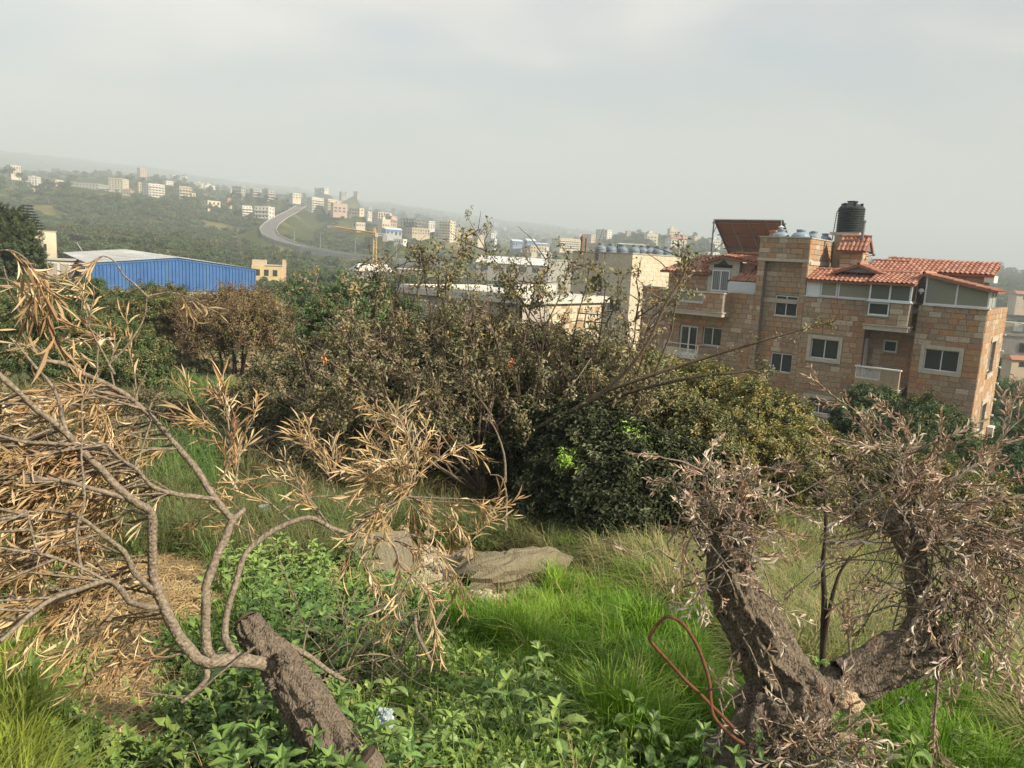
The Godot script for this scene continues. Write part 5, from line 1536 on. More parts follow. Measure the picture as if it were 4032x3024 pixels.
func make_roof_tanks(out: Transform3D) -> void:
	var spots := [[-11.0, -0.95, 0.98], [-10.45, -2.6, 0.8], [-9.85, -0.9, 1.05], [-9.95, -3.4, 0.95], [-9.55, -2.3, 0.85], [-9.6, -4.6, 0.8]]
	var names := ["leftmost on the stair tower roof", "second from the left on the stair tower roof", "largest, at the front edge of the stair tower roof", "fourth from the left on the stair tower roof", "fifth from the left on the stair tower roof", "rightmost on the stair tower roof"]
	for k in spots.size():
		var t := thing("water_tank", "blue grey ribbed water tank, " + names[k], "water tank", Vector3.ZERO, "water tanks on the stone house")
		t.transform = out * Transform3D(Basis(), Vector3(spots[k][0], 1.3, spots[k][1]))
		part(t, "tank_body", tank_mesh(), mat("tank_blue", Color(0.26, 0.33, 0.40), 0.4, T.soft, 0.8) if not M.has("tank_blue") else M.tank_blue, Transform3D(Basis.from_scale(Vector3(spots[k][2], 1.12, spots[k][2])), Vector3.ZERO))
	# the tall black tank on its plinth
	var p := thing("tank_plinth", "stone plinth under the tall black water tank", "plinth", Vector3.ZERO)
	p.transform = out * Transform3D(Basis(), Vector3(-8.35, -1.5, -5.0))
	boxpart(p, "base", Vector3(-0.55, 0, -0.9), Vector3(0.75, 3.9, 0.9), M.stone_grey)
	boxpart(p, "slab", Vector3(-0.85, 3.9, -0.95), Vector3(0.85, 4.05, 0.95), M.trim)
	var t := thing("black_tank", "tall black ribbed water tank above the roofs", "water tank", Vector3.ZERO)
	t.transform = out * Transform3D(Basis(), Vector3(-8.35, 2.55, -5.0))
	var b := Mesher.new()
	var prof := [[0.0, 0.0], [0.74, 0.0]]
	for k in 11: prof.append_array([[0.76, 0.03 + k * 0.135], [0.76, 0.09 + k * 0.135], [0.72, 0.115 + k * 0.135], [0.72, 0.14 + k * 0.135]])
	prof.append_array([[0.66, 1.55], [0.45, 1.68], [0.27, 1.73], [0.27, 1.82], [0.31, 1.82], [0.31, 1.88], [0.0, 1.9]])
	b.lathe(prof, 28)
	part(t, "tank_body", b.mesh(), mat("tank_black", Color(0.035, 0.045, 0.05), 0.38, T.soft, 0.8))
	b = Mesher.new()
	b.tube(PackedVector3Array([Vector3(0.1, 1.75, 0.3), Vector3(-0.4, 1.68, 0.6), Vector3(-0.74, 1.2, 0.35), Vector3(-0.8, 0.4, 0.3), Vector3(-0.85, -0.5, 0.3)]), PackedFloat32Array([0.03, 0.03, 0.03, 0.03, 0.03]), 6)
	part(t, "pipe", b.mesh(), M.steel)
	for a in 6:
		var w := TAU * a / 6.0
		boxpart(t, "lifting_lug", Vector3(cos(w) * 0.55 - 0.07, 1.5, sin(w) * 0.55 - 0.07), Vector3(cos(w) * 0.55 + 0.07, 1.74, sin(w) * 0.55 + 0.07), M.tank_black)
	# clay pot chimney
	var c := thing("clay_chimney", "terracotta chimney pot with a white cowl beside the roof tanks", "chimney", Vector3.ZERO)
	c.transform = out * Transform3D(Basis(), Vector3(-11.7, 1.95, -1.6))
	b = Mesher.new()
	b.lathe([[0.2, 0], [0.2, 0.12], [0.24, 0.14], [0.24, 0.22], [0.2, 0.24], [0.2, 0.36], [0.25, 0.4], [0.25, 0.5], [0, 0.5]], 14)
	part(c, "pot", b.mesh(), M.tile_2)
	b = Mesher.new()
	b.lathe([[0.1, 0.5], [0.1, 0.66], [0.2, 0.66], [0, 0.78]], 14, Vector3(0.55, 0, 0.3))
	part(c, "cowl", b.mesh(), M.white_paint)

func make_solar(out: Transform3D) -> void:
	var s := thing("solar_array", "tilted row of solar panels on steel posts above the tiled roof", "solar panels", Vector3.ZERO)
	s.transform = out * Transform3D(Basis(), Vector3(-14.0, 0, -2.6))
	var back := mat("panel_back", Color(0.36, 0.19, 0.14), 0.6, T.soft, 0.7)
	var face := mat("panel_face", Color(0.02, 0.025, 0.05), 0.1)
	var hi := Vector3(0, 3.1, 0); var lo := Vector3(0, 0.75, -3.2)
	var w := 1.12
	for k in 4:
		var x0 := -2.0 + k * w; var x1 := x0 + w - 0.03
		var b := Mesher.new()
		var a := Vector3(x0, hi.y, hi.z); var e := Vector3(x1, hi.y, hi.z); var c := Vector3(x1, lo.y, lo.z); var d := Vector3(x0, lo.y, lo.z)
		b.quad(a, e, c, d)
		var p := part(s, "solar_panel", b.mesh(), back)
		b = Mesher.new()
		var up := Vector3(0, 0.04, -0.03)
		b.quad(d + up, c + up, e + up, a + up)
		part(p, "cell_face", b.mesh(), face)
		b = Mesher.new()
		for q in [[a, e], [e, c], [c, d], [d, a]]: b.tube(PackedVector3Array([q[0], q[1]]), PackedFloat32Array([0.03, 0.03]), 4)
		part(p, "panel_rim", b.mesh(), metal())
	var b := Mesher.new()
	for x in [-1.95, 2.35]:
		b.tube(PackedVector3Array([Vector3(x, 0.4, 0.05), Vector3(x, 3.08, 0.05)]), PackedFloat32Array([0.05, 0.05]), 4)
		b.tube(PackedVector3Array([Vector3(x, hi.y - 0.06, 0), Vector3(x, lo.y - 0.06, lo.z)]), PackedFloat32Array([0.05, 0.05]), 4)
		b.tube(PackedVector3Array([Vector3(x, 0.9, 0.05), Vector3(x, 1.75, -1.7)]), PackedFloat32Array([0.035, 0.035]), 4)
		b.tube(PackedVector3Array([Vector3(x, 2.2, 0.05), Vector3(x, 2.75, -0.45)]), PackedFloat32Array([0.03, 0.03]), 4)
		b.tube(PackedVector3Array([Vector3(x, 0.3, lo.z), Vector3(x, lo.y, lo.z)]), PackedFloat32Array([0.05, 0.05]), 4)
	for t in [0.05, 0.35, 0.7, 0.95]:
		var q := hi.lerp(lo, t) - Vector3(0, 0.08, 0)
		b.tube(PackedVector3Array([q + Vector3(-2.15, 0, 0), q + Vector3(2.6, 0, 0)]), PackedFloat32Array([0.035, 0.035]), 4)
	part(s, "steel_frame", b.mesh(), mat("frame_steel", Color(0.22, 0.23, 0.25), 0.5))

# ---------------------------------------------------------------- shrubs and trees of the middle distance
# a twig with leaves along it, pointing to +y, about one unit long
func sprig(salt: int, leaves: int, long: float, wide: float, hang: float, spread: float, fine := false, twig := 0.012) -> ArrayMesh:
	rng.seed = salt
	var b := Mesher.new()
	b.tint = Color(0.75, 0.6, 0.5)
	var bend := Vector3(r(-0.15, 0.15), 0, r(-0.15, 0.15))
	b.tube(PackedVector3Array([Vector3.ZERO, Vector3(bend.x, 0.5, bend.z), Vector3(bend.x * 2.4, 0.95, bend.z * 2.4)]), PackedFloat32Array([twig, twig * 0.8, twig * 0.4]), 3, 0, false)
	for k in leaves:
		var t := lerpf(0.12, 1.0, (k + r(0, 1)) / leaves)
		var p := Vector3(bend.x * 2.4 * t * t, 0.95 * t, bend.z * 2.4 * t * t)
		var a := k * 2.4 + r(-0.5, 0.5)
		var d := (Vector3(cos(a), r(-hang, 0.5), sin(a)) * spread + Vector3(0, 0.4 - hang * 0.5, 0)).normalized()
		var up := (Vector3.UP + any_dir() * 0.5).normalized()
		var g := r(0.72, 1.28)
		b.tint = Color(g * r(0.92, 1.1), g, g * r(0.85, 1.05))
		b.leaf(p + d * 0.04, d, up, long * r(0.7, 1.25), wide * r(0.75, 1.2), r(0.1, 0.5), fine)
	return b.mesh()

func make_sprigs() -> void:
	S.broad = [sprig(11, 9, 0.36, 0.14, 0.9, 0.9, true), sprig(12, 7, 0.40, 0.15, 1.1, 0.8, true), sprig(13, 11, 0.32, 0.13, 0.8, 0.9, true)]
	S.small = [sprig(21, 26, 0.22, 0.10, 0.3, 0.9), sprig(22, 30, 0.2, 0.09, 0.2, 0.9), sprig(23, 22, 0.25, 0.11, 0.4, 0.9)]
	S.dense = [sprig(31, 34, 0.2, 0.13, 0.3, 1.0), sprig(32, 38, 0.18, 0.12, 0.5, 1.0)]
	S.twiggy = [sprig(41, 9, 0.16, 0.07, 0.3, 0.9, false, 0.022), sprig(42, 12, 0.15, 0.07, 0.2, 0.9, false, 0.02)]
	leafy("leaf_mat", Color(1, 1, 1), 0.45, 0.55)
	leafy("leaf_dull", Color(1, 1, 1), 0.25, 0.75)
	mat("twig_bark", Color(0.26, 0.22, 0.185), 0.9, T.bark, 3.0)
	mat("pale_bark", Color(0.36, 0.32, 0.27), 0.9, T.bark, 3.0)

func aim(dir: Vector3, turn: float, size: float) -> Basis:
	var y := dir.normalized()
	var x := y.cross(Vector3.FORWARD if absf(y.z) < 0.9 else Vector3.RIGHT).normalized()
	return (Basis(y, turn) * Basis(x, y, x.cross(y))).scaled(Vector3.ONE * size)

# foliage on the outside of several lobes [place, radius]; stems run from the foot to the lobes
func bush(called: String, label: String, category: String, lobes: Array, sprigs: Array, size: float, count: int, tint: Color, vary := 0.25, bark := "twig_bark", material := "leaf_mat", accent := Color(0, 0, 0), share := 0.0, group := "") -> Node3D:
	var mid := Vector3.ZERO
	var whole := 0.0
	for l in lobes:
		mid += l[0]
		whole += l[1] * l[1]
	mid /= lobes.size()
	var foot := on_ground(mid.x, mid.z)
	var o := thing(called, label, category, foot, group)
	var wood := Mesher.new()
	var places := []; var tints := []
	for k in sprigs.size(): places.append([]); tints.append([])
	for l in lobes:
		var c: Vector3 = l[0] - foot
		var rad: float = l[1]
		var start := Vector3(c.x * 0.25, -0.2, c.z * 0.25)
		for g in 3:
			var e := c + any_dir() * rad * 0.6
			var bendy := (start + e) * 0.5 + Vector3(r(-0.2, 0.2), r(-0.1, 0.2), r(-0.2, 0.2)) * rad
			wood.tube(PackedVector3Array([start, bendy, e]), PackedFloat32Array([rad * 0.05, rad * 0.035, rad * 0.01]), 5)
		var n := int(count * rad * rad / whole)
		for k in n:
			var d := any_dir()
			if d.y < -0.6: d.y *= -1
			var lump := 1.0 + 0.6 * noise.get_noise_3d((c.x + d.x * rad) * 130.0 / maxf(rad, 0.6), (c.y + d.y * rad) * 130.0 / maxf(rad, 0.6), (c.z + d.z * rad) * 130.0 / maxf(rad, 0.6))
			var inner := 1.0 - 0.45 * pow(rng.randf(), 2.0)
			var p := c + d * rad * lump * inner
			if (p + foot).y < ground(p.x + foot.x, p.z + foot.z) + 0.02: continue
			var which := rng.randi() % sprigs.size()
			var grow := (d + Vector3(0, 0.45, 0) + any_dir() * 0.55).normalized()
			places[which].append(Transform3D(aim(grow, r(0, TAU), size * r(0.7, 1.3)), p - grow * size * 0.5))
			var q := r(1.0 - vary, 1.0 + vary)
			var col := tint * q * 1.85
			if share > 0.0 and rng.randf() < share: col = accent * q * 1.85
			col.a = 1.0
			tints[which].append(col)
	part(o, "branches", wood.mesh(), M[bark])
	for k in sprigs.size():
		if places[k].size(): scatter(o, "foliage", sprigs[k], M[material], places[k], tints[k])
	return o

func lobe(x: float, y: float, d: float, rpx: float) -> Array: return [at(x, y, d), rpx * d / FOCAL]

func make_mid_plants() -> void:
	make_sprigs()
	rng.seed = 400
	var green := Color(0.055, 0.085, 0.030); var olive := Color(0.115, 0.105, 0.045); var dark := Color(0.032, 0.055, 0.022); var yellow := Color(0.185, 0.16, 0.06); var brown := Color(0.135, 0.10, 0.065)
	# left: the big dark tree, the conifer behind it, then the shrubs in front of the warehouse
	bush("evergreen_tree", "dense dark evergreen tree at the left edge beside the cream tower", "tree", [lobe(-60, 960, 62, 130), lobe(40, 905, 62, 80), lobe(90, 960, 60, 70), lobe(60, 1040, 60, 100), lobe(140, 1040, 61, 50), lobe(-20, 860, 63, 55), lobe(110, 1010, 60, 45)], S.dense, 0.55, 2600, Color(0.035, 0.05, 0.022), 0.3, "twig_bark", "leaf_dull")
	make_conifer()
	bush("shrub", "green leafy shrub left of the warehouse's near corner", "shrub", [lobe(150, 1180, 40, 80), lobe(260, 1200, 39, 90), lobe(360, 1165, 38, 60), lobe(60, 1190, 40, 70), lobe(420, 1210, 38, 60)], S.small, 0.45, 2200, Color(0.06, 0.085, 0.035), 0.3)
	bush("shrub", "olive green shrub below the middle of the blue wall", "shrub", [lobe(470, 1210, 33, 60), lobe(580, 1200, 33, 70), lobe(680, 1195, 33, 60), lobe(620, 1270, 31, 110), lobe(500, 1290, 31, 90)], S.small, 0.42, 2400, olive, 0.3, "twig_bark", "leaf_mat", green, 0.4)
	bush("bare_shrub", "brownish twiggy shrub in front of the warehouse's white base", "shrub", [lobe(790, 1250, 30, 90), lobe(900, 1215, 30, 80), lobe(1010, 1230, 29, 85), lobe(960, 1300, 28, 120), lobe(820, 1330, 28, 100), lobe(1090, 1290, 28, 80)], S.twiggy, 0.5, 3600, brown, 0.3, "twig_bark", "leaf_dull", olive, 0.35)
	bush("shrub", "dark green shrub under the twigs of the dead tree at left", "shrub", [lobe(330, 1330, 24, 110), lobe(180, 1310, 25, 120), lobe(470, 1370, 23, 100), lobe(580, 1400, 22, 70), lobe(60, 1290, 26, 100)], S.small, 0.4, 2400, green, 0.35, "twig_bark", "leaf_mat", olive, 0.3)
	bush("shrub", "low green shrub beside the tall grass clump", "shrub", [lobe(430, 1490, 19, 110), lobe(570, 1500, 18, 90), lobe(290, 1480, 19, 110), lobe(130, 1470, 20, 120)], S.small, 0.32, 1800, Color(0.05, 0.075, 0.028), 0.35, "twig_bark", "leaf_mat", olive, 0.25)
	# trees and shrubs between the warehouse and the low house
	bush("tree", "dark green tree top between the yellow house and the bare shrub", "tree", [lobe(1150, 1180, 60, 60), lobe(1230, 1200, 58, 70), lobe(1330, 1190, 58, 60), lobe(1100, 1230, 56, 70)], S.dense, 0.6, 1200, green, 0.3)
	bush("tree", "deep green tree behind the left side of the bare shrub", "tree", [lobe(1380, 1240, 24, 110), lobe(1470, 1220, 25, 100), lobe(1300, 1290, 22, 110), lobe(1450, 1330, 22, 120), lobe(1560, 1270, 25, 80)], S.dense, 0.42, 2200, Color(0.045, 0.075, 0.028), 0.35)
	bush("tree", "green tree row below the grey house", "tree", [lobe(1180, 1120, 170, 50), lobe(1260, 1105, 170, 40), lobe(1330, 1115, 165, 45), lobe(1600, 1130, 150, 50), lobe(1520, 1140, 150, 40)], S.dense, 1.3, 900, green, 0.3)
	# right: yellowing thicket below the stone house and dark trees at its foot
	bush("thicket", "yellow green thicket in front of the stone house", "shrub", [lobe(2620, 1600, 19, 140), lobe(2780, 1590, 19, 130), lobe(2940, 1640, 18, 120), lobe(3080, 1700, 18, 120), lobe(2700, 1740, 16, 150), lobe(2900, 1790, 16, 140), lobe(3060, 1840, 16, 130), lobe(2560, 1700, 17, 120), lobe(3180, 1800, 17, 100)], S.small, 0.36, 6500, yellow, 0.3, "twig_bark", "leaf_mat", Color(0.09, 0.10, 0.04), 0.4)
	bush("thicket", "green thicket between the bare shrub and the beige house", "shrub", [lobe(2480, 1480, 26, 90), lobe(2600, 1500, 26, 90), lobe(2380, 1470, 28, 80), lobe(2280, 1440, 30, 80)], S.small, 0.42, 2000, Color(0.12, 0.12, 0.045), 0.3)
	bush("dark_tree", "dark tree against the stone house under the lower balcony", "tree", [lobe(3420, 1640, 29, 90), lobe(3480, 1600, 30, 60), lobe(3360, 1700, 28, 90), lobe(3460, 1720, 28, 110), lobe(3400, 1570, 30, 40)], S.dense, 0.45, 2300, dark, 0.35, "twig_bark", "leaf_mat", Color(0.09, 0.10, 0.035), 0.15)
	bush("dark_tree", "dark bushy tree beside the stone house's sunlit corner", "tree", [lobe(3640, 1680, 27, 100), lobe(3720, 1720, 26, 90), lobe(3600, 1760, 26, 110), lobe(3740, 1810, 25, 110), lobe(3650, 1850, 24, 110), lobe(3540, 1830, 25, 90)], S.small, 0.42, 3200, Color(0.045, 0.07, 0.028), 0.35, "twig_bark", "leaf_mat", Color(0.12, 0.12, 0.05), 0.2)
	bush("thicket", "olive thicket behind the crown of the dead olive", "shrub", [lobe(3300, 1860, 17, 110), lobe(3420, 1900, 16, 120), lobe(3560, 1940, 16, 120), lobe(3700, 1960, 16, 110), lobe(3850, 1990, 17, 110), lobe(3200, 1930, 15, 100)], S.small, 0.34, 3200, Color(0.10, 0.105, 0.042), 0.35, "twig_bark", "leaf_mat", yellow, 0.3)
	bush("tree", "green trees falling away at the right edge below the sunlit wall", "tree", [lobe(3960, 1860, 34, 110), lobe(4040, 1800, 40, 110), lobe(3890, 1930, 30, 90), lobe(4060, 1940, 28, 120)], S.dense, 0.5, 2200, Color(0.045, 0.075, 0.03), 0.3)
	bush("tree", "hazy green trees down the valley at the right edge", "tree", [lobe(3960, 1480, 110, 60), lobe(4030, 1500, 105, 70), lobe(3930, 1560, 95, 60), lobe(4000, 1590, 90, 80), lobe(3950, 1670, 80, 80), lobe(4040, 1690, 78, 90), lobe(3900, 1740, 70, 70)], S.dense, 0.9, 2600, green, 0.3)
	make_big_shrub()
	bush("ivy_thicket", "deep dark evergreen thicket under the bare shrub", "shrub", [lobe(2150, 1760, 9.3, 130), lobe(2320, 1760, 9.0, 150), lobe(2500, 1830, 8.8, 150), lobe(2380, 1930, 8.5, 170), lobe(2200, 1930, 8.8, 150), lobe(2560, 1990, 8.4, 140), lobe(2420, 2080, 8.2, 150), lobe(2640, 1900, 8.8, 120), lobe(2080, 1850, 9.4, 120)], S.small, 0.26, 7000, Color(0.022, 0.028, 0.012), 0.5, "twig_bark", "leaf_dull", Color(0.075, 0.085, 0.045), 0.15)
	bush("thicket", "grey olive thicket in the hollow left of the bare shrub", "shrub", [lobe(1000, 1640, 14, 110), lobe(1110, 1560, 15, 120), lobe(1200, 1700, 12.5, 120), lobe(880, 1620, 15, 70), lobe(1020, 1760, 12, 110)], S.small, 0.3, 2200, Color(0.075, 0.075, 0.04), 0.35, "twig_bark", "leaf_mat", Color(0.12, 0.10, 0.06), 0.4)
	bush("thicket", "mixed thicket joining the dark thicket to the yellow green one", "shrub", [lobe(2620, 1660, 11.5, 130), lobe(2740, 1760, 11, 140), lobe(2800, 1900, 10.5, 130), lobe(2900, 2000, 10, 110), lobe(2500, 1600, 12, 110), lobe(2700, 2030, 9.5, 120)], S.small, 0.26, 3600, Color(0.075, 0.085, 0.036), 0.4, "twig_bark", "leaf_mat", Color(0.15, 0.13, 0.06), 0.35)
	bush("shrub", "fine leaved grey olive shrub standing behind the large bare one", "shrub", [lobe(1280, 1440, 12, 110), lobe(1430, 1400, 12, 120), lobe(1600, 1390, 11.6, 125), lobe(1780, 1370, 11.4, 130), lobe(1960, 1380, 11.2, 125), lobe(2130, 1410, 11, 120), lobe(2290, 1460, 10.8, 115), lobe(2430, 1530, 10.6, 110), lobe(1700, 1520, 11, 160), lobe(2050, 1540, 10.8, 160)], S.twiggy + S.small, 0.24, 5600, Color(0.10, 0.094, 0.06), 0.4, "twig_bark", "leaf_mat", Color(0.06, 0.075, 0.035), 0.35)
	bush("thicket", "dull green brush behind the right limb of the leaning tree", "shrub", [lobe(820, 1760, 12, 100), lobe(700, 1690, 13, 100), lobe(940, 1850, 10.5, 110), lobe(1080, 1860, 10, 110), lobe(1250, 1850, 9.6, 120), lobe(560, 1660, 14, 90), lobe(1420, 1880, 9.3, 120)], S.twiggy + S.small, 0.26, 2800, Color(0.065, 0.065, 0.034), 0.4, "twig_bark", "leaf_dull", Color(0.10, 0.085, 0.05), 0.4)
	bush("vine_shoots", "bright green vine shoots on the dark thicket", "vine", [lobe(2240, 1840, 8.3, 45), lobe(2480, 1740, 8.6, 60), lobe(2560, 1760, 8.5, 40)], S.broad, 0.16, 90, Color(0.17, 0.28, 0.04), 0.3)
	bush("ivy_thicket", "dark tangled thicket at the left foot of the bare shrub", "shrub", [lobe(1250, 1650, 11.5, 130), lobe(1400, 1700, 11, 150), lobe(1580, 1750, 10.5, 150), lobe(1750, 1760, 10.3, 150), lobe(1900, 1790, 9.9, 140), lobe(1300, 1540, 12, 110), lobe(1500, 1560, 12, 130)], S.twiggy, 0.4, 3800, Color(0.06, 0.05, 0.032), 0.35, "twig_bark", "leaf_dull", Color(0.05, 0.075, 0.025), 0.35)
	make_scrub()

func make_conifer() -> void:
	var foot := at(118, 1060, 150.0)
	foot.y = ground(foot.x, foot.z)
	var top := at(112, 812, 150.0)
	var h := top.y - foot.y
	var o := thing("conifer", "tall tiered conifer behind the dark tree at left", "conifer tree", foot)
	var b := Mesher.new()
	b.tube(PackedVector3Array([Vector3.ZERO, Vector3(0, h * 0.5, 0), Vector3(0, h, 0)]), PackedFloat32Array([0.3, 0.2, 0.04]), 7)
	part(o, "trunk", b.mesh(), M.twig_bark)
	b = Mesher.new()
	var w := Mesher.new()
	var y := h * 0.12
	while y < h:
		var reach := minf(6.0, (h - y) * 0.5 + 0.3)
		for k in 12:
			var a := r(0, TAU)
			var d := Vector3(cos(a), 0.18, sin(a))
			var e := Vector3(0, y, 0) + d * reach + Vector3(0, -reach * 0.08, 0)
			w.tube(PackedVector3Array([Vector3(0, y, 0), e]), PackedFloat32Array([0.05, 0.015]), 4)
			var n := int(reach * 16)
			for i in n:
				var t := r(0.2, 1.0)
				var p := Vector3(0, y, 0).lerp(e, t)
				b.tint = Color(0.03, 0.045, 0.026) * r(0.7, 1.3)
				var s := (Vector3(-d.z, 0, d.x) * (1.0 if rng.randf() < 0.5 else -1.0) + d * 0.7 + Vector3(0, r(-0.1, 0.25), 0)).normalized()
				b.leaf(p, s, Vector3.UP, r(0.6, 1.1), 0.36, 0.1, false)
		y += r(0.5, 0.7)
	part(o, "branches", w.mesh(), M.twig_bark)
	part(o, "needles", b.mesh(), M.leaf_dull).set_meta("kind", "stuff")

# the sprawling half bare shrub in the middle, about ten metres away
func make_big_shrub() -> void:
	rng.seed = 512
	var foot := at(1900, 1960, 9.6)
	foot.y = ground(foot.x, foot.z)
	var o := thing("bare_shrub", "large sprawling half bare shrub with drooping olive leaves in the centre", "shrub", foot)
	var roots := [at(1700, 1900, 10.0), at(2050, 1900, 9.6), at(1450, 1850, 10.6), at(2300, 1850, 9.8), at(1900, 1950, 9.4)]
	var wood := Mesher.new(); var pale := Mesher.new()
	var places := [[], [], []]; var tints := [[], [], []]
	var sprout := func(p: Vector3, dir: Vector3, size: float) -> void:
		var k := rng.randi() % 3
		places[k].append(Transform3D(aim(dir, r(0, TAU), size), p - foot))
		var q := r(1.2, 2.2)
		var c := Color(0.135, 0.12, 0.07) * q
		var z := rng.randf()
		if z < 0.25: c = Color(0.085, 0.095, 0.045) * q
		elif z < 0.33: c = Color(0.19, 0.16, 0.07) * q
		elif z < 0.338: c = Color(0.30, 0.12, 0.04) * q
		elif z < 0.55: c = Color(0.15, 0.12, 0.085) * q
		c.a = 1.0
		tints[k].append(c)
	# long shoots that stand out against the sky and the houses, then many that fill the crown
	var tips := [[1425, 1045, 10.5], [1495, 1045, 10.4], [1660, 945, 10.2], [1700, 985, 10.4], [1830, 925, 10.0], [1800, 1010, 10.1], [1925, 985, 10.1], [2060, 1040, 10.0], [2150, 1030, 9.8], [2250, 1045, 9.7], [2330, 1020, 9.6], [2120, 1090, 9.6], [2400, 1180, 9.2], [2520, 1190, 9.0], [2560, 1240, 8.9], [1580, 1080, 10.6], [1240, 1130, 11.0], [1130, 1210, 11.2], [1750, 1080, 9.9], [1980, 1110, 9.8], [2690, 1005, 8.8], [1180, 1330, 11.0]]
	for k in 110:
		var x := r(1120, 2620)
		var top := 1180.0 + absf(x - 1850.0) * 0.16 + (180.0 if x < 1350 else 0.0)
		tips.append([x, r(top, 1660), r(8.8, 11.2)])
	var long := [[[2050, 1760, 9.4], [2250, 1600, 9.0], [2500, 1500, 8.6], [2720, 1428, 8.4], [2900, 1372, 8.2], [3140, 1302, 8.0], [3290, 1262, 7.9]], [[2200, 1660, 9.2], [2480, 1545, 8.8], [2750, 1482, 8.5], [2900, 1468, 8.4], [3020, 1450, 8.3]], [[2100, 1690, 9.0], [2350, 1560, 8.6], [2520, 1400, 8.3], [2620, 1200, 8.2], [2690, 1090, 8.2], [2700, 1010, 8.2]]]
	for l in long:
		var pts := PackedVector3Array(); var rad := PackedFloat32Array()
		for i in l.size():
			pts.append(at(l[i][0], l[i][1], l[i][2]) - foot)
			rad.append(lerpf(0.03, 0.008, i / float(l.size() - 1)))
		pts = smooth_path(pts, 3); rad = stretch(rad, pts.size())
		wood.tube(pts, rad, 6)
		for k in 16:
			var i := pts.size() - 1 - int(pow(rng.randf(), 2.5) * pts.size() * 0.7)
			i = clampi(i, 1, pts.size() - 1)
			sprout.call(pts[i] + foot + any_dir() * 0.06, (any_dir() + Vector3(0, -0.2, 0)).normalized(), r(0.13, 0.2))
	for t in tips:
		var e := at(t[0], t[1], t[2])
		var best: Vector3 = roots[0]
		for q in roots:
			if (q - e).length() * r(0.8, 1.25) < (best - e).length(): best = q
		var high := (e - best).length()
		var mid := best.lerp(e, 0.5) + Vector3(r(-0.15, 0.15), r(-0.05, 0.18), r(-0.15, 0.15)) * high + (best.lerp(e, 0.5) - (foot + Vector3(0, 1.5, 0))) * 0.12
		var pts := PackedVector3Array(); var n := 9
		for i in n + 1:
			var u := i / float(n)
			var p := best.lerp(mid, u).lerp(mid.lerp(e, u), u) + any_dir() * 0.03
			pts.append(p - foot)
		var rad := PackedFloat32Array()
		for i in n + 1: rad.append(lerpf(0.021, 0.005, i / float(n)))
		(pale if rng.randf() < 0.22 else wood).tube(pts, rad, 5)
		var grow := (e - mid).normalized()
		var upright: bool = t[1] < 1120
		for k in (15 if upright else 6):
			sprout.call(e - grow * r(0, 0.55) + any_dir() * 0.05, (grow * 0.4 + any_dir()).normalized(), r(0.18, 0.29))
		for k in 8:
			var i := rng.randi_range(3, n)
			var side := (any_dir() + grow * 0.7 + Vector3(0, 0.25, 0)).normalized()
			var l2 := r(0.25, 0.7)
			var q0 := pts[i]; var q1 := q0 + side * l2 * 0.5 + any_dir() * 0.06; var q2 := q0 + side * l2 + any_dir() * 0.1
			(pale if rng.randf() < 0.3 else wood).tube(PackedVector3Array([q0, q1, q2]), PackedFloat32Array([0.009, 0.006, 0.003]), 4, 0, false)
			if upright and rng.randf() < 0.5: continue
			for g in 2 + rng.randi() % 2:
				var w := rng.randf()
				sprout.call(foot + q1.lerp(q2, w), (side * 0.6 + any_dir()).normalized(), r(0.13, 0.22))
	# bare whitish branches along the lower left
	for l in [[[980, 1755, 9.6], [1150, 1690, 9.7], [1280, 1640, 9.8], [1380, 1575, 10.0], [1440, 1470, 10.2]], [[1220, 1440, 10.3], [1290, 1375, 10.3], [1420, 1330, 10.3], [1560, 1295, 10.3]], [[1600, 1620, 9.4], [1640, 1590, 9.4], [1720, 1570, 9.5], [1730, 1480, 9.6]], [[1990, 1900, 8.2], [1985, 1790, 8.3], [1945, 1680, 8.5], [1900, 1640, 8.7]], [[1990, 2090, 8.0], [1995, 1960, 8.1], [1975, 1880, 8.2], [1930, 1870, 8.2]], [[1700, 1660, 9.0], [1800, 1800, 8.6], [1850, 1850, 8.5]], [[1270, 1250, 10.8], [1350, 1330, 10.6], [1420, 1440, 10.4], [1470, 1560, 10.2]]]:
		var pts := PackedVector3Array(); var rad := PackedFloat32Array()
		for i in l.size():
			pts.append(at(l[i][0], l[i][1], l[i][2]) - foot)
			rad.append(lerpf(0.016, 0.006, i / float(l.size() - 1)))
		pts = smooth_path(pts, 3)
		pale.tube(pts, stretch(rad, pts.size()), 5)
	part(o, "branches", wood.mesh(), M.twig_bark)
	part(o, "bare_branches", pale.mesh(), M.pale_bark)
	for k in 3: scatter(o, "foliage", S.broad[k], M.leaf_mat, places[k], tints[k])

func smooth_path(p: PackedVector3Array, steps: int) -> PackedVector3Array:
	var out := PackedVector3Array()
	for i in p.size() - 1:
		var a := p[maxi(i - 1, 0)]; var d := p[mini(i + 2, p.size() - 1)]
		for k in steps: out.append(p[i].cubic_interpolate(p[i + 1], a, d, k / float(steps)))
	out.append(p[p.size() - 1])
	return out

func stretch(v: PackedFloat32Array, n: int) -> PackedFloat32Array:
	var out := PackedFloat32Array()
	for i in n:
		var t := i / float(n - 1) * (v.size() - 1)
		var k := mini(int(t), v.size() - 2)
		out.append(lerpf(v[k], v[k + 1], t - k))
	return out

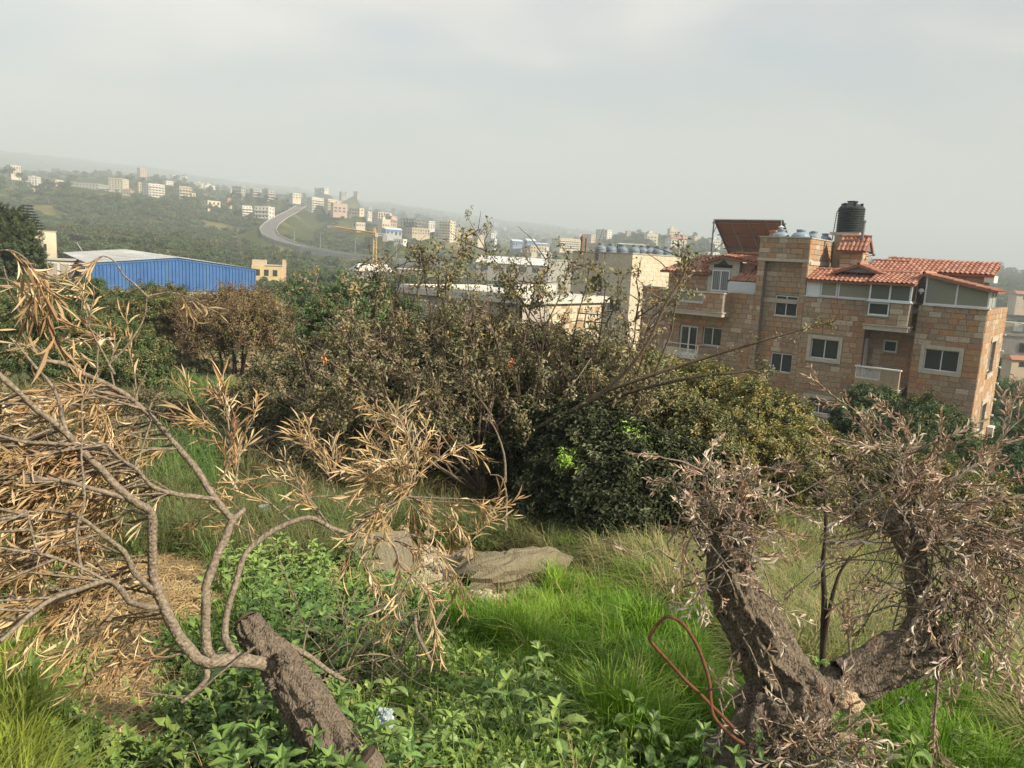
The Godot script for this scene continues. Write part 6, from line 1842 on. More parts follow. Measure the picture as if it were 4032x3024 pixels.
func make_scrub() -> void:
	rng.seed = 610
	var kinds := [crown_mesh(61, 0.8, 260, 0.13), crown_mesh(62, 0.6, 240, 0.13), crown_mesh(63, 1.0, 280, 0.12)]
	rng.seed = 611
	var spots := [[], [], []]; var tints := [[], [], []]
	for i in 5200:
		var d := 13.0 * pow(200.0 / 13.0, rng.randf())
		var az := deg_to_rad(r(-40, 40))
		var x := d * sin(az); var z := -d * cos(az)
		var p := on_ground(x, z, -0.05)
		var v := view_of(p)
		# keep the grass clearing at left, the houses and the warehouse yard open
		if d < 30 and v.x > 650 and v.x < 1120 and v.y > 1360 and v.y < 1560: continue
		if x > -9 and x < 10 and z < -38 and z > -53: continue
		if x > 3 and x < 24 and z < -36 and z > -76: continue
		if x < -38 and x > -100 and z < -104: continue
		var size := minf(r(0.25, 0.7) * (0.6 + d * 0.02), 2.3)
		if v.x > 3700 and d > 40: size *= 1.3
		var which := rng.randi() % 3
		spots[which].append(Transform3D(turned(r(0, TAU), 0, 1).scaled(Vector3(size, size * r(0.6, 1.1), size)), p))
		var q := r(0.65, 1.3)
		var c: Color = [Color(0.065, 0.08, 0.038), Color(0.10, 0.095, 0.05), Color(0.13, 0.105, 0.06)][mini(rng.randi() % 4, 2)] * q * 1.6
		c.a = 1
		tints[which].append(c)
	for k in 3:
		var o := scatter(self, numbered("scrub"), kinds[k], M.leaf_dull, spots[k], tints[k])
		tag(o, ["low green scrub covering the slope below the field", "rounded olive scrub covering the slope below the field", "taller scrub covering the slope below the field"][k], "scrub")

# ---------------------------------------------------------------- the two dead trees in front
# one limb through view places [x, y, distance], radii in metres at both ends
func limb(b: Mesher, pts: Array, r0: float, r1: float, origin: Vector3, sides := 8, bump := 0.12, steps := 4, cap := true) -> PackedVector3Array:
	var p := PackedVector3Array()
	for q in pts: p.append(at(q[0], q[1], q[2]) - origin)
	p = smooth_path(p, steps)
	var rad := PackedFloat32Array()
	for i in p.size(): rad.append(lerpf(r0, r1, pow(i / float(p.size() - 1), 0.8)))
	b.tube(p, rad, sides, bump, cap, noise, 300.0 if sides > 12 else 120.0, 5.0 if sides > 12 else 30.0)
	return p

func dry_leaf(salt: int, l: float, w: float, curl: float) -> ArrayMesh:
	rng.seed = salt
	var b := Mesher.new()
	b.tint = Color(1, 1, 1)
	b.blade(Vector3.ZERO, Vector3(0, 1, 0.05).normalized(), Vector3.BACK, l, w, curl, 0.55)
	return b.mesh()

func dry_sprig(salt: int, leaves: int, l: float, w: float, droop: float, splay := 0.55) -> ArrayMesh:
	rng.seed = salt
	var b := Mesher.new()
	b.tint = Color(0.8, 0.72, 0.62)
	b.tube(PackedVector3Array([Vector3.ZERO, Vector3(0.03, 0.5, 0), Vector3(0.0, 1, 0.05)]), PackedFloat32Array([0.016, 0.012, 0.006]), 4, 0, false)
	for k in leaves:
		var t := lerpf(0.1, 1.0, (k + r(0, 1)) / leaves)
		var a := k * 2.4 + r(-0.6, 0.6)
		var d := (Vector3(cos(a), 0, sin(a)) * r(0.3, 1.0) * splay + Vector3(0, r(0.6, 1.0), 0)).normalized()
		var g := r(0.65, 1.25)
		b.tint = Color(g, g * r(0.9, 1.03), g * r(0.8, 1.05))
		b.blade(Vector3(0.02, t, 0.03), d, (any_dir() + Vector3(0, 0.4, 0)).normalized(), l * r(0.7, 1.25), w * r(0.8, 1.3), r(-0.5, 0.9), r(0.3, 0.8))
	return b.mesh()

func dry_materials() -> void:
	mat("smooth_bark", Color(0.44, 0.41, 0.365), 0.85, T.bark, 4.0, T.rough, 0.5)
	var m := mat("old_bark", Color(0.31, 0.285, 0.255), 0.95, T.bark, 1.0, T.bark, 2.0)
	m.uv1_scale = Vector3(5, 3, 5)
	m = mat("cut_wood", Color(0.33, 0.27, 0.2), 0.9, T.bark, 14.0, T.rough, 0.6)
	leafy("dead_leaf", Color(1, 1, 1), 0.35, 0.7)

func make_left_tree() -> void:
	dry_materials()
	rng.seed = 700
	var foot := at(1390, 3040, 3.0)
	foot.y = ground(foot.x, foot.z)
	var o := thing("dead_tree", "leaning cut back tree with curled dry leaves at left", "dead tree", foot)
	var trunk := Mesher.new(); var limbs := Mesher.new(); var thin := Mesher.new()
	limb(trunk, [[1480, 3190, 2.95], [1370, 3040, 3.0], [1290, 2915, 3.05], [1195, 2760, 3.1], [1110, 2640, 3.15], [1050, 2560, 3.15], [1000, 2495, 3.18], [972, 2452, 3.2]], 0.112, 0.056, foot, 48, 0.42, 12)
	part(o, "trunk", trunk.mesh(), M.old_bark)
	var b := Mesher.new()
	b.lathe([[0.052, 0], [0.045, 0.012], [0.0, 0.02]], 12)
	var cut := at(968, 2446, 3.2) - foot
	part(o, "cut_face", b.mesh(), M.cut_wood, Transform3D(aim(at(968, 2446, 3.2) - at(1040, 2550, 3.15), 0, 1.0), cut))
	# knots and pruned stubs on the trunk
	for q in [[1120, 2590, 3.05], [1235, 2790, 3.0], [1070, 2690, 3.08]]:
		b = Mesher.new()
		rock(b, 0.03, int(q[0]), Vector3(1, 0.8, 1), 0.5)
		part(o, "knot", b.mesh(), M.old_bark, Transform3D(Basis(), at(q[0], q[1], q[2]) - foot))
	var paths := []
	var add := func(pts: Array, r0: float, r1: float) -> void: paths.append(limb(limbs, pts, r0 * 0.74, r1 * 0.72, foot, 9, 0.4))
	add.call([[1060, 2620, 3.1], [960, 2600, 3.0], [880, 2600, 2.95], [805, 2602, 2.9], [735, 2548, 2.88], [678, 2455, 2.86], [638, 2368, 2.85], [606, 2280, 2.84], [600, 2150, 2.82], [600, 2035, 2.8]], 0.040, 0.021)
	add.call([[606, 2330, 2.85], [575, 2300, 2.8], [524, 2246, 2.75], [488, 2174, 2.7], [434, 2129, 2.65], [362, 2070, 2.6], [298, 2025, 2.55]], 0.018, 0.009)
	add.call([[622, 2393, 2.85], [560, 2385, 2.75], [511, 2369, 2.65], [470, 2315, 2.6], [420, 2288, 2.55], [316, 2319, 2.45], [181, 2373, 2.35], [0, 2527, 2.2]], 0.016, 0.009)
	add.call([[420, 2288, 2.55], [316, 2233, 2.5], [200, 2190, 2.45], [149, 2170, 2.42], [118, 2060, 2.4], [108, 2011, 2.4]], 0.008, 0.004)
	add.call([[850, 2600, 2.93], [818, 2560, 2.9], [809, 2464, 2.9], [812, 2364, 2.9], [814, 2300, 2.92], [850, 2201, 2.95], [886, 2120, 2.98], [918, 2043, 3.0]], 0.026, 0.021)
	add.call([[918, 2043, 3.0], [881, 2007, 3.0], [827, 1934, 3.02], [768, 1840, 3.05], [705, 1767, 3.08], [642, 1690, 3.1], [583, 1629, 3.1], [497, 1555, 3.1], [407, 1506, 3.08], [316, 1465, 3.05], [253, 1433, 3.0], [172, 1420, 2.95]], 0.020, 0.011)
	add.call([[172, 1420, 2.95], [122, 1370, 2.9], [86, 1316, 2.85], [81, 1262, 2.8], [63, 1194, 2.75], [40, 1150, 2.7], [14, 1049, 2.65]], 0.008, 0.004)
	add.call([[918, 2043, 3.0], [945, 2022, 3.02], [962, 2004, 3.04]], 0.018, 0.012)
	add.call([[850, 1965, 3.0], [770, 1955, 2.95], [690, 1945, 2.9], [600, 1915, 2.85], [540, 1850, 2.8], [480, 1810, 2.75], [420, 1750, 2.7]], 0.013, 0.008)
	# the long dark limb crossing the left mass, from the stub up to the upper left
	add.call([[604, 2070, 2.83], [592, 2015, 2.81], [545, 1985, 2.75], [470, 1925, 2.72], [400, 1850, 2.7], [340, 1790, 2.68], [262, 1706, 2.65], [200, 1655, 2.6], [135, 1605, 2.55], [60, 1530, 2.5], [-40, 1450, 2.45]], 0.021, 0.012)
	add.call([[520, 1975, 2.75], [440, 1945, 2.7], [330, 1915, 2.65], [265, 1895, 2.6], [150, 1885, 2.55], [-30, 1870, 2.5]], 0.013, 0.007)
	add.call([[262, 1706, 2.65], [245, 1640, 2.66], [225, 1560, 2.68], [190, 1500, 2.7], [135, 1440, 2.72], [60, 1345, 2.75]], 0.010, 0.006)
	add.call([[290, 1750, 2.66], [200, 1745, 2.6], [100, 1740, 2.5], [-30, 1708, 2.4]], 0.009, 0.006)
	# a short dark stub below the fork and thin bleached sticks lodged in it
	add.call([[800, 2610, 2.92], [815, 2665, 2.9], [770, 2720, 2.88], [715, 2765, 2.86]], 0.018, 0.010)
	# right arm
	add.call([[930, 2590, 3.0], [890, 2520, 3.05], [886, 2482, 3.06], [892, 2423, 3.08], [913, 2342, 3.1], [930, 2290, 3.12], [958, 2197, 3.15], [1013, 2133, 3.2], [1103, 2075, 3.25], [1216, 2038, 3.3], [1307, 2079, 3.35], [1388, 2106, 3.4], [1465, 2115, 3.45], [1542, 2129, 3.5]], 0.022, 0.011)
	add.call([[1393, 2100, 3.4], [1415, 2066, 3.42], [1460, 2020, 3.45], [1524, 1984, 3.5], [1569, 1966, 3.52], [1614, 1953, 3.55]], 0.013, 0.009)
	part(o, "limbs", limbs.mesh(), M.smooth_bark)
	var twigs := []                                               # [path, leafiness, hang]
	var twig := func(pts: Array, r0: float, leafy_share: float, hang: float) -> void: twigs.append([limb(thin, pts, r0, r0 * 0.35, foot, 5, 0.08, 3, false), leafy_share, hang])
	twig.call([[1015, 2540, 2.95], [930, 2600, 2.93], [850, 2665, 2.9], [745, 2740, 2.88], [560, 2725, 2.86], [420, 2720, 2.85]], 0.006, 0.0, 0.0)
	twig.call([[1614, 1953, 3.55], [1714, 2007, 3.6], [1781, 2052, 3.62], [1850, 2110, 3.65]], 0.006, 1.0, 0.9)
	twig.call([[1542, 2129, 3.5], [1623, 2106, 3.55], [1691, 2142, 3.6], [1745, 2201, 3.62], [1786, 2251, 3.65], [1830, 2340, 3.68]], 0.007, 1.2, 0.9)
	twig.call([[1542, 2129, 3.5], [1564, 2179, 3.48], [1576, 2224, 3.46], [1623, 2264, 3.45], [1668, 2305, 3.45], [1760, 2400, 3.45]], 0.008, 1.3, 0.9)
	twig.call([[1623, 2264, 3.45], [1580, 2350, 3.4], [1560, 2440, 3.38]], 0.005, 1.2, 1.0)
	twig.call([[1668, 2305, 3.45], [1700, 2400, 3.42], [1720, 2500, 3.4]], 0.005, 1.2, 1.0)
	twig.call([[1144, 2052, 3.28], [1067, 1984, 3.3], [990, 1921, 3.32], [945, 1889, 3.34]], 0.006, 0.7, 0.3)
	twig.call([[1100, 2020, 3.28], [1153, 1984, 3.3], [1234, 1957, 3.32], [1320, 1953, 3.34], [1397, 1962, 3.36], [1465, 1984, 3.38], [1546, 2010, 3.4]], 0.005, 0.6, 0.4)
	twig.call([[1262, 2043, 3.32], [1216, 1970, 3.34], [1180, 1907, 3.36], [1144, 1862, 3.38], [1080, 1808, 3.4], [1013, 1776, 3.42]], 0.006, 1.0, 0.2)
	twig.call([[1320, 1953, 3.34], [1300, 1880, 3.35], [1270, 1800, 3.36], [1230, 1740, 3.38], [1205, 1675, 3.4]], 0.005, 1.5, 0.0)
	twig.call([[1285, 1955, 3.34], [1310, 1850, 3.35], [1335, 1770, 3.36]], 0.004, 1.2, 0.0)
	twig.call([[1605, 1957, 3.55], [1632, 1889, 3.58], [1632, 1790, 3.6], [1614, 1735, 3.62], [1569, 1668, 3.65], [1506, 1622, 3.68]], 0.006, 1.0, 0.5)
	twig.call([[1632, 1880, 3.58], [1668, 1853, 3.6], [1727, 1808, 3.62], [1781, 1762, 3.65], [1850, 1749, 3.68]], 0.005, 0.8, 0.9)
	twig.call([[1569, 1960, 3.52], [1580, 1900, 3.52], [1570, 1800, 3.54], [1560, 1700, 3.56], [1570, 1640, 3.58], [1640, 1600, 3.6]], 0.005, 0.4, 0.5)
	twig.call([[1745, 2201, 3.62], [1830, 2160, 3.64], [1880, 2100, 3.66], [1950, 2000, 3.68]], 0.005, 1.1, 0.3)
	twig.call([[1300, 2080, 3.35], [1240, 1990, 3.3], [1180, 1930, 3.28], [1100, 1890, 3.26], [1010, 1880, 3.24]], 0.005, 1.0, 0.5)
	twig.call([[452, 1474, 3.06], [429, 1433, 3.05], [398, 1375, 3.04], [362, 1307, 3.03], [350, 1275, 3.02], [362, 1198, 3.0], [371, 1153, 2.98], [362, 1117, 2.96]], 0.006, 0.5, 0.9)
	twig.call([[429, 1433, 3.05], [497, 1366, 3.06], [538, 1307, 3.07], [570, 1244, 3.08], [579, 1167, 3.08]], 0.006, 0.12, 0.9)
	twig.call([[579, 1167, 3.08], [533, 1121, 3.06], [488, 1085, 3.04], [452, 1031, 3.02], [407, 1008, 3.0], [362, 1031, 2.98]], 0.005, 0.7, 0.8)
	twig.call([[579, 1167, 3.08], [633, 1155, 3.1], [674, 1151, 3.1], [732, 1167, 3.1], [778, 1180, 3.1], [805, 1216, 3.1]], 0.004, 0.25, 1.2)
	twig.call([[350, 1275, 3.02], [330, 1180, 3.0], [310, 1120, 2.98], [270, 1070, 2.95]], 0.004, 0.9, 0.9)
	twig.call([[172, 1420, 2.95], [240, 1330, 2.9], [300, 1270, 2.85], [330, 1180, 2.8], [250, 1130, 2.75], [140, 1085, 2.7]], 0.004, 0.6, 0.9)
	twig.call([[583, 1629, 3.1], [600, 1580, 3.1], [640, 1520, 3.1], [660, 1478, 3.1]], 0.006, 0.05, 0.3)
	twig.call([[530, 1590, 3.1], [545, 1530, 3.1], [580, 1460, 3.1]], 0.006, 0.05, 0.3)
	twig.call([[880, 1880, 3.1], [905, 1780, 3.12], [900, 1680, 3.14], [880, 1560, 3.16], [810, 1480, 3.18]], 0.005, 1.7, 0.4)
	twig.call([[905, 1780, 3.12], [860, 1700, 3.1], [810, 1640, 3.08], [760, 1570, 3.06]], 0.004, 1.4, 0.5)
	twig.call([[918, 1930, 3.1], [940, 1820, 3.12], [950, 1740, 3.14], [1000, 1650, 3.18]], 0.004, 1.3, 0.3)
	# a spray close by at the left edge
	twig.call([[-60, 1000, 1.7], [30, 985, 1.7], [90, 1010, 1.7], [130, 1060, 1.7], [145, 1110, 1.7]], 0.0028, 2.0, 1.6)
	twig.call([[-60, 1090, 1.8], [20, 1100, 1.8], [80, 1120, 1.8]], 0.0025, 2.0, 1.2)
	twig.call([[324, 2260, 2.5], [300, 2100, 2.5], [330, 1990, 2.5], [330, 1900, 2.5], [320, 1800, 2.52], [325, 1700, 2.54], [322, 1590, 2.55], [345, 1530, 2.56]], 0.006, 0.2, 0.6)
	# the thick mass of leafy twigs sweeping to the left
	rng.seed = 733
	for k in 185:
		var src: PackedVector3Array = paths[[0, 1, 2, 3, 5, 8, 9, 9, 10, 10, 8, 12, 5][rng.randi() % 13]]
		var i := rng.randi_range(int(src.size() * 0.35), src.size() - 1)
		var p := src[i]
		var l := r(0.22, 0.55)
		var d := Vector3(-1.0 + r(-0.2, 0.5), r(-0.45, 0.25), r(-0.6, 0.6)).normalized()
		var q := PackedVector3Array([p, p + d * l * 0.4 + any_dir() * 0.03, p + d * l * 0.8 + Vector3(0, -0.05 * l, 0) + any_dir() * 0.04, p + d * l + Vector3(0, -0.16 * l, 0)])
		if view_of(q[3] + foot).y < 1500.0 or view_of(q[0] + foot).y < 1520.0: continue
		thin.tube(q, PackedFloat32Array([0.005, 0.004, 0.003, 0.0015]), 4, 0, false)
		twigs.append([smooth_path(q, 3), 0.85, 0.9])
	for k in 34:
		var src: PackedVector3Array = paths[[14, 15, 15, 5][rng.randi() % 4]]
		var i := rng.randi_range(int(src.size() * 0.5), src.size() - 1)
		var p := src[i]
		var l := r(0.18, 0.4)
		var d := Vector3(r(-0.6, 0.8), r(-0.5, 0.9), r(-0.5, 0.6)).normalized()
		var q := PackedVector3Array([p, p + d * l * 0.5 + any_dir() * 0.02, p + d * l + any_dir() * 0.03])
		thin.tube(q, PackedFloat32Array([0.004, 0.003, 0.0015]), 4, 0, false)
		twigs.append([smooth_path(q, 4), 0.75, 0.55])
	part(o, "twigs", thin.mesh(), M.smooth_bark).set_meta("kind", "stuff")
	# leaves: each sprig is a short shoot of curled leaves; the nearest single leaves are parts of their own
	var kinds := [dry_sprig(71, 7, 0.66, 0.065, 0.5, 0.5), dry_sprig(72, 8, 0.58, 0.06, 0.9, 0.7), dry_sprig(73, 6, 0.75, 0.07, 1.2, 0.4), dry_sprig(74, 8, 0.55, 0.06, 0.3, 0.8)]
	var single := [dry_leaf(75, 0.085, 0.012, 0.5), dry_leaf(76, 0.075, 0.011, -0.4), dry_leaf(77, 0.095, 0.013, 0.9), dry_leaf(78, 0.07, 0.012, 0.1)]
	var tones := []
	for c in [Color(0.48, 0.34, 0.18), Color(0.58, 0.43, 0.25), Color(0.38, 0.25, 0.14), Color(0.64, 0.52, 0.35)]:
		tones.append(leafy("dead_leaf_%d" % tones.size(), c, 0.3, 0.7))
	rng.seed = 750
	var places := [[], [], [], []]; var tints := [[], [], [], []]
	var singles := 0
	for t in twigs:
		var path: PackedVector3Array = t[0]
		var whole := 0.0
		for i in path.size() - 1: whole += path[i].distance_to(path[i + 1])
		var n := int(whole * 19.0 * t[1]) + (1 if t[1] > 0.2 else 0)
		for k in n:
			var u := pow(rng.randf(), 0.6) * (path.size() - 1)
			var i := mini(int(u), path.size() - 2)
			var p := path[i].lerp(path[i + 1], u - i)
			var along := (path[i + 1] - path[i]).normalized()
			var d := (along * 0.9 + any_dir() * 0.5 + Vector3(-0.2, -t[2] * 0.6, 0)).normalized()
			if singles < 290 and rng.randf() < 0.12:
				singles += 1
				part(o, "leaf", single[rng.randi() % 4], tones[rng.randi() % 4], Transform3D(aim(d, r(0, TAU), r(0.8, 1.3)), p))
			else:
				var which := rng.randi() % 4
				places[which].append(Transform3D(aim(d, r(0, TAU), r(0.09, 0.15)), p))
				var q := r(0.75, 1.2)
				var c: Color = [Color(0.48, 0.34, 0.18), Color(0.56, 0.42, 0.25), Color(0.38, 0.25, 0.14), Color(0.64, 0.52, 0.35)][rng.randi() % 4] * q
				c.a = 1.0
				tints[which].append(c)
	for k in 4: scatter(o, "dry_foliage", kinds[k], M.dead_leaf, places[k], tints[k])

func make_olive() -> void:
	rng.seed = 800
	var foot := at(2990, 3060, 3.25)
	foot.y = ground(foot.x, foot.z)
	var o := thing("dead_olive", "old gnarled olive trunk forked in two with dry leaves at right", "dead tree", foot)
	var b := Mesher.new()
	limb(b, [[2930, 3300, 3.2], [2975, 3060, 3.25], [3030, 2900, 3.28], [3085, 2790, 3.3], [3130, 2700, 3.35]], 0.21, 0.14, foot, 64, 0.5, 12)
	part(o, "trunk", b.mesh(), M.old_bark)
	b = Mesher.new()
	limb(b, [[3160, 2800, 3.34], [3110, 2690, 3.34], [3040, 2590, 3.32], [2970, 2470, 3.3], [2905, 2345, 3.28], [2870, 2230, 3.27], [2872, 2130, 3.27], [2890, 2060, 3.27], [2898, 2000, 3.27]], 0.15, 0.06, foot, 60, 0.5, 12)
	var left := part(o, "left_limb", b.mesh(), M.old_bark)
	# splintered top
	b = Mesher.new()
	for k in 9:
		var p := at(2860 + k * 9, 2010, 3.27) - foot + Vector3(0, 0, r(-0.03, 0.03))
		b.tube(PackedVector3Array([p - Vector3(0, 0.05, 0), p + Vector3(r(-0.01, 0.01), r(0.0, 0.03), 0)]), PackedFloat32Array([0.014, 0.004]), 5)
	part(left, "splinters", b.mesh(), M.cut_wood).set_meta("kind", "stuff")
	b = Mesher.new()
	limb(b, [[3070, 2780, 3.4], [3160, 2730, 3.42], [3270, 2710, 3.44], [3380, 2680, 3.46], [3500, 2630, 3.48], [3610, 2590, 3.5], [3690, 2560, 3.5], [3745, 2545, 3.5]], 0.08, 0.075, foot, 54, 0.55, 12, true)
	var right := part(o, "right_limb", b.mesh(), M.old_bark)
	b = Mesher.new()
	limb(b, [[3300, 2640, 3.42], [3380, 2600, 3.44], [3470, 2560, 3.46], [3560, 2535, 3.48], [3650, 2520, 3.5]], 0.05, 0.06, foot, 36, 0.5, 6, false)
	part(right, "bark_ridge", b.mesh(), M.old_bark)
	b = Mesher.new()
	b.lathe([[0.092, -0.03], [0.088, 0.0], [0.06, 0.012], [0.03, 0.004], [0.0, 0.01]], 18)
	part(right, "cut_face", b.mesh(), mat("weathered_cut", Color(0.55, 0.51, 0.45), 0.95, T.bark, 12.0, T.cracks, 0.8), Transform3D(aim(at(3745, 2545, 3.5) - at(3660, 2568, 3.5), 0, 1.0).scaled_local(Vector3(1, 1, 1.25)), at(3748, 2544, 3.5) - foot))
	b = Mesher.new()
	limb(b, [[3560, 2560, 3.48], [3600, 2510, 3.5], [3615, 2439, 3.52], [3621, 2355, 3.54], [3606, 2234, 3.56], [3610, 2120, 3.58], [3622, 2000, 3.6], [3626, 1905, 3.6]], 0.068, 0.030, foot, 36, 0.4, 6)
	part(o, "upright_limb", b.mesh(), M.old_bark)
	b = Mesher.new()
	limb(b, [[3608, 2240, 3.56], [3570, 2170, 3.55], [3530, 2095, 3.53], [3499, 2035, 3.5]], 0.045, 0.032, foot, 14, 0.35, 5)
	part(o, "upright_limb", b.mesh(), M.old_bark)
	var stone := Mesher.new()
	rock(stone, 0.055, 91, Vector3(1.15, 0.8, 0.8))
	solo("stone", stone.mesh(), mat("pale_stone", Color(0.52, 0.46, 0.36), 0.9, T.stone, 6.0, T.rough, 0.8), "pale flat stone wedged in the fork of the olive", "stone", Transform3D(Basis(Vector3.FORWARD, 0.3), at(3338, 2765, 3.28)))
	# dry shoots in clumps: [x, y, distance, reach in view, how many, upward]
	var thin := Mesher.new()
	var kinds := [dry_sprig(81, 8, 0.36, 0.075, 0.0, 0.6), dry_sprig(82, 9, 0.32, 0.07, 0.2, 0.8), dry_sprig(83, 7, 0.4, 0.08, 0.5, 0.5), dry_sprig(84, 8, 0.34, 0.07, 0.9, 0.9)]
	var single := [dry_leaf(85, 0.05, 0.011, 0.3), dry_leaf(86, 0.045, 0.010, -0.3), dry_leaf(87, 0.055, 0.012, 0.7)]
	var tones := []
	for c in [Color(0.42, 0.30, 0.22), Color(0.54, 0.42, 0.33), Color(0.34, 0.23, 0.16), Color(0.66, 0.58, 0.48)]:
		tones.append(leafy("olive_leaf_%d" % tones.size(), c, 0.25, 0.7))
	rng.seed = 820
	var places := [[], [], [], []]; var tints := [[], [], [], []]
	var singles := 0
	var clumps := [[2860, 2120, 3.27, 210, 24, 0.7], [2790, 2120, 3.2, 210, 30, 0.7], [2960, 2000, 3.3, 170, 14, 1.0], [2800, 1990, 3.25, 170, 14, 1.2], [2760, 2240, 3.2, 150, 16, 0.2], [2900, 2200, 3.15, 150, 14, 0.1],
		[3620, 2030, 3.6, 320, 46, 0.35], [3640, 2180, 3.55, 330, 38, -0.1], [3800, 2130, 3.5, 300, 36, 0.1], [3960, 2150, 3.5, 260, 40, 0.0], [3600, 1920, 3.6, 240, 34, 0.8], [3500, 2040, 3.52, 250, 28, 0.6], [3620, 2330, 3.5, 260, 26, -0.5], [3800, 2330, 3.5, 240, 24, -0.6], [3960, 2330, 3.5, 200, 18, -0.6],
		[3190, 2880, 3.05, 130, 8, 0.2], [3240, 2960, 3.0, 170, 20, 0.3], [3290, 2920, 3.1, 150, 14, 0.3], [3270, 3010, 2.95, 180, 18, 0.4], [3150, 3030, 2.95, 110, 6, 0.3], [2860, 2830, 3.1, 100, 7, 0.3], [2980, 2560, 3.15, 80, 3, 0.1]]
	for c in clumps:
		for k in c[4]:
			var p := at(c[0], c[1], c[2]) + any_dir() * r(0.03, 0.16) - foot
			var d := (any_dir() + Vector3(r(-0.15, 0.25), c[5], 0.1)).normalized()
			var l: float = c[3] * c[2] / FOCAL * r(0.4, 1.6)
			var sag := Vector3(0, -0.22 * l, 0)
			var q := PackedVector3Array([p, p + d * l * 0.4 + any_dir() * 0.02, p + d * l * 0.75 + sag * 0.4 + any_dir() * 0.03, p + d * l + sag])
			thin.tube(q, PackedFloat32Array([0.005, 0.004, 0.003, 0.0015]), 4, 0, false)
			var s := smooth_path(q, 3)
			for g in int(1 + l * 6.5):
				var i := rng.randi_range(int(s.size() * 0.4), s.size() - 1)
				var e := (s[i] - s[i - 1]).normalized()
				var w := (e + any_dir() * 0.55).normalized()
				if singles < 290 and rng.randf() < 0.2:
					singles += 1
					part(o, "leaf", single[rng.randi() % 3], tones[rng.randi() % 4], Transform3D(aim(w, r(0, TAU), r(0.8, 1.3)), s[i]))
					continue
				var which := rng.randi() % 4
				places[which].append(Transform3D(aim(w, r(0, TAU), r(0.09, 0.14)), s[i] - w * 0.02))
				var z := r(0.75, 1.2)
				var col: Color = [Color(0.46, 0.34, 0.26), Color(0.57, 0.45, 0.36), Color(0.36, 0.25, 0.18), Color(0.70, 0.62, 0.53)][rng.randi() % 4] * z
				col.a = 1.0
				tints[which].append(col)
	# long bare shoots rising at the right and above
	for l in [[[3625, 1905, 3.6], [3560, 1820, 3.6], [3460, 1760, 3.6], [3420, 1700, 3.6], [3370, 1620, 3.6], [3280, 1560, 3.6], [3215, 1500, 3.6]], [[3640, 1950, 3.6], [3720, 1900, 3.6], [3850, 1830, 3.6], [3920, 1750, 3.6], [3975, 1690, 3.6], [4032, 1640, 3.6]], [[3920, 1750, 3.6], [3965, 1690, 3.62], [3985, 1600, 3.64], [4010, 1530, 3.66]], [[3960, 1745, 3.6], [4050, 1720, 3.6]], [[3615, 1920, 3.6], [3570, 1840, 3.6], [3470, 1790, 3.58], [3350, 1740, 3.56], [3250, 1720, 3.55]], [[3615, 1930, 3.6], [3590, 1800, 3.62], [3560, 1700, 3.64], [3500, 1620, 3.65]], [[3350, 2600, 3.4], [3340, 2500, 3.4], [3320, 2420, 3.4]], [[3690, 2600, 3.45], [3690, 2720, 3.42], [3680, 2860, 3.4], [3700, 2980, 3.38]]]:
		var p := limb(thin, l, 0.008, 0.003, foot, 5, 0.08, 4, false)
		for g in 10:
			var i := rng.randi_range(int(p.size() * 0.4), p.size() - 1)
			var w := ((p[i] - p[maxi(i - 1, 0)]).normalized() + any_dir() * 0.6).normalized()
			var which := rng.randi() % 4
			places[which].append(Transform3D(aim(w, r(0, TAU), r(0.08, 0.13)), p[i]))
			tints[which].append(Color(0.44, 0.33, 0.25))
	part(o, "twigs", thin.mesh(), M.smooth_bark).set_meta("kind", "stuff")
	for k in 4: scatter(o, "dry_foliage", kinds[k], M.dead_leaf, places[k], tints[k])

func rock(b: Mesher, size: float, salt: int, shape := Vector3.ONE, rough := 0.35) -> void:
	var n := 14
	var grid := []
	for i in n + 1:
		var row := []
		for j in n * 2:
			var a := PI * i / n; var c := TAU * j / (n * 2)
			var d := Vector3(sin(a) * cos(c), cos(a), sin(a) * sin(c))
			var k := 1.0 + rough * noise.get_noise_3d(d.x * 90 + salt * 37, d.y * 90, d.z * 90) + rough * 0.7 * noise.get_noise_3d(d.x * 300 + salt * 11, d.y * 300, d.z * 300)
			row.append(d * size * k * shape)
		grid.append(row)
	for i in n:
		for j in n * 2:
			var l := (j + 1) % (n * 2)
			b.tri(grid[i][j], grid[i][l], grid[i + 1][l]); b.tri(grid[i][j], grid[i + 1][l], grid[i + 1][j])

# ---------------------------------------------------------------- what grows and lies on the near ground
func tuft(salt: int, blades: int, spread: float, lean: float, width: float) -> ArrayMesh:
	rng.seed = salt
	var b := Mesher.new()
	for k in blades:
		var a := r(0, TAU)
		var p := Vector3(cos(a), 0, sin(a)) * spread * sqrt(rng.randf())
		var side := Vector3(cos(a + r(-1.2, 1.2)), 0, sin(a + r(-1.2, 1.2)))
		var h := r(0.55, 1.1)
		var bend := lean * r(0.4, 1.6)
		var across := Vector3(-side.z, 0, side.x) * width * r(0.7, 1.2)
		var g := r(0.7, 1.25)
		b.tint = Color(g * r(0.9, 1.15), g, g * r(0.7, 1.1))
		var q := [p, p + Vector3(0, h * 0.4, 0) + side * bend * 0.12, p + Vector3(0, h * 0.75, 0) + side * bend * 0.42, p + Vector3(0, h * (1.0 - bend * 0.25), 0) + side * bend]
		b.quad(q[0] - across, q[1] - across * 0.9, q[1] + across * 0.9, q[0] + across)
		b.quad(q[1] - across * 0.9, q[2] - across * 0.6, q[2] + across * 0.6, q[1] + across * 0.9)
		b.tri(q[2] - across * 0.6, q[3], q[2] + across * 0.6)
	return b.mesh()

